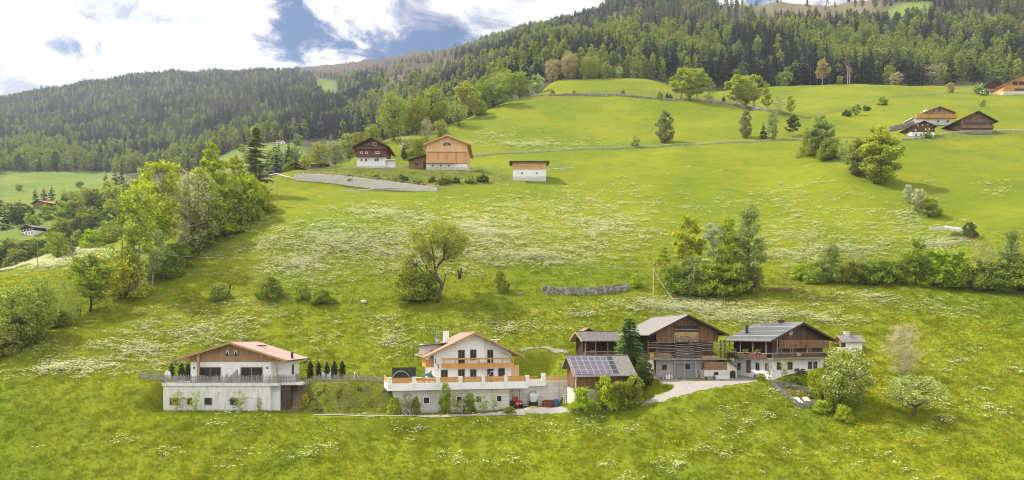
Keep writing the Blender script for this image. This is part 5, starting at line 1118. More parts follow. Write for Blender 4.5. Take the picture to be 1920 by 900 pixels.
# valley farms on the left
def valley_house(name, label, cat, px, py, Y, w, h, d, roof, wall, base, deg=0, ridge='v', wins=0, sheet_b=True):
    Y0 = Y; x, Y, z = GB.hit(px, py, 300) if sheet_b else GA.hit(px, py); k = Y / Y0; w, h, d = w * k, h * k, d * k; z -= .3; b = Bld(name, label, cat, x, Y, z, deg)
    lo = z + h * .42; top = z + h * .72; rz = z + h
    q = MB(); q.box(-w / 2, w / 2, 0, d, z - 4, lo); b.part('ground_floor', q, base)
    if ridge == 'v':
        q = MB(); q.prism([(-w / 2, lo + .002), (w / 2, lo + .002), (w / 2, top), (0, rz - .3), (-w / 2, top)], .02, d - .02); b.part('timber_storey', q, wall); b.gable_roof((-w * .62, top - h * .05), (0, rz), (w * .62, top - h * .05), -1.2, d + 1, .25, roof, 'v', 'dark_trim')
    else:
        q = MB(); q.prism([(.02, lo + .002), (d - .02, lo + .002), (d - .02, top), (d / 2, rz - .3), (.02, top)], -w / 2, w / 2, 'u'); b.part('timber_storey', q, wall); b.gable_roof((-1.4, top - h * .05), (d / 2, rz), (d + 1.4, top - h * .05), -w * .56, w * .56, .25, roof, 'u', 'dark_trim')
    for k in range(wins):
        a = -w / 2 + w * (k + .5) / wins
        b.window('F', 0, a - .6, a + .6, z + h * .12, z + h * .32, 'dark_trim')
    for k in range(wins): a = -w / 2 + w * (k + .5) / wins; b.window('F', .02, a - .5, a + .5, lo + h * .06, lo + h * .2, 'white_paint', 'white_paint')
    return b
valley_house('valley_farmhouse', 'dark roofed farmhouse with white window rows among trees at the left edge', 'farmhouse', 52, 441, 345, 12, 5.6, 14, 'dark_shingles', 'dark_boards', 'white_render', -32, 'v', 4)
valley_house('valley_barn', 'red brown barn with pinkish roof in the far left valley meadow', 'barn', 73, 392, 402, 11, 5.6, 10, 'red_roof', 'brown_boards', 'brown_boards', -24, 'v', 0)
valley_house('far_chalet', 'tiny white chalet with brown roof on the distant green knoll', 'house', 525, 270.5, 700, 9.5, 7.2, 9, 'red_roof', 'chalet_boards', 'white_render', -8, 'v', 3)
valley_house('garden_shed', 'small red roofed shed left of the upper terrace', 'shed', 558, 312, 312, 3.6, 3.6, 4, 'red_roof', 'brown_boards', 'dark_boards', -20, sheet_b=False)
valley_house('garden_shed', 'wider brown shed with flat red roof beside the terrace trees', 'shed', 588, 306, 318, 6, 3.2, 4, 'red_roof', 'brown_boards', 'brown_boards', 0, 'u', sheet_b=False)
valley_house('garden_shed', 'low open shed with dark roof left of the dark brown chalet', 'shed', 606, 305, 322, 5, 2.8, 4, 'dark_shingles', 'dark_boards', 'dark_boards', 15, 'u', sheet_b=False)
valley_house('valley_hut', 'small hut with red roof showing behind the tall left trees', 'hut', 338, 330, 480, 6, 5, 6, 'red_roof', 'chalet_boards', 'chalet_boards', -20)
# ================================================================ FENCES, WALLS, POLES, GARDEN
def gz(x, y): return float(GA.at(x, y))
def resample(P, step):
    P = np.array(P, float); d = np.concatenate([[0], np.cumsum(np.linalg.norm(np.diff(P, axis=0), axis=1))]); n = max(2, int(round(d[-1] / step)) + 1); t = np.linspace(0, d[-1], n)
    return np.stack([np.interp(t, d, P[:, k]) for k in range(P.shape[1])], 1)
def picket_fence(label, pts, h, mat='weathered_pickets', step=.17, post=2.3, name='picket_fence', seed=1, rails=(.25, .62), ragged=.14):
    pts = [np.array(p, float) for p in pts]; o0 = pts[0]; t = thing(name, label, 'fence', tuple(o0)); g = random.Random(seed)
    L = resample([p - o0 for p in pts], .1)
    for p in resample(L, post):
        q = MB(); q.box(p[0] - .06, p[0] + .06, p[1] - .06, p[1] + .06, p[2] - .3, p[2] + h * .92); part('post', q, mat, t)
    for k, f in enumerate(rails):
        q = MB(k); P = resample(L, 1.2)
        for a, c in zip(P, P[1:]):
            q.hexa([(a[0], a[1] - .11, a[2] + h * f), (c[0], c[1] - .11, c[2] + h * f), (c[0], c[1] - .065, c[2] + h * f), (a[0], a[1] - .065, a[2] + h * f), (a[0], a[1] - .11, a[2] + h * f + .1), (c[0], c[1] - .11, c[2] + h * f + .1), (c[0], c[1] - .065, c[2] + h * f + .1), (a[0], a[1] - .065, a[2] + h * f + .1)])
        part('rail', q, mat, t)
    q = MB(seed)
    for p in resample(L, step):
        w = .045 + g.uniform(0, .03); hh = h * (1 + g.uniform(-ragged, ragged)); l = g.uniform(-.05, .05)
        q.hexa([(p[0] - w, p[1] - .06, p[2] - .05), (p[0] + w, p[1] - .06, p[2] - .05), (p[0] + w, p[1] - .02, p[2] - .05), (p[0] - w, p[1] - .02, p[2] - .05), (p[0] - w * .6 + l, p[1] - .07, p[2] + hh), (p[0] + w * .6 + l, p[1] - .07, p[2] + hh), (p[0] + w * .6 + l, p[1] - .03, p[2] + hh), (p[0] - w * .6 + l, p[1] - .03, p[2] + hh)])
    part('pickets', q, mat, t, None, 'stuff'); return t
def X_(px, Y): return (px - 960) / 1280 * Y
zt = -8.12
picket_fence('weathered grey picket fence round the concrete terrace of the bungalow', [(X_(309, 117.85), 117.85, zt), (X_(522, 117.85), 117.85, zt), (X_(524, 119.6), 119.6, zt), (X_(556, 119.7), 119.7, zt), (X_(556, 121), 122.5, zt)], 1.35, seed=3)
a = [(X_(px, 121.6), 121.6) for px in (261, 285, 308)]
picket_fence('short grey picket fence running left from the bungalow terrace across the grass', [(x, y, gz(x, y)) for x, y in a], 1.25, seed=4)
a = [(X_(px, 121.4), 121.4) for px in (559, 600, 640, 680, 724)]
picket_fence('long grey picket fence on the bank top between the bungalow and the white house', [(x, y, gz(x, y)) for x, y in a], 1.2, seed=5, step=.2)
def on_ground(pts, sheet=None): return [tuple((sheet or GA).hit(*p)) for p in pts]
picket_fence('grey board fence round the vegetable garden below the farmhouse', on_ground([(1446, 722), (1470, 742), (1498, 764), (1530, 764), (1565, 760)]), 1.0, 'grey_fence', .16, 2.2, seed=6, ragged=.03)
picket_fence('back board fence of the vegetable garden under the farmhouse wall', on_ground([(1452, 722), (1480, 727), (1512, 735), (1540, 748)]), .95, 'grey_fence', .16, 2.2, seed=7, ragged=.03)
drape('garden_bed', [(1462, 728), (1478, 744), (1500, 760), (1560, 758), (1540, 750), (1512, 738), (1480, 729)], 'soil', .05, 1.5, .12, 110, 124)
for (px, py, w, d, lab) in ((1493, 752, 1.6, .9, 'white fleece sheet on the garden bed, nearer the front fence corner'), (1511, 750, 1.2, .7, 'smaller white fleece sheet on the garden bed, right of the other sheet')):
    x, y, z = GA.hit(px, py); q = MB(int(px)); g = q.g; n = 6; vs = [(w * (i / n - .5), d * 2 * (j / n - .5), gz(x + w * (i / n - .5), y + d * 2 * (j / n - .5)) - z + .16 + g.uniform(0, .1)) for j in range(n + 1) for i in range(n + 1)]
    q.add(vs, [(j * (n + 1) + i, j * (n + 1) + i + 1, (j + 1) * (n + 1) + i + 1, (j + 1) * (n + 1) + i) for j in range(n) for i in range(n)])
    tag(link('fleece_sheet', mesh_from('fleece_sheet', q.v, q.f, q.r, None, ('white_fabric',)), None, (x, y, z)), lab, 'sheet', 'white sheets on the garden bed')
x, y, z = GA.hit(1541, 744); t = thing('cold_frame', 'tilted glass cold frame standing at the back of the vegetable garden', 'cold frame', (x, y, z), .2)
q = MB(); q.box(-.7, .7, -.05, .05, .1, 1.3); part('pane', q, 'glass', t); 
for a in (-.74, .74): q = MB(); q.box(a - .04, a + .04, -.07, .07, 0, 1.4); part('frame', q, 'white_paint', t)

# stone walls
def stone_wall(label, base, top, mat, size, name='stone_wall', back=True, seed=1, thick=.5, rows=None):
    """base: ground points, top: heights above them; stones laid in uneven courses"""
    base = np.array(base, float); o0 = base[0].copy(); t = thing(name, label, 'wall', tuple(o0)); P = resample(np.column_stack([base - o0, top]), size)
    q = MB(seed); g = q.g
    for p in P:
        n = max(1, int(round(p[3] / (size * .62))))
        for k in range(n + 1):
            z = p[2] + (k - .1) * size * .62 + g.uniform(-.05, .05) * size
            q.rock((p[0] + (k % 2) * size * .5 + g.uniform(-.2, .2) * size, p[1] + g.uniform(-.15, .1), z), size * g.uniform(.45, .75), thick * g.uniform(.6, 1), size * g.uniform(.28, .45))
    part('stones', q, mat, t, None, 'stuff')
    if back:
        q = MB()
        for a, c in zip(P, P[1:]):
            q.hexa([(a[0], a[1] + .02, a[2] - 1), (c[0], c[1] + .02, c[2] - 1), (c[0], c[1] + .5, c[2] - 1), (a[0], a[1] + .5, a[2] - 1), (a[0], a[1] + .05, a[2] + a[3]), (c[0], c[1] + .05, c[2] + c[3]), (c[0], c[1] + .5, c[2] + c[3]), (a[0], a[1] + .5, a[2] + a[3])])
        part('core', q, 'joint_dark' if mat == 'dry_stone' else mat, t)
    return t
def wall_line(pts, sheet=None):
    """(px, py_base, py_top) -> base points and heights"""
    b = []; h = []
    for px, p0, p1 in pts:
        x, y, z = (sheet or GA).hit(px, p0); b.append((x, y, z)); h.append((p0 - p1) / F * y)
    return b, h
b_, h_ = wall_line([(553, 338, 326), (600, 341, 327), (640, 346, 329.5), (680, 351, 334), (720, 356, 339), (760, 357, 344), (818, 358, 352)])
stone_wall('long pale stone retaining wall below the upper farm terrace', b_, h_, 'pale_stone', .40, seed=2, thick=.2)
t = thing('rail_fence', 'brown post and rail fence along the top of the pale stone wall', 'fence', b_[0]); o0 = np.array(b_[0])
P = resample(np.column_stack([np.array(b_) - o0, h_]), 3.2); P[:, 1] += .55
for p in P: q = MB(); q.box(p[0] - .09, p[0] + .09, p[1] - .09, p[1] + .09, p[2] + p[3] - .3, p[2] + p[3] + 1.15); part('post', q, 'rail_wood', t)
for dz in (.45, .95):
    for a, c in zip(P, P[1:]): q = MB(); q.tube([(a[0], a[1] - .12, a[2] + a[3] + dz), (c[0], c[1] - .12, c[2] + c[3] + dz)], .085, 5); part('rail', q, 'rail_wood', t)
b_, h_ = wall_line([(1019, 549, 538), (1060, 552, 541), (1100, 552, 540), (1140, 549, 536), (1173, 544, 533)])
stone_wall('low dry stone wall of grey rubble in the middle of the meadow', b_, h_, 'dry_stone', .62, seed=3)
b_, h_ = wall_line([(975, 181, 177), (1060, 180, 177), (1150, 180, 177), (1240, 188, 184.5), (1340, 193, 189), (1400, 203, 199), (1450, 211, 207.5)])
stone_wall('long low field wall across the top of the upper meadow', b_, h_, 'dry_stone', 1.0, 'field_wall', False, 4)
b_, h_ = wall_line([(1745, 430, 427), (1772, 430, 425), (1800, 434, 429)])
stone_wall('short pale stone wall beside the dark bush in the right meadow', b_, h_, 'pale_stone', .5, seed=6)
b_, h_ = wall_line([(1668, 246, 240), (1690, 240, 233), (1712, 234, 227)])
stone_wall('brown stone bank wall rising left of the white farmhouse on the right slope', b_, h_, 'dry_stone', .7, seed=7)
x, y, z = GA.hit(682, 568); q = MB(5); q.rock((0, 0, .3), .55, .45, .4); q.rock((.25, .1, .35), .4, .4, .38)
tag(link('boulder', mesh_from('boulder', q.v, q.f, q.r, None, ('boulder',), True), None, (x, y, z)), 'single white boulder lying in the grass left of the gnarled tree', 'rock')
x, y, z = GA.hit(974, 552); q = MB(6)
for k in range(5): q.rock((q.g.uniform(-.8, .8), q.g.uniform(-.3, .3), .2), .4, .35, .3)
tag(link('stone_heap', mesh_from('stone_heap', q.v, q.f, q.r, None, ('dry_stone',)), None, (x, y, z)), 'small heap of grey stones beside the little bush in mid meadow', 'stones', None, 'stuff')

# guard rails and fences along roads
def guard_rail(label, pts, h=1.0, mat='steel_rail', post=4.0, sheet=None, name='guard_rail', r=.16, two=False):
    P = resample(np.array(on_ground(pts, sheet)), post); o0 = P[0].copy(); t = thing(name, label, 'railing' if name == 'guard_rail' else 'fence', tuple(o0)); P -= o0
    sh = sheet or GA; P[:, 2] = sh.at(P[:, 0] + o0[0], P[:, 1] + o0[1]) - o0[2]
    for p in P: q = MB(); q.box(p[0] - .06, p[0] + .06, p[1] - .06, p[1] + .06, p[2] - .2, p[2] + h * .95); part('post', q, mat, t)
    for f in ((.5, .9) if two else (.8,)):
        q = MB(); q.tube([(p[0], p[1] - .12, p[2] + h * f) for p in P], r, 5); part('rail', q, mat, t)
    return t
guard_rail('grey steel guard rail along the straight road above the pale barn', [(885, 294), (960, 288), (1060, 283), (1160, 279), (1260, 274), (1360, 269), (1440, 265), (1508, 262.5)], 1.1, 'metal', r=.11)
guard_rail('grey steel guard rail below the pale stone wall', [(636, 363), (700, 358), (760, 356), (822, 352)], 1.1, r=.2)
guard_rail('short grey rail on the bank right of the flat roofed field shed', [(1028, 322), (1050, 320), (1075, 319)], 1.1, r=.2)
guard_rail('short steel guard rail at the left end of the pale stone wall', [(505, 333), (530, 335), (552, 338)], 1.1, r=.18)
guard_rail('thin grey pasture fence climbing to the forest on the right slope', [(1400, 200), (1430, 207), (1470, 214), (1505, 220)], 1.2, 'grey_poles', 4, None, 'pasture_fence', .07, True)
guard_rail('thin pasture fence crossing the upper right meadow below the forest', [(1500, 228), (1560, 212), (1620, 195), (1680, 184), (1760, 178), (1840, 177)], 1.2, 'grey_poles', 5, None, 'pasture_fence', .08, True)
guard_rail('garden fence along the edge of the upper farm terrace', [(575, 320), (640, 318), (700, 318), (760, 318), (800, 318), (880, 318), (950, 320)], 1.2, 'grey_fence', 3, None, 'pasture_fence', .07, True)
guard_rail('pale road edge rail below the log house on the right slope', [(1682, 263), (1720, 261), (1752, 256), (1790, 250), (1860, 247), (1915, 246)], .9, 'steel_rail', 4, None, 'guard_rail', .14)
guard_rail('pale fence beside the hill houses at the right edge', [(1840, 178), (1870, 177), (1900, 177), (1925, 178)], 1.0, 'white_paint', 3, None, 'pasture_fence', .1, True)

# poles and wires
def pole(label, px, py, hpx, r=.11, mat='grey_poles', arm=False):
    x, y, z = GA.hit(px, py); h = hpx / F * y; t = thing('utility_pole', label, 'pole', (x, y, z))
    q = MB(); q.tube([(0, 0, -.3), (0, 0, h)], [r, r * .75], 7); part('shaft', q, mat, t)
    q = MB(); q.tube([(0, 0, h), (0, 0, h + .12)], [r, r * .5], 7); part('cap', q, 'metal', t)
    if arm: q = MB(); q.box(-.5, .5, -.05, .05, h - .35, h - .25); part('crossarm', q, mat, t)
    return np.array((x, y, z + h - .1))
pA = pole('wooden utility pole at the end of the pale stone wall', 521, 388, 48, .13, arm=True)
pB = pole('grey utility pole on the meadow edge beside the left tree row', 435, 444, 43, .12)
pC = pole('slim pole standing among the sparse trees of the left row', 280, 532, 58, .12, 'pale_bark')
pD = pole('grey pole standing alone in the flowers left of the gnarled tree', 588, 534, 56, .09)
pE = pole('thin grey pole right of the gnarled tree', 911, 528, 70, .07)
pF = pole('pale utility pole left of the tall birch thicket', 1225, 550, 46, .13, 'pale_larch_boards')
pG = pole('pole standing in the right hedge before the grey willow', 1543, 530, 40, .1, 'pale_bark')
pH = pole('faint pole on the far left flower meadow', 70, 505, 48, .1)
pI = pole('thin leaning pole on the lawn right of the white tripod', 704, 703, 38, .06, 'rail_wood')
def wire(label, a, c, sag, r=.035):
    n = 14; q = MB(); pts = [a + (c - a) * (i / n) - np.array((0, 0, sag * 4 * (i / n) * (1 - i / n))) for i in range(n + 1)]; o = pts[0]
    q.tube([p - o for p in pts], r, 4); tag(link('power_cable', mesh_from('power_cable', q.v, q.f, q.r, None, ('steel_rail',)), None, tuple(o)), label, 'cable')
wire('cable from the stone wall pole down to the pole by the left tree row', pA, pB, 1.2); wire('cable from the tree row pole down into the sparse left trees', pB, pC, 1.5)
wire('cable crossing the flowers from the slim pole to the lone meadow pole', pC, pD, 1.0, .025)
wire('cable crossing the valley mouth at the left edge', pC, np.array((X_(-40, 210), 210, (630 - 505) / F * 210)), 5, .05)
wire('thin cable between the lone pole and the pale pole across the meadow', pE, pF, 1.4, .02)
wire('cable running from the pale pole down to the old barn', pF, np.array(T5(6, 1) + (4.2,)), .6, .03)
for px, py, h, lab in ((650, 123, 13, 'tall thin lift mast on the brown mountain ridge'), (753, 107, 7, 'small lift pylon on the brown ridge right of the mast'), (555, 131, 8, 'small lift pylon where forest meets the brown ridge')):
    x, y, z = GB.hit(px, py, 2000); h = h / F * y; t = thing('lift_mast', lab, 'mast', (x, y, z - 2)); q = MB(); q.tube([(0, 0, 0), (0, 0, h)], 1.6, 6); part('shaft', q, 'grey_fence', t); q = MB(); q.box(-4, 4, -.6, .6, h, h + 1.4); part('crossarm', q, 'grey_fence', t)

# lawn things between the houses
x, y = X_(666, 124), 124; t = thing('tripod_stand', 'white three legged stand on the lawn between the two front houses', 'stand', (x, y, gz(x, y)))
for k in range(3): a = k * 2.09 + .5; q = MB(); q.tube([(math.cos(a) * .95, math.sin(a) * .95, 0), (0, 0, 1.75)], .05, 6); part('leg', q, 'white_paint', t)
q = MB(); q.tube([(0, 0, 1.7), (0, 0, 2.1)], .12, 8); part('head', q, 'metal', t)
for k, px in enumerate((607, 617)):
    x, y = X_(px, 123.4), 123.4; t = thing('lounger', ('grey garden lounger on the lawn, left of the pair behind the picket fence', 'grey garden lounger on the lawn, right of the pair behind the picket fence')[k], 'lounger', (x, y, gz(x, y)), .3, 'loungers on the lawn')
    q = MB(); q.box(-.35, .35, -.9, .5, .35, .45); part('seat', q, 'metal', t); q = MB(); q.hexa([(-.35, .5, .35), (.35, .5, .35), (.35, .62, .35), (-.35, .62, .35), (-.35, .95, 1.5), (.35, .95, 1.5), (.35, 1.07, 1.5), (-.35, 1.07, 1.5)]); part('backrest', q, 'metal', t)
    for sx in (-1, 1):
        for sy in (-.8, .45): q = MB(); q.box(sx * .3 - .03, sx * .3 + .03, sy - .03, sy + .03, 0, .35); part('leg', q, 'metal', t)
x, y = X_(313, 122.5), 122.5; t = thing('fabric_screen', 'white rounded wind screen at the left corner of the bungalow terrace', 'screen', (x, y, gz(x, y)))
q = MB(); n = 8; q.prism([(-.5, 0), (.7, 0)] + [(.1 + .6 * math.cos(math.pi * k / n), 1.0 + .7 * math.sin(math.pi * k / n)) for k in range(n + 1)], -.05, .05); part('panel', q, 'white_fabric', t)
for a in (-.5, .7): q = MB(); q.tube([(a, 0, -.2), (a, 0, 1.3)], .05, 6); part('post', q, 'metal', t)
t = thing('garden_parasol', 'closed parasol leaning before the bungalow glass doors', 'parasol', (X_(428, 118.8), 118.8, -8.12)); 
q = MB(); q.tube([(0, 0, 0), (-.25, 0, 1.9)], .05, 6); part('pole', q, 'wood_trim', t)
q = MB(); q.add([(-.2, 0, .2), (1.5, .1, .25), (1.45, .15, 2.35), (.1, .1, .95)], [(0, 1, 2, 3), (3, 2, 1, 0)]); q.add([(1.5, .1, .25), (1.75, .3, .25), (1.5, .35, 2.3), (1.45, .15, 2.35)], [(0, 1, 2, 3), (3, 2, 1, 0)], None, 1); part('canopy', q, ('weathered_pickets', 'wood_trim'), t)
# ================================================================ TREES AND BUSHES
def envelope(shape, t):
    t = np.clip(t, 0, 1)
    if shape == 'round': return np.sqrt(np.clip(1 - (2 * t - 1) ** 2, 0, 1)) ** .8
    if shape == 'oval': return np.sin(np.pi * t ** .75) ** .75
    if shape == 'fan': return np.clip(t, 0, 1) ** .45 * np.sqrt(np.clip(1 - np.clip((t - .45) / .56, 0, 1) ** 2, 0, 1)) * .95 + .05
    if shape == 'column': return np.minimum(1, .55 + 2 * t) * (1 - t ** 3) ** .8
    if shape == 'dome': return np.sqrt(np.clip(1 - (t * .98) ** 2, 0, 1)) ** .9
    if shape == 'cone': return (1 - t) ** .9 * np.minimum(1, .55 + 4 * t) + .03
def leaf_quads(c, size, rng, flat=0.0):
    """one rhombic leaf spray at each centre"""
    n = len(c); d1 = rng.normal(size=(n, 3)); d1[:, 2] *= (1 - flat); d1 /= np.linalg.norm(d1, axis=1)[:, None] + 1e-9
    d2 = rng.normal(size=(n, 3)); d2[:, 2] *= (1 - flat * .7); d2 -= d1 * (d1 * d2).sum(1)[:, None]; d2 /= np.linalg.norm(d2, axis=1)[:, None] + 1e-9
    s = size * rng.uniform(.55, 1.35, (n, 1)); a = d1 * s; b = d2 * s * .62
    return np.stack([c - a, c - b + a * .1, c + a, c + b + a * .1], 1).reshape(-1, 3)
def broad(seed, nleaf, r, z0, shape, leaf, clumps, tr=.018, cr=(.22, .42), bark_='bark', twig=0, leafmat_='leaves', lean=(0, 0), spread=1.0, stems=1, gap=0.0, flat=.2, second=None):
    """unit-height tree: trunk and limbs (one mesh) and crown (one mesh)"""
    rng = np.random.default_rng(seed); cl = []
    tries = 0
    while len(cl) < clumps and tries < 4000:
        tries += 1; t = rng.uniform(.02, .97); a = rng.uniform(0, 6.283); e = r * float(envelope(shape, t)); rr = e * math.sqrt(rng.uniform(.04, 1)) * .86
        cz = z0 + (1 - z0) * t; rad = r * rng.uniform(*cr) * (.6 + .4 * e / r)
        p = np.array((math.cos(a) * rr + lean[0] * cz, math.sin(a) * rr + lean[1] * cz, min(cz, 1 - rad * .55)))
        if all(np.linalg.norm(p - q[0]) > .5 * (rad + q[1]) * spread for q in cl) or rng.random() < .05: cl.append((p, rad))
    mb = MB(seed); base = [(rng.normal() * .025 * (stems > 1), rng.normal() * .025 * (stems > 1)) for _ in range(stems)]
    tops = []
    for bx, by in base:
        top = z0 + (1 - z0) * (.72 if stems == 1 else rng.uniform(.4, .7)); k = 6; pts = []
        ox, oy = (rng.normal(size=2) * r * .35 * (stems > 1))
        for i in range(k + 1):
            f = i / k; w = .012 * math.sin(f * 5 + seed)
            pts.append((bx + ox * f + lean[0] * top * f + w, by + oy * f + lean[1] * top * f + w * .7, -.03 + (top + .03) * f))
        mb.tube(pts, [tr * (1 - .8 * i / k) * (1.35 if i == 0 else 1) / (1 if stems == 1 else 1.6) for i in range(k + 1)], 6); tops.append(pts)
    for p, rad in cl:
        pts = tops[rng.integers(len(tops))]; zt_ = max(min(p[2] - np.hypot(p[0], p[1]) * rng.uniform(.3, .9), pts[-1][2]), z0 * .7)
        i = min(range(len(pts)), key=lambda i: abs(pts[i][2] - zt_)); s = np.array(pts[i]); m = (s + p) / 2 + np.array((0, 0, -.02)) + rng.normal(size=3) * .012
        mb.tube([s, m, p], [tr * .38, tr * .24, tr * .1], 4, cap=False)
        for _ in range(twig):
            d = rng.normal(size=3); d[2] = abs(d[2]) * .8 + .1; d /= np.linalg.norm(d); q0 = s + (p - s) * rng.uniform(.45, 1); mb.tube([q0, q0 + d * rad * rng.uniform(.5, 1.1)], [tr * .10, tr * .03], 3, cap=False)
    tm = mesh_from('trunk', mb.v, mb.f, mb.r, None, (bark_,), True)
    vol = np.array([c[1] ** 2 for c in cl]); cnt = np.maximum(3, (nleaf * vol / vol.sum()).astype(int)); C = []
    for (p, rad), n in zip(cl, cnt):
        d = rng.normal(size=(n, 3)); d /= np.linalg.norm(d, axis=1)[:, None]; rr = rad * rng.random((n, 1)) ** .5 * rng.uniform(.8, 1.15, (n, 1)); q = p + d * rr * np.array((1, 1, .78)); q[:, 2] = np.maximum(q[:, 2], .005); C.append(q)
    C = np.concatenate(C); V = leaf_quads(C, leaf, rng, flat)
    if second:                                             # blossom over part of the crown
        mi = (rng.random(len(C)) < second * np.clip((C[:, 2] - z0) / (1 - z0) * 1.6, 0, 1)).astype(int); cm = mesh_quads('crown', V, (leafmat_, 'blossom'), 4, mi)
    else: cm = mesh_quads('crown', V, (leafmat_,))
    return tm, cm
def conifer(seed, whorls, per, r, leaf, fine=True, droop=.35, z0=.06, pw=.85, mats=('needles',), trunk_mat='bark'):
    rng = np.random.default_rng(seed); Q = []
    for w in range(whorls):
        t = (w + rng.uniform(-.3, .3)) / whorls; z = z0 + (1 - z0) * t ** .92; L0 = r * ((1 - t) ** pw * min(1, .6 + 3 * t) + .012)
        for k in range(per):
            a = rng.uniform(0, 6.283); L = L0 * rng.uniform(.62, 1.18); d = np.array((math.cos(a), math.sin(a), 0)); s_ = np.array((-d[1], d[0], 0))
            n = max(2, int(6 * L / r + 1)) if fine else 1
            if fine:
                for f in np.linspace(.12, 1, n * 2):
                    c = d * L * f + np.array((0, 0, z - droop * L * f * f * .8 + .10 * L * f)); hw = leaf * (1.15 - .55 * f) * rng.uniform(.7, 1.3)
                    for sg in (-1, 1):
                        tip = c + (s_ * sg * .9 + d * .6) * hw * 1.5 + np.array((0, 0, -hw * rng.uniform(.3, .9))); m = (c + tip) / 2; wv = d * hw * .42
                        Q += [c, m + wv + np.array((0, 0, .1 * hw)), tip, m - wv]
            else:
                c0 = np.array((0, 0, z)) + d * L * .05; tip = d * L + np.array((0, 0, z - droop * L * rng.uniform(.7, 1.3))); m = c0 + (tip - c0) * .6 + np.array((0, 0, L * .10)); hw = L * rng.uniform(.24, .40)
                Q += [c0, m + s_ * hw - np.array((0, 0, hw * .5)), tip, m + np.array((0, 0, hw * .15))]; Q += [c0, m + np.array((0, 0, hw * .15)), tip, m - s_ * hw - np.array((0, 0, hw * .5))]
    Q += [np.array((0, 0, 1.0)), np.array((.006, 0, .96)), np.array((0, 0, .9)), np.array((-.006, 0, .96))]
    cm_V = np.array(Q)
    mb = MB(seed); mb.tube([(0, 0, -.02), (0, 0, .5), (0, 0, .97)], [.016, .010, .002], 5); 
    return mb, cm_V
def conifer_pair(*a, **k):
    mats = k.get('mats', ('needles',)); mb, V = conifer(*a, **k); return mesh_from('trunk', mb.v, mb.f, mb.r, None, (k.get('trunk_mat', 'bark'),), True), mesh_quads('crown', V, mats)
def joined(tm_cm, mats):
    """trunk and crown as one mesh for trees too small to show their parts"""
    tm, cm = tm_cm; v = [tuple(q.co) for q in tm.vertices]; f = [tuple(p.vertices) for p in tm.polygons]; nf = len(f); o = len(v)
    v += [tuple(q.co) for q in cm.vertices]; f += [tuple(i + o for i in p.vertices) for p in cm.polygons]; mi = [1] * nf + [0] * (len(f) - nf)
    return mesh_from('tree', v, f, None, mi, mats)

PR = {}
def protos():
    b = broad
    PR['ash'] = [b(s, 5200, .27, .22, 'fan', .0125, 46, .013, (.2, .36), 'pale_bark', 5) for s in (1, 2)]
    PR['ashsparse'] = [b(s, 3400, .25, .26, 'fan', .0115, 40, .012, (.2, .34), 'pale_bark', 12) for s in (3, 4)]
    PR['round'] = [b(s, 5000, .42, .10, 'round', .020, 60, .02, (.2, .36)) for s in (5, 6, 7)]
    PR['tall'] = [b(s, 5200, .30, .14, 'oval', .0165, 60, .017, (.2, .36), 'bark', 3) for s in (8, 9, 10)]
    PR['poplar'] = [b(s, 3600, .26, .26, 'oval', .018, 44, .015, (.2, .36), 'pale_bark', 3) for s in (11, 12)]
    PR['birch'] = [b(s, 6000, .21, .05, 'column', .0125, 72, .013, (.22, .42), 'bark', 3, lean=(.03, 0)) for s in (13, 14)]
    PR['bush'] = [b(s, 4200, .58, .0, 'dome', .034, 46, .02, (.2, .38), 'bark', 2, stems=4, flat=.3) for s in (15, 16, 17)]
    PR['hedge'] = [b(s, 4600, .68, .0, 'dome', .034, 56, .02, (.18, .34), 'dark_bark', 2, stems=5, flat=.35) for s in (18, 19, 20)]
    PR['twiggy'] = [b(s, 3000, .40, .12, 'round', .013, 46, .012, (.2, .34), 'pale_bark', 16) for s in (21, 22)]
    PR['bare'] = [b(s, 5200, .42, .10, 'round', .0105, 60, .010, (.2, .34), 'pale_bark', 22) for s in (23,)]
    PR['apple'] = [b(s, 3000, .66, .30, 'round', .022, 40, .034, (.2, .34), 'bark', 6, lean=(.12, 0)) for s in (24, 25)]
    PR['blossom'] = [b(s, 7000, .60, .06, 'round', .021, 62, .02, (.18, .34), 'bark', 2, stems=2, second=.24) for s in (26,)]
    PR['whitebush'] = [b(s, 3600, .55, .0, 'dome', .034, 40, .02, (.2, .36), 'bark', 0, stems=3, second=.5) for s in (27, 28)]
    PR['espalier'] = [b(s, 1000, .50, .10, 'fan', .022, 30, .014, (.18, .3), 'bark', 8, stems=2) for s in (29, 30)]
    PR['maple'] = [b(s, 4200, .44, .22, 'round', .024, 44, .022, (.18, .34), 'dark_bark', 2, flat=.55) for s in (31,)]
    PR['oldcentre'] = None
    PR['egg'] = [b(s, 6500, .30, .05, 'oval', .019, 80, .016, (.2, .34), 'bark', 0) for s in (71, 72)]
    PR['spruce'] = [conifer_pair(s, 34, 13, .31, .040, pw=.68) for s in (40,)]
    PR['oldspruce'] = [conifer_pair(s, 25, 9, .27, .030, droop=.15, pw=.6) for s in (41,)]
    PR['cypress'] = [b(s, 3200, .15, .0, 'column', .036, 70, .02, (.3, .55), 'bark', 0, 'needles') for s in (42, 43)]
    mf = ('needles', 'bark')
    PR['conifer_small'] = [joined(conifer_pair(s, 13, 7, .2, .03, fine=False), mf) for s in (44, 45)]
    PR['small'] = [joined(b(s, 700, .42, .08, 'round', .055, 26, .02, (.24, .42)), ('leaves', 'bark')) for s in (46, 47, 48)]
    PR['smalltall'] = [joined(b(s, 800, .30, .16, 'oval', .045, 28, .018, (.24, .42)), ('leaves', 'bark')) for s in (49, 50)]
    PR['smallbush'] = [joined(b(s, 600, .6, .0, 'dome', .085, 22, .02, (.24, .42), stems=3), ('leaves', 'bark')) for s in (51, 52)]
protos()
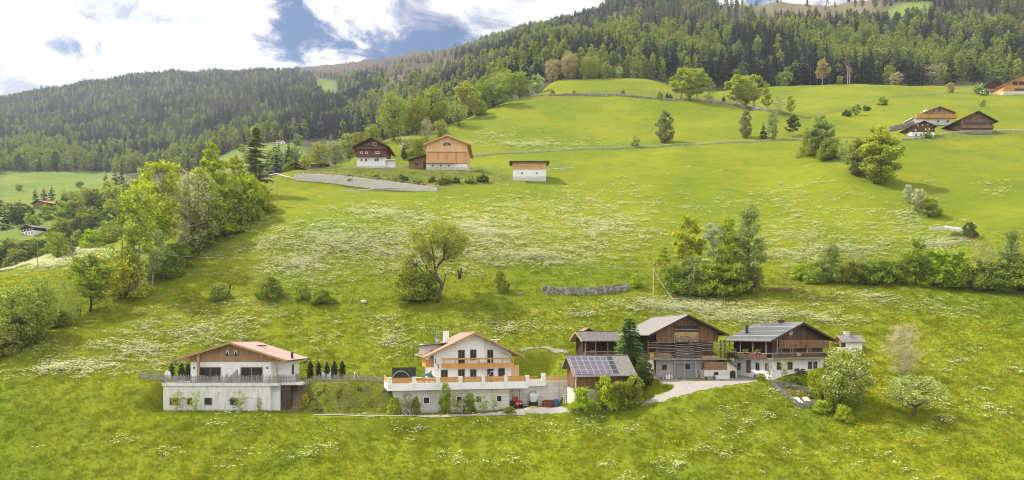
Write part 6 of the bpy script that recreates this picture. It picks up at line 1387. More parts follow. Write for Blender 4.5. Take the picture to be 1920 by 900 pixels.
def old_tree():
    """the gnarled tree in the middle of the meadow: bent dark trunk, light crown above, twiggy mass to the left"""
    rng = np.random.default_rng(77); mb = MB(7); S = 1.0
    trunk = [(.02, 0, -.02), (.03, 0, .10), (.07, .01, .17), (.06, 0, .23), (.0, 0, .30), (-.01, 0, .36), (.03, .01, .45), (.09, .02, .52), (.10, .02, .60), (.06, 0, .68)]
    mb.tube(trunk, [.030, .024, .022, .024, .027, .020, .016, .013, .010, .006], 7)
    limbs = [[(-.01, 0, .36), (-.03, .0, .5), (-.05, 0, .62), (-.07, 0, .72)], [(.07, .01, .17), (.10, 0, .24), (.12, 0, .33)], [(.10, .02, .58), (.16, .03, .66), (.2, .03, .66)], [(.03, .01, .45), (.13, .05, .54), (.22, .05, .52)], [(.06, 0, .68), (.0, .02, .8), (-.02, 0, .9)], [(.1, .02, .6), (.12, -.04, .74), (.18, -.05, .84)], [(-.03, 0, .5), (-.12, .04, .6), (-.2, .02, .72)], [(0, 0, .3), (-.10, -.04, .38), (-.18, -.03, .52)], [(-.02, 0, .33), (-.16, .05, .34), (-.25, .06, .44)]]
    for L in limbs: mb.tube(L, [.013 * (1 - .7 * i / (len(L) - 1)) + .002 for i in range(len(L))], 5, cap=False)
    cl = []
    for _ in range(66):
        a = rng.uniform(0, 6.28); rr = .43 * math.sqrt(rng.random()); p = np.array((.02 + rr * math.cos(a), rr * .8 * math.sin(a), .78 + rng.uniform(-.14, .17) * math.sqrt(max(0, 1 - (rr / .44) ** 2)) - .12 * (rr / .43) ** 2)); cl.append((p, rng.uniform(.05, .085), 150))
    for _ in range(40): cl.append((np.array((rng.uniform(-.44, -.04), rng.uniform(-.14, .14), rng.uniform(.14, .6))), rng.uniform(.06, .10), 110))
    for _ in range(10): cl.append((np.array((rng.uniform(.08, .26), rng.uniform(-.1, .1), rng.uniform(.5, .66))), rng.uniform(.04, .06), 30))
    C = []
    for p, rad, n in cl:
        s = np.array(min((q for L in limbs + [trunk] for q in L), key=lambda q: np.linalg.norm(np.array(q) - p))); mb.tube([s, (s + p) / 2 + rng.normal(size=3) * .012, p], [.004, .003, .0015], 4, cap=False)
        for _ in range(6): d = rng.normal(size=3); d /= np.linalg.norm(d); mb.tube([p, p + d * rad], [.0014, .0005], 3, cap=False)
        d = rng.normal(size=(n, 3)); d /= np.linalg.norm(d, axis=1)[:, None]; C.append(p + d * rad * rng.random((n, 1)) ** .5 * 1.1)
    C = np.concatenate(C); PR['oldcentre'] = [(mesh_from('trunk', mb.v, mb.f, mb.r, None, ('bark',), True), mesh_quads('crown', leaf_quads(C, .0112, rng, .2), ('leaves',)))]
old_tree()

YG = (.29, .325, .025); YEL = (.315, .335, .035); LG = (.23, .25, .03); GR = (.185, .215, .03); DG = (.075, .105, .028); OL = (.265, .275, .055); TAN = (.33, .275, .14); PAL = (.27, .30, .11); GRY = (.30, .32, .16); BRN = (.34, .285, .165); NEE = (.06, .095, .035); NEB = (.08, .085, .045); GW = (.22, .245, .085)
RT = random.Random(11)
def put(kind, name, px, py, hpx, w, tint, label, cat='tree', group=None, sheet=None, ymin=0, dz=-.15, rot=None, Y=None):
    sh = sheet or GA
    if Y: x = (px - CX) / F * Y; y = Y; z = float(sh.at(x, y))
    else: x, y, z = sh.hit(px, py, ymin)
    h = hpx / F * y; ps = PR[kind]; p = ps[RT.randrange(len(ps))]; rot = RT.uniform(0, 6.28) if rot is None else rot
    boost = .95 if tint in (NEE, NEB) else 1.4
    tint = tuple(c * boost * RT.uniform(.92, 1.08) * k for c, k in zip(tint, (.99, 1.06, .95))) + (1,)
    if isinstance(p, tuple):
        t = thing(name, label, cat, (x, y, z + dz), rot, group); t.scale = (h * w, h * w, h)
        tr = link('trunk', p[0], t); cr = link('crown', p[1], t); cr.color = tint
    else:
        t = tag(link(name, p, None, (x, y, z + dz), rot, (h * w, h * w, h)), label, cat, group); t.color = tint
    return t
def row(items):
    for it in items: put(*it)

# --- the tree row down the left edge of the meadow
row([
 ('ash', 'ash_tree', 302, 505, 205, 1.15, YEL, 'largest yellow green tree of the left row, its crown highest of all'),
 ('ashsparse', 'ash_tree', 262, 553, 215, 1.0, YEL, 'tall sparse yellowish tree with pale thin trunks beside the slim pole'),
 ('ashsparse', 'ash_tree', 228, 548, 205, .95, OL, 'tall thinly leaved tree with two bare pale stems, outermost of the left row'),
 ('ashsparse', 'ash_tree', 285, 540, 120, 1.1, PAL, 'low bare stemmed grey saplings at the foot of the slim pole'),
 ('twiggy', 'willow_tree', 352, 482, 160, 1.0, GRY, 'grey green willow behind the largest yellow tree'),
 ('tall', 'willow_tree', 372, 462, 150, 1.0, OL, 'olive green tree between the willow and the bright birch'),
 ('poplar', 'birch_tree', 398, 425, 158, .9, YG, 'bright yellow green birch with white trunk left of the tall dark spruce'),
 ('oldspruce', 'spruce_tree', 480, 372, 136, 1.0, (.16, .165, .075), 'tall dark open spruce standing above the left bushes'),
 ('bush', 'shrub', 425, 435, 92, .85, GR, 'dense green shrub behind the grey utility pole', 'shrub'), ('bush', 'shrub', 462, 415, 88, .9, YG, 'yellow green shrub below the tall dark spruce', 'shrub'),
 ('bush', 'shrub', 489, 398, 58, .9, YG, 'bright shrub at the lower right end of the left row', 'shrub'), ('tall', 'broadleaf_tree', 440, 395, 105, 1.0, LG, 'mid green tree between the birch and the tall dark spruce'),
 ('hedge', 'shrub', 405, 446, 76, .9, YG, 'bright leafy shrub directly under the birch crown', 'shrub'), ('hedge', 'shrub', 375, 462, 62, 1.0, GR, 'dark green shrub under the olive tree', 'shrub'),
 ('hedge', 'shrub', 352, 482, 40, 1.1, GR, 'low green shrub on the bank below the cable', 'shrub'), ('hedge', 'shrub', 330, 502, 46, 1.1, LG, 'rounded green shrub on the meadow side of the largest yellow tree', 'shrub'),
 ('hedge', 'shrub', 306, 520, 52, 1.1, GR, 'dark rounded shrub to the right of the slim pole', 'shrub'), ('bush', 'shrub', 238, 556, 82, .9, YEL, 'yellow leaved shrub right of the bright maple', 'shrub'),
 ('maple', 'maple_tree', 170, 584, 108, .95, LG, 'bright leaved maple with layered crown, lowest big tree of the left row'),
 ('twiggy', 'young_tree', 118, 608, 95, .8, YG, 'thin light saplings between the maple and the dark corner trees'), ('twiggy', 'young_tree', 140, 600, 80, .7, YG, 'slim sapling just left of the maple'),
 ('round', 'broadleaf_tree', 70, 628, 112, .85, OL, 'dark trunked olive tree at the lower left, right of the corner bushes'), ('round', 'broadleaf_tree', 22, 652, 118, 1.0, OL, 'broad olive tree cut by the left edge of the picture'),
 ('hedge', 'shrub', 48, 640, 55, 1.2, GR, 'dark green shrub under the lower left trees', 'shrub'), ('hedge', 'shrub', 5, 665, 50, 1.2, OL, 'olive shrub in the lower left corner', 'shrub'),
 ('hedge', 'shrub', 105, 612, 34, 1.3, GR, 'low shrub below the light saplings', 'shrub'),
])
# --- leafy things on the far left flower meadow's upper edge
row([('round', 'broadleaf_tree', 108, 486, 52, 1.0, LG, 'round bright green tree on the upper edge of the far left flower meadow'), ('hedge', 'shrub', 172, 466, 36, 1.1, YG, 'yellow green bush on the crest of the far left meadow', 'shrub'),
     ('hedge', 'shrub', 205, 456, 34, 1.0, OL, 'olive bush on the crest behind the bare stemmed tree', 'shrub'), ('bush', 'shrub', 132, 478, 20, 1.0, PAL, 'small pale bush right of the round bright green tree', 'shrub')])
# --- centre of the meadow
put('oldcentre', 'gnarled_tree', 818, 566, 160, .92, (.31, .31, .05), 'gnarled old tree with bent dark trunk in the middle of the flower meadow', rot=0)
row([('hedge', 'shrub', 772, 562, 62, 1.05, LG, 'light green shrub at the left foot of the gnarled tree', 'shrub'), ('hedge', 'shrub', 800, 563, 45, 1.0, GR, 'dark low shrub under the gnarled tree trunk', 'shrub'),
     ('bush', 'shrub', 938, 547, 42, .62, LG, 'small upright green bush alone in mid meadow', 'shrub'), ('hedge', 'shrub', 412, 562, 34, 1.0, OL, 'olive bush with dark stump, leftmost of the four on the bank', 'shrub'), ('hedge', 'shrub', 506, 559, 42, 1.05, GR, 'round dark green bush, second of the four on the bank', 'shrub'),
     ('bush', 'shrub', 566, 562, 36, .8, LG, 'narrow bush with dead twigs at the foot of the lone pole', 'shrub'), ('hedge', 'shrub', 606, 569, 30, 1.25, LG, 'flat spreading bush right of the lone pole', 'shrub'), ('hedge', 'shrub', 1192, 538, 26, .8, YG, 'small yellow bush at the right end of the dry stone wall', 'shrub')])
# --- birch thicket
row([('birch', 'birch_tree', 1402, 545, 168, 1.0, GW, 'tallest dark leaved birch of the thicket in the right meadow'), ('poplar', 'birch_tree', 1290, 540, 138, .95, YG, 'yellow topped young tree at the left of the birch thicket'), ('ashsparse', 'dying_tree', 1338, 545, 132, .95, GRY, 'grey half dead tree in the middle of the birch thicket'),
     ('birch', 'birch_tree', 1368, 545, 148, .8, YG, 'narrow yellow green birch close left of the tallest one'), ('poplar', 'young_tree', 1246, 520, 58, 1.0, YG, 'small yellow leaved tree beside the pale utility pole'),
     ('hedge', 'shrub', 1272, 551, 60, .9, GR, 'dark green bush, leftmost at the foot of the birch thicket', 'shrub'), ('bush', 'shrub', 1300, 553, 72, .8, GW, 'grey green bush in front of the yellow topped tree', 'shrub'), ('hedge', 'shrub', 1332, 554, 60, .9, LG, 'leafy light bush below the grey half dead tree', 'shrub'),
     ('hedge', 'shrub', 1362, 552, 56, .9, LG, 'broad bush between the half dead tree and the tallest birch', 'shrub'), ('hedge', 'shrub', 1392, 550, 50, .9, GR, 'dark bush at the foot of the tallest birch', 'shrub'), ('bush', 'shrub', 1252, 535, 46, .8, OL, 'olive bush right of the pale utility pole', 'shrub'), ('bush', 'shrub', 1420, 545, 46, .7, OL, 'brownish bush at the right end of the birch thicket', 'shrub')])
x, y, z = GA.hit(1462, 548); q = MB(9)
for k in range(90):
    a, el = q.g.uniform(0, 6.28), q.g.uniform(-.2, .9); l = q.g.uniform(.5, 1.6); cx_, cy_ = q.g.uniform(-2.6, 2.6), q.g.uniform(-1.2, 1.2); cz = q.g.uniform(.1, .9)
    q.tube([(cx_, cy_, cz), (cx_ + l * math.cos(a), cy_ + l * math.sin(a), cz + l * el * .5)], .05, 4)
tag(link('brush_pile', mesh_from('brush_pile', q.v, q.f, q.r, None, ('twigs',)), None, (x, y, z)), 'brown brush pile between the birch thicket and the hedge', 'brush pile', None, 'stuff')
# --- hedge on the right
HG = 'bushes of the long right hedge'
row([('hedge', 'hedge_bush', 1500, 524, 30, 1.1, YG, 'low yellow green bush where the right hedge begins', 'shrub', HG), ('birch', 'willow_tree', 1560, 532, 82, 1.25, GW, 'grey green willow rising from the left part of the right hedge'), ('hedge', 'hedge_bush', 1530, 530, 42, 1.0, OL, 'olive hedge bush left of the grey green willow', 'shrub', HG)])
for px, py, h, w, tn in ((1592, 531, 42, 1.0, GR), (1622, 532, 44, 1.0, GR), (1650, 532, 46, 1.0, GR), (1680, 532, 46, 1.0, LG)): put('hedge', 'hedge_bush', px, py, h, w, tn, 'trimmed looking green bush in the even middle stretch of the right hedge', 'shrub', HG)
row([('tall', 'broadleaf_tree', 1718, 534, 88, 1.1, GR, 'big dark round tree rising in the middle of the right hedge'), ('bush', 'hedge_bush', 1752, 536, 70, .85, YG, 'yellow topped bush right of the dark round hedge tree', 'shrub', HG), ('hedge', 'hedge_bush', 1788, 538, 68, .9, LG, 'tall light bush in the right half of the hedge', 'shrub', HG),
     ('hedge', 'hedge_bush', 1825, 541, 56, 1.0, OL, 'olive hedge bush below the twiggy tree', 'shrub', HG), ('twiggy', 'twiggy_tree', 1846, 541, 96, .7, PAL, 'thin twiggy tree rising from the right hedge'), ('hedge', 'hedge_bush', 1858, 543, 52, 1.0, GR, 'green hedge bush before the grey green tall tree', 'shrub', HG),
     ('birch', 'willow_tree', 1895, 545, 122, .95, GW, 'tall grey green tree near the right end of the hedge'), ('hedge', 'hedge_bush', 1915, 547, 62, 1.0, LG, 'bright bush cut by the right edge of the picture in the hedge', 'shrub', HG), ('twiggy', 'twiggy_tree', 1612, 528, 62, .8, PAL, 'small twiggy tree behind the middle of the right hedge'), ('hedge', 'hedge_bush', 1885, 546, 36, 1.1, GR, 'low dark bush at the foot of the tall grey green tree', 'shrub', HG)])
# --- right meadow gully and bushes
row([('egg', 'broadleaf_tree', 1650, 345, 114, 1.25, (.27, .28, .03), 'big yellow green tree below the right slope farm'), ('egg', 'broadleaf_tree', 1610, 330, 74, 1.2, (.24, .23, .05), 'sparse olive tree left of the big yellow green one'), ('egg', 'broadleaf_tree', 1540, 292, 78, 1.1, (.2, .22, .08), 'grey green tall tree at the road end'), ('hedge', 'shrub', 1522, 292, 52, .75, LG, 'bright green bush left in the gully group', 'shrub'),
     ('hedge', 'shrub', 1556, 299, 42, 1.0, GR, 'dark bush at the foot of the grey green tree by the road end', 'shrub'), ('twiggy', 'twiggy_tree', 1585, 305, 45, 1.0, PAL, 'small twiggy pale tree in the middle of the gully', 'tree'),
     ('whitebush', 'blossom_bush', 1703, 380, 34, .62, PAL, 'white blossoming bush, uppermost of the trio in the right meadow', 'shrub'), ('whitebush', 'blossom_bush', 1722, 397, 44, .65, PAL, 'white blossoming bush in the middle of the trio in the right meadow', 'shrub'), ('hedge', 'shrub', 1743, 405, 34, .95, GR, 'green bush at the lower end of the blossoming trio', 'shrub'), ('bush', 'shrub', 1818, 446, 30, .8, DG, 'dark green bush beside the short pale stone wall', 'shrub'), ('hedge', 'shrub', 1793, 446, 13, 1.4, GR, 'low flat bush under the short pale stone wall', 'shrub')])
# --- upper meadow trees
row([('egg', 'broadleaf_tree', 1247, 268, 63, 1.05, GW, 'single rounded tree on the upper meadow left of the road'), ('smallbush', 'shrub', 1192, 275, 20, .8, PAL, 'small pale bush on the road bank left of the single rounded tree', 'shrub'), ('egg', 'birch_tree', 1398, 259, 56, .8, GW, 'slim grey green birch above the road'), ('conifer_small', 'spruce_tree', 1431, 261, 34, 1.5, NEE, 'small dark spruce above the road'), ('birch', 'birch_tree', 1448, 262, 58, 1.0, PAL, 'pale birch between the small spruce and the dark pine'),
     ('tall', 'poplar_tree', 1293, 189, 62, 1.2, (.36, .345, .03), 'fullest bright tree between the two left poplars'), ('tall', 'poplar_tree', 1399, 203, 62, 1.2, (.36, .345, .03), 'fullest bright tree between the right upper poplars'), ('poplar', 'pine_tree', 1487, 257, 42, 1.45, DG, 'dark round topped pine above the road'),
     ('poplar', 'poplar_tree', 1278, 188, 62, 1.6, YG, 'bright yellow poplar, leftmost of the upper meadow group'), ('poplar', 'poplar_tree', 1308, 189, 60, 1.6, YG, 'second bright poplar of the left upper group'), ('twiggy', 'poplar_tree', 1330, 191, 40, 1.0, OL, 'dull sparse tree right of the bright left poplars'), ('conifer_small', 'spruce_tree', 1357, 193, 18, 1.5, NEE, 'tiny dark spruce on the field wall'),
     ('poplar', 'poplar_tree', 1382, 201, 62, 1.6, YG, 'tall bright poplar, left of the right upper group'), ('poplar', 'poplar_tree', 1414, 203, 64, 1.6, YG, 'broadest bright poplar of the right upper group'), ('poplar', 'poplar_tree', 1438, 210, 46, 1.0, LG, 'lower green poplar right of the broadest one'), ('twiggy', 'twiggy_tree', 1460, 215, 36, 1.0, GRY, 'grey twiggy tree by the pasture fence'), ('poplar', 'poplar_tree', 1482, 219, 42, .9, YG, 'small bright poplar at the end of the upper group')])
for k, px in enumerate((1036, 1077, 1168, 990, 1237, 1254)):
    put('smallbush', 'shrub', px, (178, 178, 179, 180, 187, 188)[k], (12, 10, 11, 14, 16, 15)[k], .8, (LG, LG, GR, OL, GR, DG)[k], ('tiny bush on the field wall, third from its left end', 'tiny light bush on the field wall near its middle', 'tiny bush on the field wall left of the bright poplars', 'tiny olive bush at the left end of the field wall', 'small bush close left of the bright left poplars', 'small dark bush touching the bright left poplars')[k], 'shrub', 'tiny bushes along the field wall')
for k, (px, py, h, tn, lab) in enumerate(((1588, 218, 14, DG, 'dark bush at the lower left of the diagonal row in the right pasture'), (1606, 216, 20, GR, 'biggest bush of the diagonal row in the right pasture'), (1625, 208, 12, DG, 'flat dark bush in the middle of the diagonal row'), (1655, 197, 15, GR, 'round green bush at the upper right end of the diagonal row'), (1846, 179, 13, GR, 'green bush before the dark hill house'), (1834, 178, 22, PAL, 'pale yellowish tree left of the dark hill house'), (1782, 174, 20, TAN, 'small round tan tree on the upper right pasture'), (1842, 200, 14, OL, 'small olive tree below the hill houses'))):
    put('small' if k in (1, 5, 6, 7) else 'smallbush', 'shrub', px, py, h, 1.1, tn, lab, 'shrub' if k not in (5, 6) else 'tree', 'bushes scattered in the right pasture')
put('smallbush', 'shrub', 1738, 259, 16, .9, GR, 'green bush in front of the small log house', 'shrub', None, None, 0, -.1)
# --- skyline row from the upper farm to the forest
row([('round', 'broadleaf_tree', 738, 264, 88, .85, OL, 'big olive tree on the skyline nearest the dark brown chalet'), ('round', 'broadleaf_tree', 768, 252, 66, .85, OL, 'olive tree second on the skyline above the chalet'), ('tall', 'broadleaf_tree', 808, 236, 86, 1.25, LG, 'tallest green tree of the skyline row'), ('round', 'broadleaf_tree', 780, 244, 70, .9, LG, 'green tree left of the tallest skyline tree'), ('hedge', 'shrub', 820, 238, 30, 1.0, OL, 'dark low bush under the tallest skyline tree', 'shrub'),
     ('poplar', 'broadleaf_tree', 873, 225, 74, 1.4, YEL, 'yellow round tree with visible trunk on the skyline'), ('apple', 'fruit_tree', 861, 238, 42, .85, OL, 'small dark trunked tree in front of the yellow round tree'), ('hedge', 'shrub', 901, 216, 30, .8, LG, 'bright bush right of the yellow round tree', 'shrub'), ('round', 'broadleaf_tree', 935, 200, 62, 1.0, OL, 'broad brownish green tree on the meadow corner'),
     ('tall', 'broadleaf_tree', 910, 185, 66, 1.2, LG, 'green tree behind the yellow round tree'), ('round', 'broadleaf_tree', 948, 172, 60, 1.1, LG, 'large light green tree behind the broad brownish one'), ('round', 'broadleaf_tree', 975, 170, 50, 1.0, LG, 'green tree at the top corner of the upper meadow'), ('small', 'broadleaf_tree', 1008, 154, 36, 1.0, PAL, 'cream blossoming tree at the forest edge'), ('round', 'broadleaf_tree', 1036, 150, 44, .85, TAN, 'pinkish tan tree at the forest edge, left of two'), ('round', 'broadleaf_tree', 1066, 149, 52, .85, TAN, 'taller tan tree at the forest edge, right of two'),
     ('round', 'broadleaf_tree', 1106, 145, 42, 1.15, LG, 'broad fresh green tree at the forest edge'), ('small', 'broadleaf_tree', 1138, 144, 30, 1.0, LG, 'small green tree right of the broad fresh one'), ('small', 'broadleaf_tree', 1161, 143, 22, .9, PAL, 'tiny pale tree before the dark spruces'),
     ('twiggy', 'twiggy_tree', 800, 265, 44, .9, BRN, 'bare twiggy tree behind the pale barn roof'), ('round', 'shrub', 826, 260, 36, 1.0, OL, 'olive bush behind the pale barn, right of the bare tree', 'shrub'), ('whitebush', 'blossom_bush', 761, 292, 34, .75, LG, 'white topped blossoming tree between chalet and pale barn'), ('bush', 'shrub', 785, 290, 30, .8, LG, 'pale green bush close left of the pale barn', 'shrub'), ('conifer_small', 'spruce_tree', 757, 298, 27, 1.6, NEE, 'small dark spruce between chalet and pale barn')])
SKY = 'trees on the slope behind the upper terrace'
for k, (px, py, h, w, tn, lab) in enumerate(((572, 300, 30, .9, YG, 'bright pointed bush between the two red garden sheds'), (600, 292, 48, 1.1, OL, 'broad olive tree above the red garden sheds'), (628, 290, 46, 1.0, PAL, 'pale tree above the sheds, next to the broad olive one'), (655, 282, 50, 1.0, OL, 'olive tree just left of the dark brown chalet roof'), (676, 268, 42, 1.1, LG, 'green tree above the chalet roof'), (700, 262, 44, 1.0, OL, 'olive tree right above the chalet ridge'), (545, 308, 26, .9, GR, 'round dark bush left of the red garden sheds'), (538, 322, 16, 1.1, LG, 'low bush beside the end of the stone wall'))):
    put('round' if h > 40 else 'small', 'broadleaf_tree', px, py, h, w, tn, lab, 'tree', SKY, None, 0, -.4)
# --- front: by the houses
row([('hedge', 'shrub', 1092, 770, 46, .85, YG, 'bright bush at the left front of the solar shed', 'shrub'), ('bush', 'shrub', 1134, 768, 66, .62, YG, 'tall bright leafy bush in front of the solar shed', 'shrub'), ('hedge', 'shrub', 1163, 764, 50, .8, LG, 'green bush right of the tall bright one before the solar shed', 'shrub'), ('bush', 'shrub', 1188, 758, 58, .65, LG, 'upright green bush at the right front corner of the solar shed', 'shrub'),
     ('spruce', 'spruce_tree', 1180, 735, 142, .95, (.105, .165, .045), 'dark green spruce standing between the solar shed and the barn'), ('tall', 'broadleaf_tree', 1209, 731, 68, 1.05, DG, 'dark leafy tree close right of the front spruce'), ('conifer_small', 'spruce_tree', 1364, 690, 44, 1.3, NEE, 'dark small conifer between barn and farmhouse'),
     ('blossom', 'blossom_tree', 1585, 765, 112, .78, LG, 'large white blossoming tree right of the farmhouse garden'), ('hedge', 'shrub', 1535, 738, 52, .75, YG, 'bright green bush left under the blossoming tree', 'shrub'), ('hedge', 'shrub', 1572, 766, 72, .6, GR, 'dark leafy bush below the blossoming tree', 'shrub'), ('hedge', 'shrub', 1582, 790, 34, .8, YG, 'low light bush lowest beneath the blossoming tree', 'shrub'), ('hedge', 'shrub', 1540, 772, 24, 1.1, YG, 'low bright bush along the garden front fence', 'shrub'),
     ('bare', 'twiggy_tree', 1694, 707, 102, .9, (.42, .345, .20), 'brown nearly leafless tree on the right lower meadow'), ('apple', 'apple_tree', 1712, 779, 76, 1.2, (.30, .31, .11), 'bent old apple tree with open crown on the lower right meadow'),
     ('espalier', 'climbing_shrub', 333, 773, 42, .75, YEL, 'thin yellowish shrub at the left window of the concrete wall', 'shrub'), ('espalier', 'climbing_shrub', 366, 774, 44, .8, YEL, 'thin yellowish shrub second along the concrete wall', 'shrub'), ('espalier', 'climbing_shrub', 448, 774, 44, .8, YEL, 'thin yellowish shrub before the right window of the concrete wall', 'shrub'), ('espalier', 'climbing_shrub', 486, 772, 30, .5, YEL, 'small thin shrub beside the white door of the concrete wall', 'shrub'),
     ('bush', 'shrub', 572, 762, 26, .7, (.36, .34, .03), 'yellow green flowering bush on the bank beside the bungalow', 'shrub'), ('bush', 'shrub', 740, 777, 34, .8, YG, 'bright bush at the left corner of the white house basement', 'shrub'), ('espalier', 'climbing_shrub', 764, 778, 44, .8, LG, 'leafy climber left of the first basement window', 'shrub'), ('bush', 'climbing_shrub', 780, 778, 38, .5, GR, 'dark climber on the left half of the basement wall', 'shrub'), ('bush', 'climbing_shrub', 835, 777, 62, .38, LG, 'tallest climber reaching the terrace of the white house', 'shrub'), ('espalier', 'climbing_shrub', 858, 777, 44, .8, LG, 'leafy climber between the basement windows', 'shrub'), ('bush', 'climbing_shrub', 880, 776, 42, .55, GR, 'dense climber beneath the right half of the terrace', 'shrub'), ('espalier', 'climbing_shrub', 905, 776, 36, .9, LG, 'thin climber left of the third basement window', 'shrub'), ('espalier', 'climbing_shrub', 925, 774, 36, .8, OL, 'olive climber before the right basement window', 'shrub'), ('hedge', 'shrub', 955, 772, 12, 1.6, LG, 'low weeds at the right corner of the white house basement', 'shrub'),
     ('espalier', 'climbing_shrub', 1443, 720, 40, .55, TAN, 'thin brownish climber at the near corner of the farmhouse', 'shrub'), ('espalier', 'climbing_shrub', 1470, 725, 52, .5, OL, 'thin climber on the white farmhouse wall', 'shrub'), ('hedge', 'shrub', 1490, 724, 20, 1.2, GR, 'low garden bush at the foot of the farmhouse wall', 'shrub'), ('hedge', 'shrub', 1426, 714, 16, 1.2, LG, 'low flowering bush at the yard corner of the farmhouse', 'shrub')])
for k, (px, py) in enumerate(((1480, 738), (1500, 745), (1520, 746), (1535, 752))): put('smallbush', 'vegetable_plant', px, py, 9, 1.2, GR, 'leafy vegetable clump in the fenced garden bed', 'plant', 'vegetables in the garden bed')
for k, px in enumerate((582, 597.5, 613, 627, 642)):
    put('cypress', 'cypress', px, 700, (37, 36, 36, 38, 37)[k], (1.15, 1.0, .95, 1.05, 1.1)[k], NEB, ('columnar cypress nearest the bungalow in the row on the lawn', 'second columnar cypress from the bungalow', 'middle columnar cypress of the row of five', 'fourth columnar cypress from the bungalow', 'columnar cypress farthest from the bungalow in the row on the lawn')[k], 'cypress', 'columnar cypresses on the lawn', None, 0, -.1, None, 124.5)
for k, px in enumerate((322, 340, 353)):
    put('cypress', 'cypress', px, 705, (30, 34, 34)[k], 1.2, DG, ('leftmost columnar evergreen beside the covered terrace', 'middle columnar evergreen behind the honey coloured post', 'columnar evergreen close to the bungalow wall')[k], 'cypress', 'evergreens by the covered terrace', None, 0, -.1, None, 124)
for k in range(17):
    px = 640 + k * 17 + RT.uniform(-6, 6); put('smallbush', 'shrub', px, 345 - abs(k - 8) * .5 + RT.uniform(-3, 2), RT.uniform(11, 17), 1.25, (GR, DG, OL)[k % 3], 'dark bush on the rough bank between the pale stone wall and the upper farm', 'shrub', 'bushes on the bank under the upper farm')
def stump(label, px, py, hpx, n=2):
    x, y, z = GA.hit(px, py); h = hpx / F * y; t = thing('tree_stump', label, 'tree stump', (x, y, z)); g = random.Random(px)
    for k in range(n):
        s = (-1) ** k; q = MB(px + k); q.tube([(s * .1, 0, -.2), (s * .25, 0, h * .5), (s * .5 + g.uniform(-.1, .1), .1, h * (1 - .15 * k))], [.28, .24, .20], 7); part('trunk', q, 'dark_bark', t)
stump('forked black pollard stump right of the gnarled tree', 862, 523, 20, 2); stump('short black stump beside the little mid meadow bush', 951, 546, 14, 1); stump('forked dark stump under the light saplings at the left', 148, 593, 26, 2); stump('leaning dark stump at the lower left saplings', 130, 602, 18, 1); stump('black stump in the leftmost bank bush', 428, 555, 22, 2)
# --- trees of the valley on the left
VG = 'trees on the valley slope at the left'
for k, (kd, px, py, h, w, tn, lab) in enumerate((
 ('conifer_small', 122, 452, 42, 1.6, NEE, 'dark pointed spruce right of the valley farmhouse'), ('conifer_small', 167, 440, 40, 1.4, NEE, 'dark spruce between valley farmhouse and the left tree row'), ('tall', 146, 456, 52, 1.2, DG, 'dark broad tree between the two valley spruces'), ('small', 100, 456, 34, 1.1, LG, 'green tree in front of the dark roofed valley farmhouse'),
 ('small', 60, 424, 26, 1.3, LG, 'broad green tree below the red brown valley barn'), ('small', 88, 412, 30, 1.2, GR, 'green tree right below the red brown valley barn'), ('small', 18, 472, 28, 1.2, GR, 'round tree left below the valley farmhouse'), ('smalltall', 48, 490, 42, 1.2, BRN, 'brownish tree below the valley farmhouse'), ('small', 74, 488, 38, 1.1, GR, 'green tree below the valley farmhouse near the flower meadow'), ('small', 12, 500, 50, 1.2, DG, 'dark tree at the left edge above the flower meadow'), ('small', 34, 512, 46, 1.2, GR, 'round green tree near the left edge over the flower meadow'),
 ('conifer_small', 8, 430, 44, 1.5, NEE, 'dark spruce at the left edge beside the valley farmhouse'), ('conifer_small', 22, 415, 40, 1.5, NEE, 'dark spruce above the valley farmhouse roof'), ('conifer_small', 66, 378, 30, 1.5, NEE, 'spruce left of the three by the valley barn'), ('conifer_small', 82, 376, 30, 1.5, NEE, 'middle spruce of the three by the valley barn'), ('conifer_small', 97, 376, 32, 1.5, NEE, 'right spruce of the three by the valley barn'),
 ('conifer_small', 120, 388, 40, 1.6, NEE, 'taller dark spruce right of the valley barn'), ('round', 135, 400, 44, 1.2, OL, 'broad olive tree right of the valley barn'), ('round', 160, 392, 40, 1.2, LG, 'green tree on the valley meadow edge'), ('small', 185, 382, 30, 1.3, OL, 'flat olive tree higher on the valley meadow edge'), ('small', 205, 365, 28, 1.3, YG, 'yellow green tree at the top of the valley meadow edge'), ('small', 150, 352, 14, 1.3, GR, 'small bush in the valley meadow above the barn'), ('small', 36, 358, 14, 1.3, GR, 'small bush in the far left valley meadow'), ('conifer_small', 198, 340, 18, 1.6, NEE, 'small dark spruce in the valley meadow, left of the pair'), ('conifer_small', 216, 346, 30, 1.6, NEE, 'dark spruce of the valley pair beside the left row'), ('conifer_small', 228, 344, 30, 1.6, NEE, 'dark spruce touching the left tree row'),
 ('small', 470, 262, 20, 1.3, GR, 'round tree left of the tiny white chalet'), ('small', 558, 272, 22, 1.1, GR, 'round tree right of the tiny white chalet'), ('small', 350, 292, 22, 1.3, OL, 'olive tree showing between the left row crowns'), ('small', 372, 300, 30, 1.2, PAL, 'pale tree showing left of the bright birch'), ('small', 510, 300, 20, 1.2, GR, 'round bush below the tiny white chalet'), ('conifer_small', 535, 300, 22, 1.5, NEE, 'small spruce below the tiny white chalet'), ('small', 455, 285, 16, 1.3, LG, 'bush on the knoll left of the tall dark spruce'))):
    put(kd, 'valley_tree', px, py, h, w, tn, lab, 'tree', VG, GB, 300, -.5)

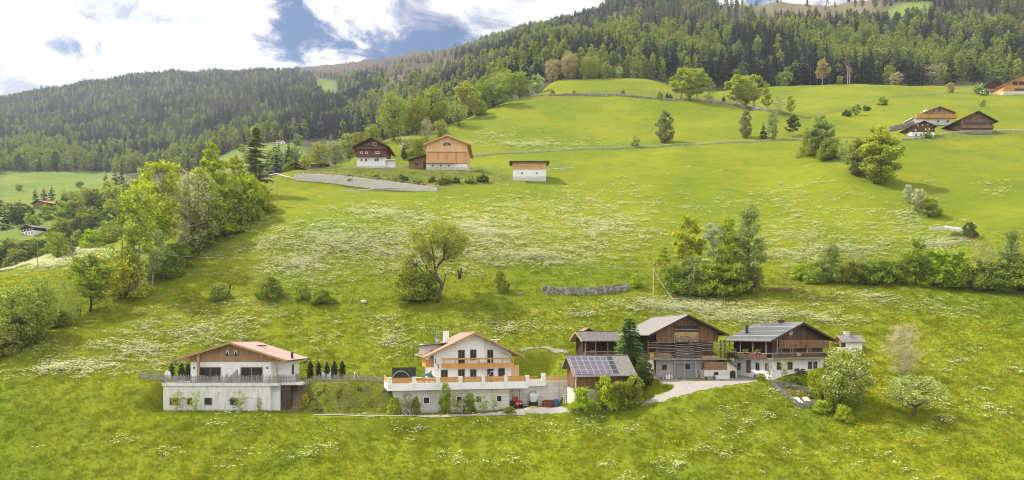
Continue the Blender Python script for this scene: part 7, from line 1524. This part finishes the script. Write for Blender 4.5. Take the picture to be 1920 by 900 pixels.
_g = random.Random(31)
for k in range(26):
    px = _g.uniform(-5, 215); py = 505 - px * .22 - _g.uniform(0, 62)
    if px < 108 and py < 488: py = 488 + (488 - py) * .25
    put(('small', 'smalltall', 'small', 'round')[k % 4], 'valley_tree', px, py, _g.uniform(30, 48), 1.2, (GR, OL, DG, LG)[k % 4], ('green', 'olive', 'dark green', 'light green')[k % 4] + ' tree in the wood between the valley farmhouse and the far left flower meadow', 'tree', 'wood below the valley farmhouse', GB, 300, -.5)

for k in range(20):
    a = k < 9; px = _g.uniform(-6, 50) if a else _g.uniform(112, 245); py = (_g.uniform(400, 424) if a else 408 - (px - 112) * .28 + _g.uniform(-8, 6)); put(('conifer_small', 'small', 'smalltall')[k % 3], 'valley_tree', px, py, _g.uniform(26, 40), 1.4, (NEE, DG, OL)[k % 3], ('dark spruce', 'dark round tree', 'olive tree')[k % 3] + (' in the dark wood left of the red brown valley barn' if a else ' in the tree belt right of the red brown valley barn'), 'tree', 'woods beside the valley barn', GB, 300, -.5)
# ================================================================ FORESTS
def scatter(name, P, rot, scale, kind, protos_, color=None):
    """one object that repeats small plants over the ground (geometry nodes)"""
    P = np.asarray(P, np.float32); n = len(P); me = bpy.data.meshes.new(name); me.vertices.add(n); me.vertices.foreach_set('co', P.ravel())
    for nm, ty, arr, key in (('rot', 'FLOAT_VECTOR', rot, 'vector'), ('siz', 'FLOAT_VECTOR', scale, 'vector'), ('kin', 'INT', kind, 'value')):
        a = me.attributes.new(nm, ty, 'POINT'); a.data.foreach_set(key, np.ascontiguousarray(arr, np.int32 if ty == 'INT' else np.float32).ravel())
    me.update(); o = link(name, me)
    ng = bpy.data.node_groups.new(name, 'GeometryNodeTree'); ng.interface.new_socket('Geometry', in_out='INPUT', socket_type='NodeSocketGeometry'); ng.interface.new_socket('Geometry', in_out='OUTPUT', socket_type='NodeSocketGeometry')
    N = ng.nodes.new; gi = N('NodeGroupInput'); go = N('NodeGroupOutput'); jn = N('GeometryNodeJoinGeometry'); L = ng.links.new
    def named(nm, ty): a = N('GeometryNodeInputNamedAttribute'); a.data_type = ty; a.inputs['Name'].default_value = nm; return a.outputs['Attribute']
    r_, s_, k_ = named('rot', 'FLOAT_VECTOR'), named('siz', 'FLOAT_VECTOR'), named('kin', 'INT')
    for i, po in enumerate(protos_):
        oi = N('GeometryNodeObjectInfo'); oi.inputs['Object'].default_value = po; oi.inputs['As Instance'].default_value = False; oi.transform_space = 'ORIGINAL'
        cp = N('FunctionNodeCompare'); cp.data_type = 'INT'; cp.operation = 'EQUAL'; L(k_, cp.inputs[2]); cp.inputs[3].default_value = i
        ip = N('GeometryNodeInstanceOnPoints'); L(gi.outputs[0], ip.inputs['Points']); L(cp.outputs[0], ip.inputs['Selection']); L(oi.outputs['Geometry'], ip.inputs['Instance']); L(r_, ip.inputs['Rotation']); L(s_, ip.inputs['Scale']); L(ip.outputs[0], jn.inputs[0])
    L(jn.outputs[0], go.inputs[0]); md = o.modifiers.new('scatter', 'NODES'); md.node_group = ng
    return o
def far_pair(p, leaf): return joined(p, (leaf, 'bark'))
FP = [far_pair(conifer_pair(s, w, 7, r, .03, fine=False, droop=.42), 'spruce_far') for s, w, r in ((60, 15, .19), (61, 13, .21), (62, 16, .17))] \
   + [far_pair(broad(s, 560, .21, .08, 'oval', .042, 40, .012, (.22, .4), flat=.3), 'larch_far' if s != 65 else 'larch_dull') for s in (63, 64, 65)] \
   + [far_pair(broad(s, 170, .17, .18, 'cone', .026, 30, .012, (.2, .36), 'bark', 3), 'bare_far') for s in (66, 67)] \
   + [far_pair(broad(s, 480, .36, .10, 'round', .05, 30, .016, (.22, .4)), 'broad_far') for s in (68, 69)]
KIND = [0, 0, 0, 1, 1, 1, 2, 2, 3, 3]
def forest():
    rng = np.random.default_rng(21); crest = np.array([GA.py[:, j].min() for j in range(len(pgA))]); out = []
    Y = 330.0
    while Y < 3000:
        s = 7.8 if Y < 1000 else 9.8 if Y < 1700 else 11.5
        step = s / Y * F; px = np.arange(-260, 2220, step) + rng.uniform(-.5, .5) * step; px = px + rng.uniform(-.42, .42, len(px)) * step; yy = Y + rng.uniform(-.42, .42, len(px)) * s * .8
        out.append(np.stack([px, yy], 1)); Y += s * .80
    A_ = np.concatenate(out); px, yy = A_[:, 0], A_[:, 1]; X = (px - CX) / F * yy; Z = GB.at(X, yy); py = HY - Z / yy * F
    pin = lambda polys: np.any([inpoly(px, py, p) for p in polys], axis=0)
    n1 = roll(X, yy, 170, 9, 31); n2 = roll(X, yy, 60, 9, 32); n3 = roll(X, yy, 380, 7, 33)
    past, alp, pale = pin(PAST), pin(ALP), pin(PALE)
    keep = ~past & ~(alp & (rng.random(len(px)) > .03 + .05 * (n2 > .6))) & ~(pale & (rng.random(len(px)) > .10))
    keep &= ~((yy > 2350) & (px > 540) & (px < 900) & (rng.random(len(px)) > .05)) & ~((px < 530) & (yy > 2200)) & ~((px > 1180) & (yy > 1160)) & ~((px > 950) & (yy > 1650))
    keep &= rng.random(len(px)) < np.clip(.90 + .34 * n2, .35, 1)
    keep &= ~((px > 940) & (yy < 548)) & ~((px < 940) & (px > 560) & (py > 262)) & ~((px < 560) & (py > 326))
    keep &= ~((px > 1340) & (px < 1700) & (py < 46) & (rng.random(len(px)) > .22))
    h = np.where(yy < 1000, rng.uniform(14, 27, len(px)), np.where(yy < 1700, rng.uniform(15, 26, len(px)), rng.uniform(13, 23, len(px)))) * np.clip(1 + .1 * n1, .8, 1.2)
    h = np.where((px > 1000) & (py < 60), h * .8, h)
    cr = np.interp(px, pgA, crest); keep &= (py - h * F / yy) < cr + 12
    run = GB.run; j = np.clip(np.round((px + 900) / 12).astype(int), 0, len(pgB) - 1); i = np.clip(np.searchsorted(YgB, yy) - 1, 0, len(YgB) - 1); keep &= (py - h * F / yy) < run[i, j] + 6
    px, yy, X, Z, py, h, n1, n2, n3 = (a[keep] for a in (px, yy, X, Z, py, h, n1, n2, n3)); n = len(px)
    # composition by stand: dark spruce bands, fresh larch stands, bare larch, broadleaves low down
    ps = np.full(n, .5); pl = np.full(n, .38); pb = np.full(n, .12)
    left = px < 640; ps = np.where(left & (py < 230), .46, ps); pl = np.where(left & (py < 230), .24, pl); pb = np.where(left & (py < 230), .30, pb); pl = np.where(left & (py > 240), .52, pl)
    dark = (px > 480) & (px < 780) & (py > 165); ps = np.where(dark, 1.3, ps)
    fr = (px > 1130) & (py > 118); ps = np.where(fr & (px < 1420), .95, ps); ps = np.where((px > 1420) & (px < 1560) & (py > 85), 1.2, ps)
    fresh = (px > 1080) & (py > 40) & (py < 125); pl = np.where(fresh, .8, pl); fr2 = (px > 1570) & (py > 55) & (py < 150); pl = np.where(fr2, 1.3, pl); ps = np.where(fr2, .5, ps); up = (px > 880) & (py < 75); pb = np.where(up, .4, pb); ps = np.where(up, .62, ps)
    ps = ps * np.exp(1.25 * n1); pl = pl * np.exp(-1.25 * n1 + .4 * n3); pb = pb * np.exp(.7 * n3)
    pd = np.where((py > 125) & (px > 900), .24, .02) + np.where(left & (py > 300), .45, 0)
    tot = ps + pl + pb + pd; u = rng.random(n) * tot; cat = np.where(u < ps, 0, np.where(u < ps + pl, 1, np.where(u < ps + pl + pb, 2, 3)))
    kind = np.where(cat == 0, rng.integers(0, 3, n), np.where(cat == 1, np.where(rng.random(n) < np.where(left & (py < 265), .72, np.where((px > 860) & (py < 62), .7, .12)), 5, 3 + rng.integers(0, 2, n)), np.where(cat == 2, 6 + rng.integers(0, 2, n), 8 + rng.integers(0, 2, n))))
    h = np.where(cat == 3, h * .62, np.where(cat == 1, h * .95, h)); w = rng.uniform(.85, 1.2, n)
    size = h / yy * ((px > -5) & (px < 1925) & (py - h * F / yy < np.interp(px, pgA, crest) - 4))
    cr_ = np.interp(px, pgA, crest); ZN = ((300, 'on the far left slope'), (640, 'left of the brown ridge'), (860, 'behind the upper farm'), (1000, 'behind the skyline trees'), (1130, 'behind the tan forest edge trees'), (1260, 'left of the bright poplars'), (1400, 'behind the bright poplars'), (1520, 'left of the golden tree'), (1600, 'by the golden tree'), (1720, 'behind the yellow bush'), (1820, 'behind the tan tree'), (9999, 'behind the hill houses'))
    names = ('spruce_tree', 'larch_tree', 'bare_larch', 'broadleaf_tree'); labs = ('dark spruce in the mountain forest', 'green larch in the mountain forest', 'leafless grey larch in the mountain forest', 'round broadleaf tree in the mountain forest')
    single = np.zeros(n, bool)
    for c in range(4):
        idx = np.nonzero((cat == c) & (size > 0))[0]; idx = idx[np.argsort(-size[idx])][:(300, 300, 150, 120)[c]]; single[idx] = True
        me = FP
        for q in idx:
            zn = next(t_ for lim, t_ in ZN if px[q] < lim); front = abs(py[q] - cr_[q]) < 10 and px[q] > 900
            o = link(names[c], me[kind[q]], None, (X[q], yy[q], Z[q] - .5), rng.uniform(0, 6.28), (h[q] * w[q], h[q] * w[q], h[q])); tag(o, labs[c] + (', front row ' if front else ', further up ') + zn, 'tree', ('forest spruces', 'forest larches', 'leafless larches', 'forest broadleaves')[c])
    r = ~single; m = r.sum()
    pr = [bpy.data.objects.new('forest_tree', me_) for me_ in FP]
    rot = np.zeros((m, 3)); rot[:, 2] = rng.uniform(0, 6.28, m); rot[:, :2] = rng.normal(0, .02, (m, 2))
    o = scatter('forest', np.stack([X[r], yy[r], Z[r] - .5], 1), rot, np.stack([h[r] * w[r]] * 2 + [h[r]], 1), kind[r], pr); tag(o, 'mixed forest of spruce and larch covering the mountain sides', 'forest', None, 'stuff')
    print('FOREST', n, 'single', single.sum())
forest()
# hand-set trees of the forest edge
row([('poplar', 'golden_tree', 1542, 155, 50, 1.2, (.36, .29, .08), 'golden brown tree on tall bare trunks at the forest edge'), ('small', 'shrub', 1700, 159, 22, 1.1, YG, 'bright yellow round bush at the forest edge', 'shrub'), ('small', 'shrub', 1742, 159, 16, 1.1, GR, 'green round bush at the forest edge right of the yellow one', 'shrub'), ('smalltall', 'broadleaf_tree', 1750, 157, 40, 1.1, TAN, 'tan leaved tree at the forest edge'), ('smalltall', 'broadleaf_tree', 1768, 157, 42, 1.1, (.3, .27, .10), 'pale olive tree right of the tan one at the forest edge'), ('small', 'shrub', 1680, 158, 24, 1.3, BRN, 'brown leafless thicket left of the yellow forest edge bush', 'shrub'), ('small', 'shrub', 1722, 158, 24, 1.2, BRN, 'brown thicket right of the yellow forest edge bush', 'shrub'), ('smalltall', 'broadleaf_tree', 1836, 152, 32, 1.3, (.26, .27, .06), 'olive tree left behind the dark hill house'), ('small', 'shrub', 1575, 157, 16, 1.0, LG, 'light bush at the forest edge right of the golden tree', 'shrub')])
for k, px in enumerate((1589, 1593)):
    x, y, z = GA.hit(px, 158); q = MB(k); h = 34 / F * y; q.tube([(0, 0, 0), (.3 * k, 0, h)], [.32, .12], 6)
    tag(link('bare_tree', mesh_from('bare_tree', q.v, q.f, q.r, None, ('pale_bark',)), None, (x, y, z)), ('pale bare trunk before the dark spruces, left of two', 'pale bare trunk before the dark spruces, right of two')[k], 'tree trunk')

# ================================================================ GRASS AND FLOWERS
def tuft(seed, n, h, spread, w, mat):
    rng = np.random.default_rng(seed); V = []
    for _ in range(n):
        a = rng.uniform(0, 6.28); b = np.array((rng.normal() * spread, rng.normal() * spread, -.03)); hh = h * rng.uniform(.5, 1.2); d = np.array((math.cos(a), math.sin(a), 0)); s = np.array((-d[1], d[0], 0)) * w
        V += [b - s, b + s, b + d * hh * rng.uniform(.15, .6) + np.array((0, 0, hh))]
    return mesh_quads('tuft', np.array(V), (mat,), 3)
def umbels(seed, n, h, spread, size, mat, stems=True):
    rng = np.random.default_rng(seed); V = []; mi = []
    for _ in range(n):
        c = np.array((rng.normal() * spread, rng.normal() * spread, h * rng.uniform(.65, 1.1)))
        for _ in range(4):
            p = c + np.array((rng.normal() * size, rng.normal() * size, rng.normal() * size * .3)); a = rng.uniform(0, 6.28); s = size * rng.uniform(.7, 1.3); tl = rng.normal(0, .35, 2)
            V += [p + s * np.array((math.cos(a + k * 1.571), math.sin(a + k * 1.571), tl[0] * math.cos(a + k * 1.571) + tl[1] * math.sin(a + k * 1.571))) for k in range(4)]; mi.append(0)
        if stems:
            b = np.array((c[0] * .6, c[1] * .6, 0)); V += [b - np.array((.012, 0, 0)), b + np.array((.012, 0, 0)), c + np.array((.008, 0, 0)), c - np.array((.008, 0, 0))]; mi.append(1)
    return mesh_quads('umbels', np.array(V), (mat, 'stems'), 4, mi)
def cover():
    rng = np.random.default_rng(5)
    tu = [bpy.data.objects.new('grass_tuft', tuft(s, 16, .34, .20, .022, 'grass_blades')) for s in (1, 2, 3)]
    N = 235000; Y = np.sqrt(rng.uniform(90 ** 2, 205 ** 2, N)); px = rng.uniform(-140, 2080, N); X = (px - CX) / F * Y
    road = np.zeros(N, bool)
    py = HY - GA.at(X, Y) / Y * F
    for poly in ([(960, 762), (975, 778), (1060, 778), (1150, 771), (1230, 759), (1310, 736), (1425, 716), (1425, 706), (1372, 694), (1228, 711), (1264, 727), (1180, 757), (1060, 763)], [(585, 775), (985, 772), (985, 782), (585, 784)]): road |= inpoly(px, py, poly)
    for poly in (rect(T2, 1, 33, 1, 16), rect(T3, .5, 11, .5, 6.5), rect(T4, .5, 9, 1, 7), rect(T5, -1, 14, -3, 17), rect(T6, -.3, 12.6, -.3, 11), [(-60, 118), (-37.2, 118), (-37.2, 129), (-60, 129)], rect(T2, 20.5, 33, -1.5, 3)): road |= inpoly(X, Y, poly)
    cl = roll(X, Y, 3.2, 9, 50) + roll(X, Y, 9, 9, 51) * .7; k = ~road & (rng.random(N) < np.clip((205 - Y) / 55, 0, 1)) & (rng.random(N) < np.clip(.80 + .14 * cl, .3, 1)); X, Y, cl = X[k], Y[k], cl[k]; n = len(X)
    s = rng.uniform(.6, 1.3, n) * np.clip(1 + .16 * cl, .6, 1.5); rot = np.zeros((n, 3)); rot[:, 2] = rng.uniform(0, 6.28, n)
    o = scatter('grass', np.stack([X, Y, GA.at(X, Y)], 1), rot, np.stack([s, s, s * rng.uniform(.8, 1.3, n)], 1), rng.integers(0, 3, n), tu); tag(o, 'tall green meadow grass growing on the near hillside', 'grass', None, 'stuff')
    # flowers by patches
    def patch(L, seed, near, thr=.0, lam=5):
        P = []
        for cx, cy, rx, ry, cnt in L:
            a = rng.uniform(0, 6.28, cnt); r = np.minimum(np.abs(rng.normal(0, .58, cnt)) + .12 * rng.random(cnt), 1.5); qx = cx + rx * r * np.cos(a) * 1.1; qy = cy + ry * r * np.sin(a) * 1.1
            for x0, y0 in zip(qx, qy):
                if not (-30 < x0 < 1950 and y0 < 925): continue
                x, y, z = GA.hit(x0, y0); m_ = 1 + rng.poisson(rng.choice((1, 4, 11))); sp = rng.uniform(.35, 1.5); k_ = rng.normal(size=(m_, 2)) * (sp * 1.5, sp)
                P.append(np.array((x, y)) + k_)
        P = np.concatenate(P); return np.column_stack([P, GA.at(P[:, 0], P[:, 1])])
    um = [bpy.data.objects.new('white_umbel', umbels(s, 7, .60, .42, .055, 'petals')) for s in (1, 2)] + [bpy.data.objects.new('white_umbel', umbels(3, 4, .55, .7, .05, 'petals'))]
    Lw = [(640, 455, 230, 55, 2600), (900, 430, 190, 55, 2600), (1130, 425, 170, 60, 1700), (780, 480, 130, 35, 1100), (1000, 480, 200, 25, 1300), (560, 500, 120, 50, 700), (720, 400, 100, 22, 500), (1100, 380, 160, 25, 300), (1000, 272, 170, 10, 800), (930, 255, 80, 14, 200), (1500, 440, 200, 60, 800), (1600, 470, 160, 28, 500), (1700, 410, 60, 40, 300), (1770, 460, 80, 30, 450), (1480, 400, 120, 30, 200), (1480, 370, 200, 60, 220), (1850, 350, 60, 25, 40), (1500, 480, 90, 20, 350),
          (360, 625, 120, 42, 520), (250, 660, 90, 34, 420), (100, 690, 90, 16, 260), (440, 600, 120, 40, 160), (70, 660, 60, 14, 40), (180, 690, 90, 18, 200), (600, 630, 120, 50, 90), (735, 640, 42, 40, 190), (720, 600, 60, 30, 60), (960, 615, 100, 26, 260), (1290, 576, 120, 13, 900), (1430, 588, 100, 14, 500), (1220, 570, 60, 12, 240), (1540, 600, 110, 16, 260), (1640, 560, 100, 16, 130), (1750, 580, 110, 16, 90), (1380, 600, 120, 12, 200), (1100, 590, 90, 20, 110), (1560, 560, 110, 12, 120),
          (80, 492, 110, 18, 1500), (150, 470, 60, 10, 500), (1850, 765, 90, 26, 220), (1700, 745, 120, 20, 120), (1760, 800, 120, 60, 120), (1390, 790, 140, 40, 170), (1330, 850, 130, 40, 110), (1050, 800, 160, 14, 130), (700, 800, 160, 20, 90), (560, 850, 200, 40, 130), (900, 860, 200, 40, 110), (300, 830, 200, 60, 70), (1600, 860, 180, 40, 70), (120, 800, 120, 60, 25), (1480, 740, 60, 16, 50), (450, 790, 100, 12, 40), (1250, 880, 100, 20, 60), (1800, 690, 120, 40, 60)]
    Lw = [(a, b_, c, d, int(e * (.30 if b_ < 520 else .30 if b_ < 700 else .085))) for a, b_, c, d, e in Lw]
    P = patch(Lw, 60, True, -.25, 3.6); n = len(P); far = P[:, 1] > 175; rot = np.zeros((n, 3)); rot[:, 2] = rng.uniform(0, 6.28, n); s = rng.uniform(.55, 1.25, n) * np.where(far, 1.1, 1.0)
    o = scatter('white_flowers', P, rot, np.stack([s] * 3, 1), np.where(rng.random(n) < .7, rng.integers(0, 2, n), 2), um); tag(o, 'white cow parsley flowering in patches all over the meadow', 'flowers', None, 'stuff'); print('WHITE', n)
    ye = [bpy.data.objects.new('yellow_umbel', umbels(4, 7, .40, .55, .055, 'buttercup', False))]
    Ly = [(1000, 590, 120, 22, 500), (1640, 600, 140, 12, 420), (1860, 610, 80, 14, 250), (1640, 715, 60, 36, 320), (1480, 745, 40, 16, 120), (160, 560, 90, 40, 150), (1560, 690, 160, 60, 150), (1730, 840, 160, 60, 160), (800, 820, 500, 70, 220), (1100, 165, 240, 22, 200), (880, 560, 90, 20, 60), (1000, 545, 60, 15, 90), (575, 745, 26, 12, 90), (500, 690, 300, 30, 60), (1300, 420, 400, 90, 260)]
    P = patch([(a, b_, c, d, int(e * .06)) for a, b_, c, d, e in Ly], 70, True, -.1, 5); n = len(P); rot = np.zeros((n, 3)); rot[:, 2] = rng.uniform(0, 6.28, n); s = rng.uniform(.6, 1.3, n)
    o = scatter('yellow_flowers', P, rot, np.stack([s] * 3, 1), np.zeros(n, int), ye); tag(o, 'yellow buttercups scattered through the meadow grass', 'flowers', None, 'stuff'); print('YELLOW', n)
cover()

# ================================================================ HAZE
def haze():
    mb = MB(); mb.box(-3600, 3600, -250, 3700, -145, 1260)
    m = bpy.data.materials.new('haze'); m.use_nodes = True; t = NT(m.node_tree); t.n.clear()
    v = t.new('ShaderNodeVolumePrincipled'); v.inputs['Color'].default_value = (.80, .88, 1, 1); v.inputs['Density'].default_value = .00009; v.inputs['Anisotropy'].default_value = .2
    o = t.new('ShaderNodeOutputMaterial'); t.l.new(v.outputs[0], o.inputs['Volume']); M['haze'] = m
    tag(link('haze', mesh_from('haze', mb.v, mb.f, None, None, ('haze',))), 'thin pale air haze filling the valley', 'haze', None, 'stuff')
haze()
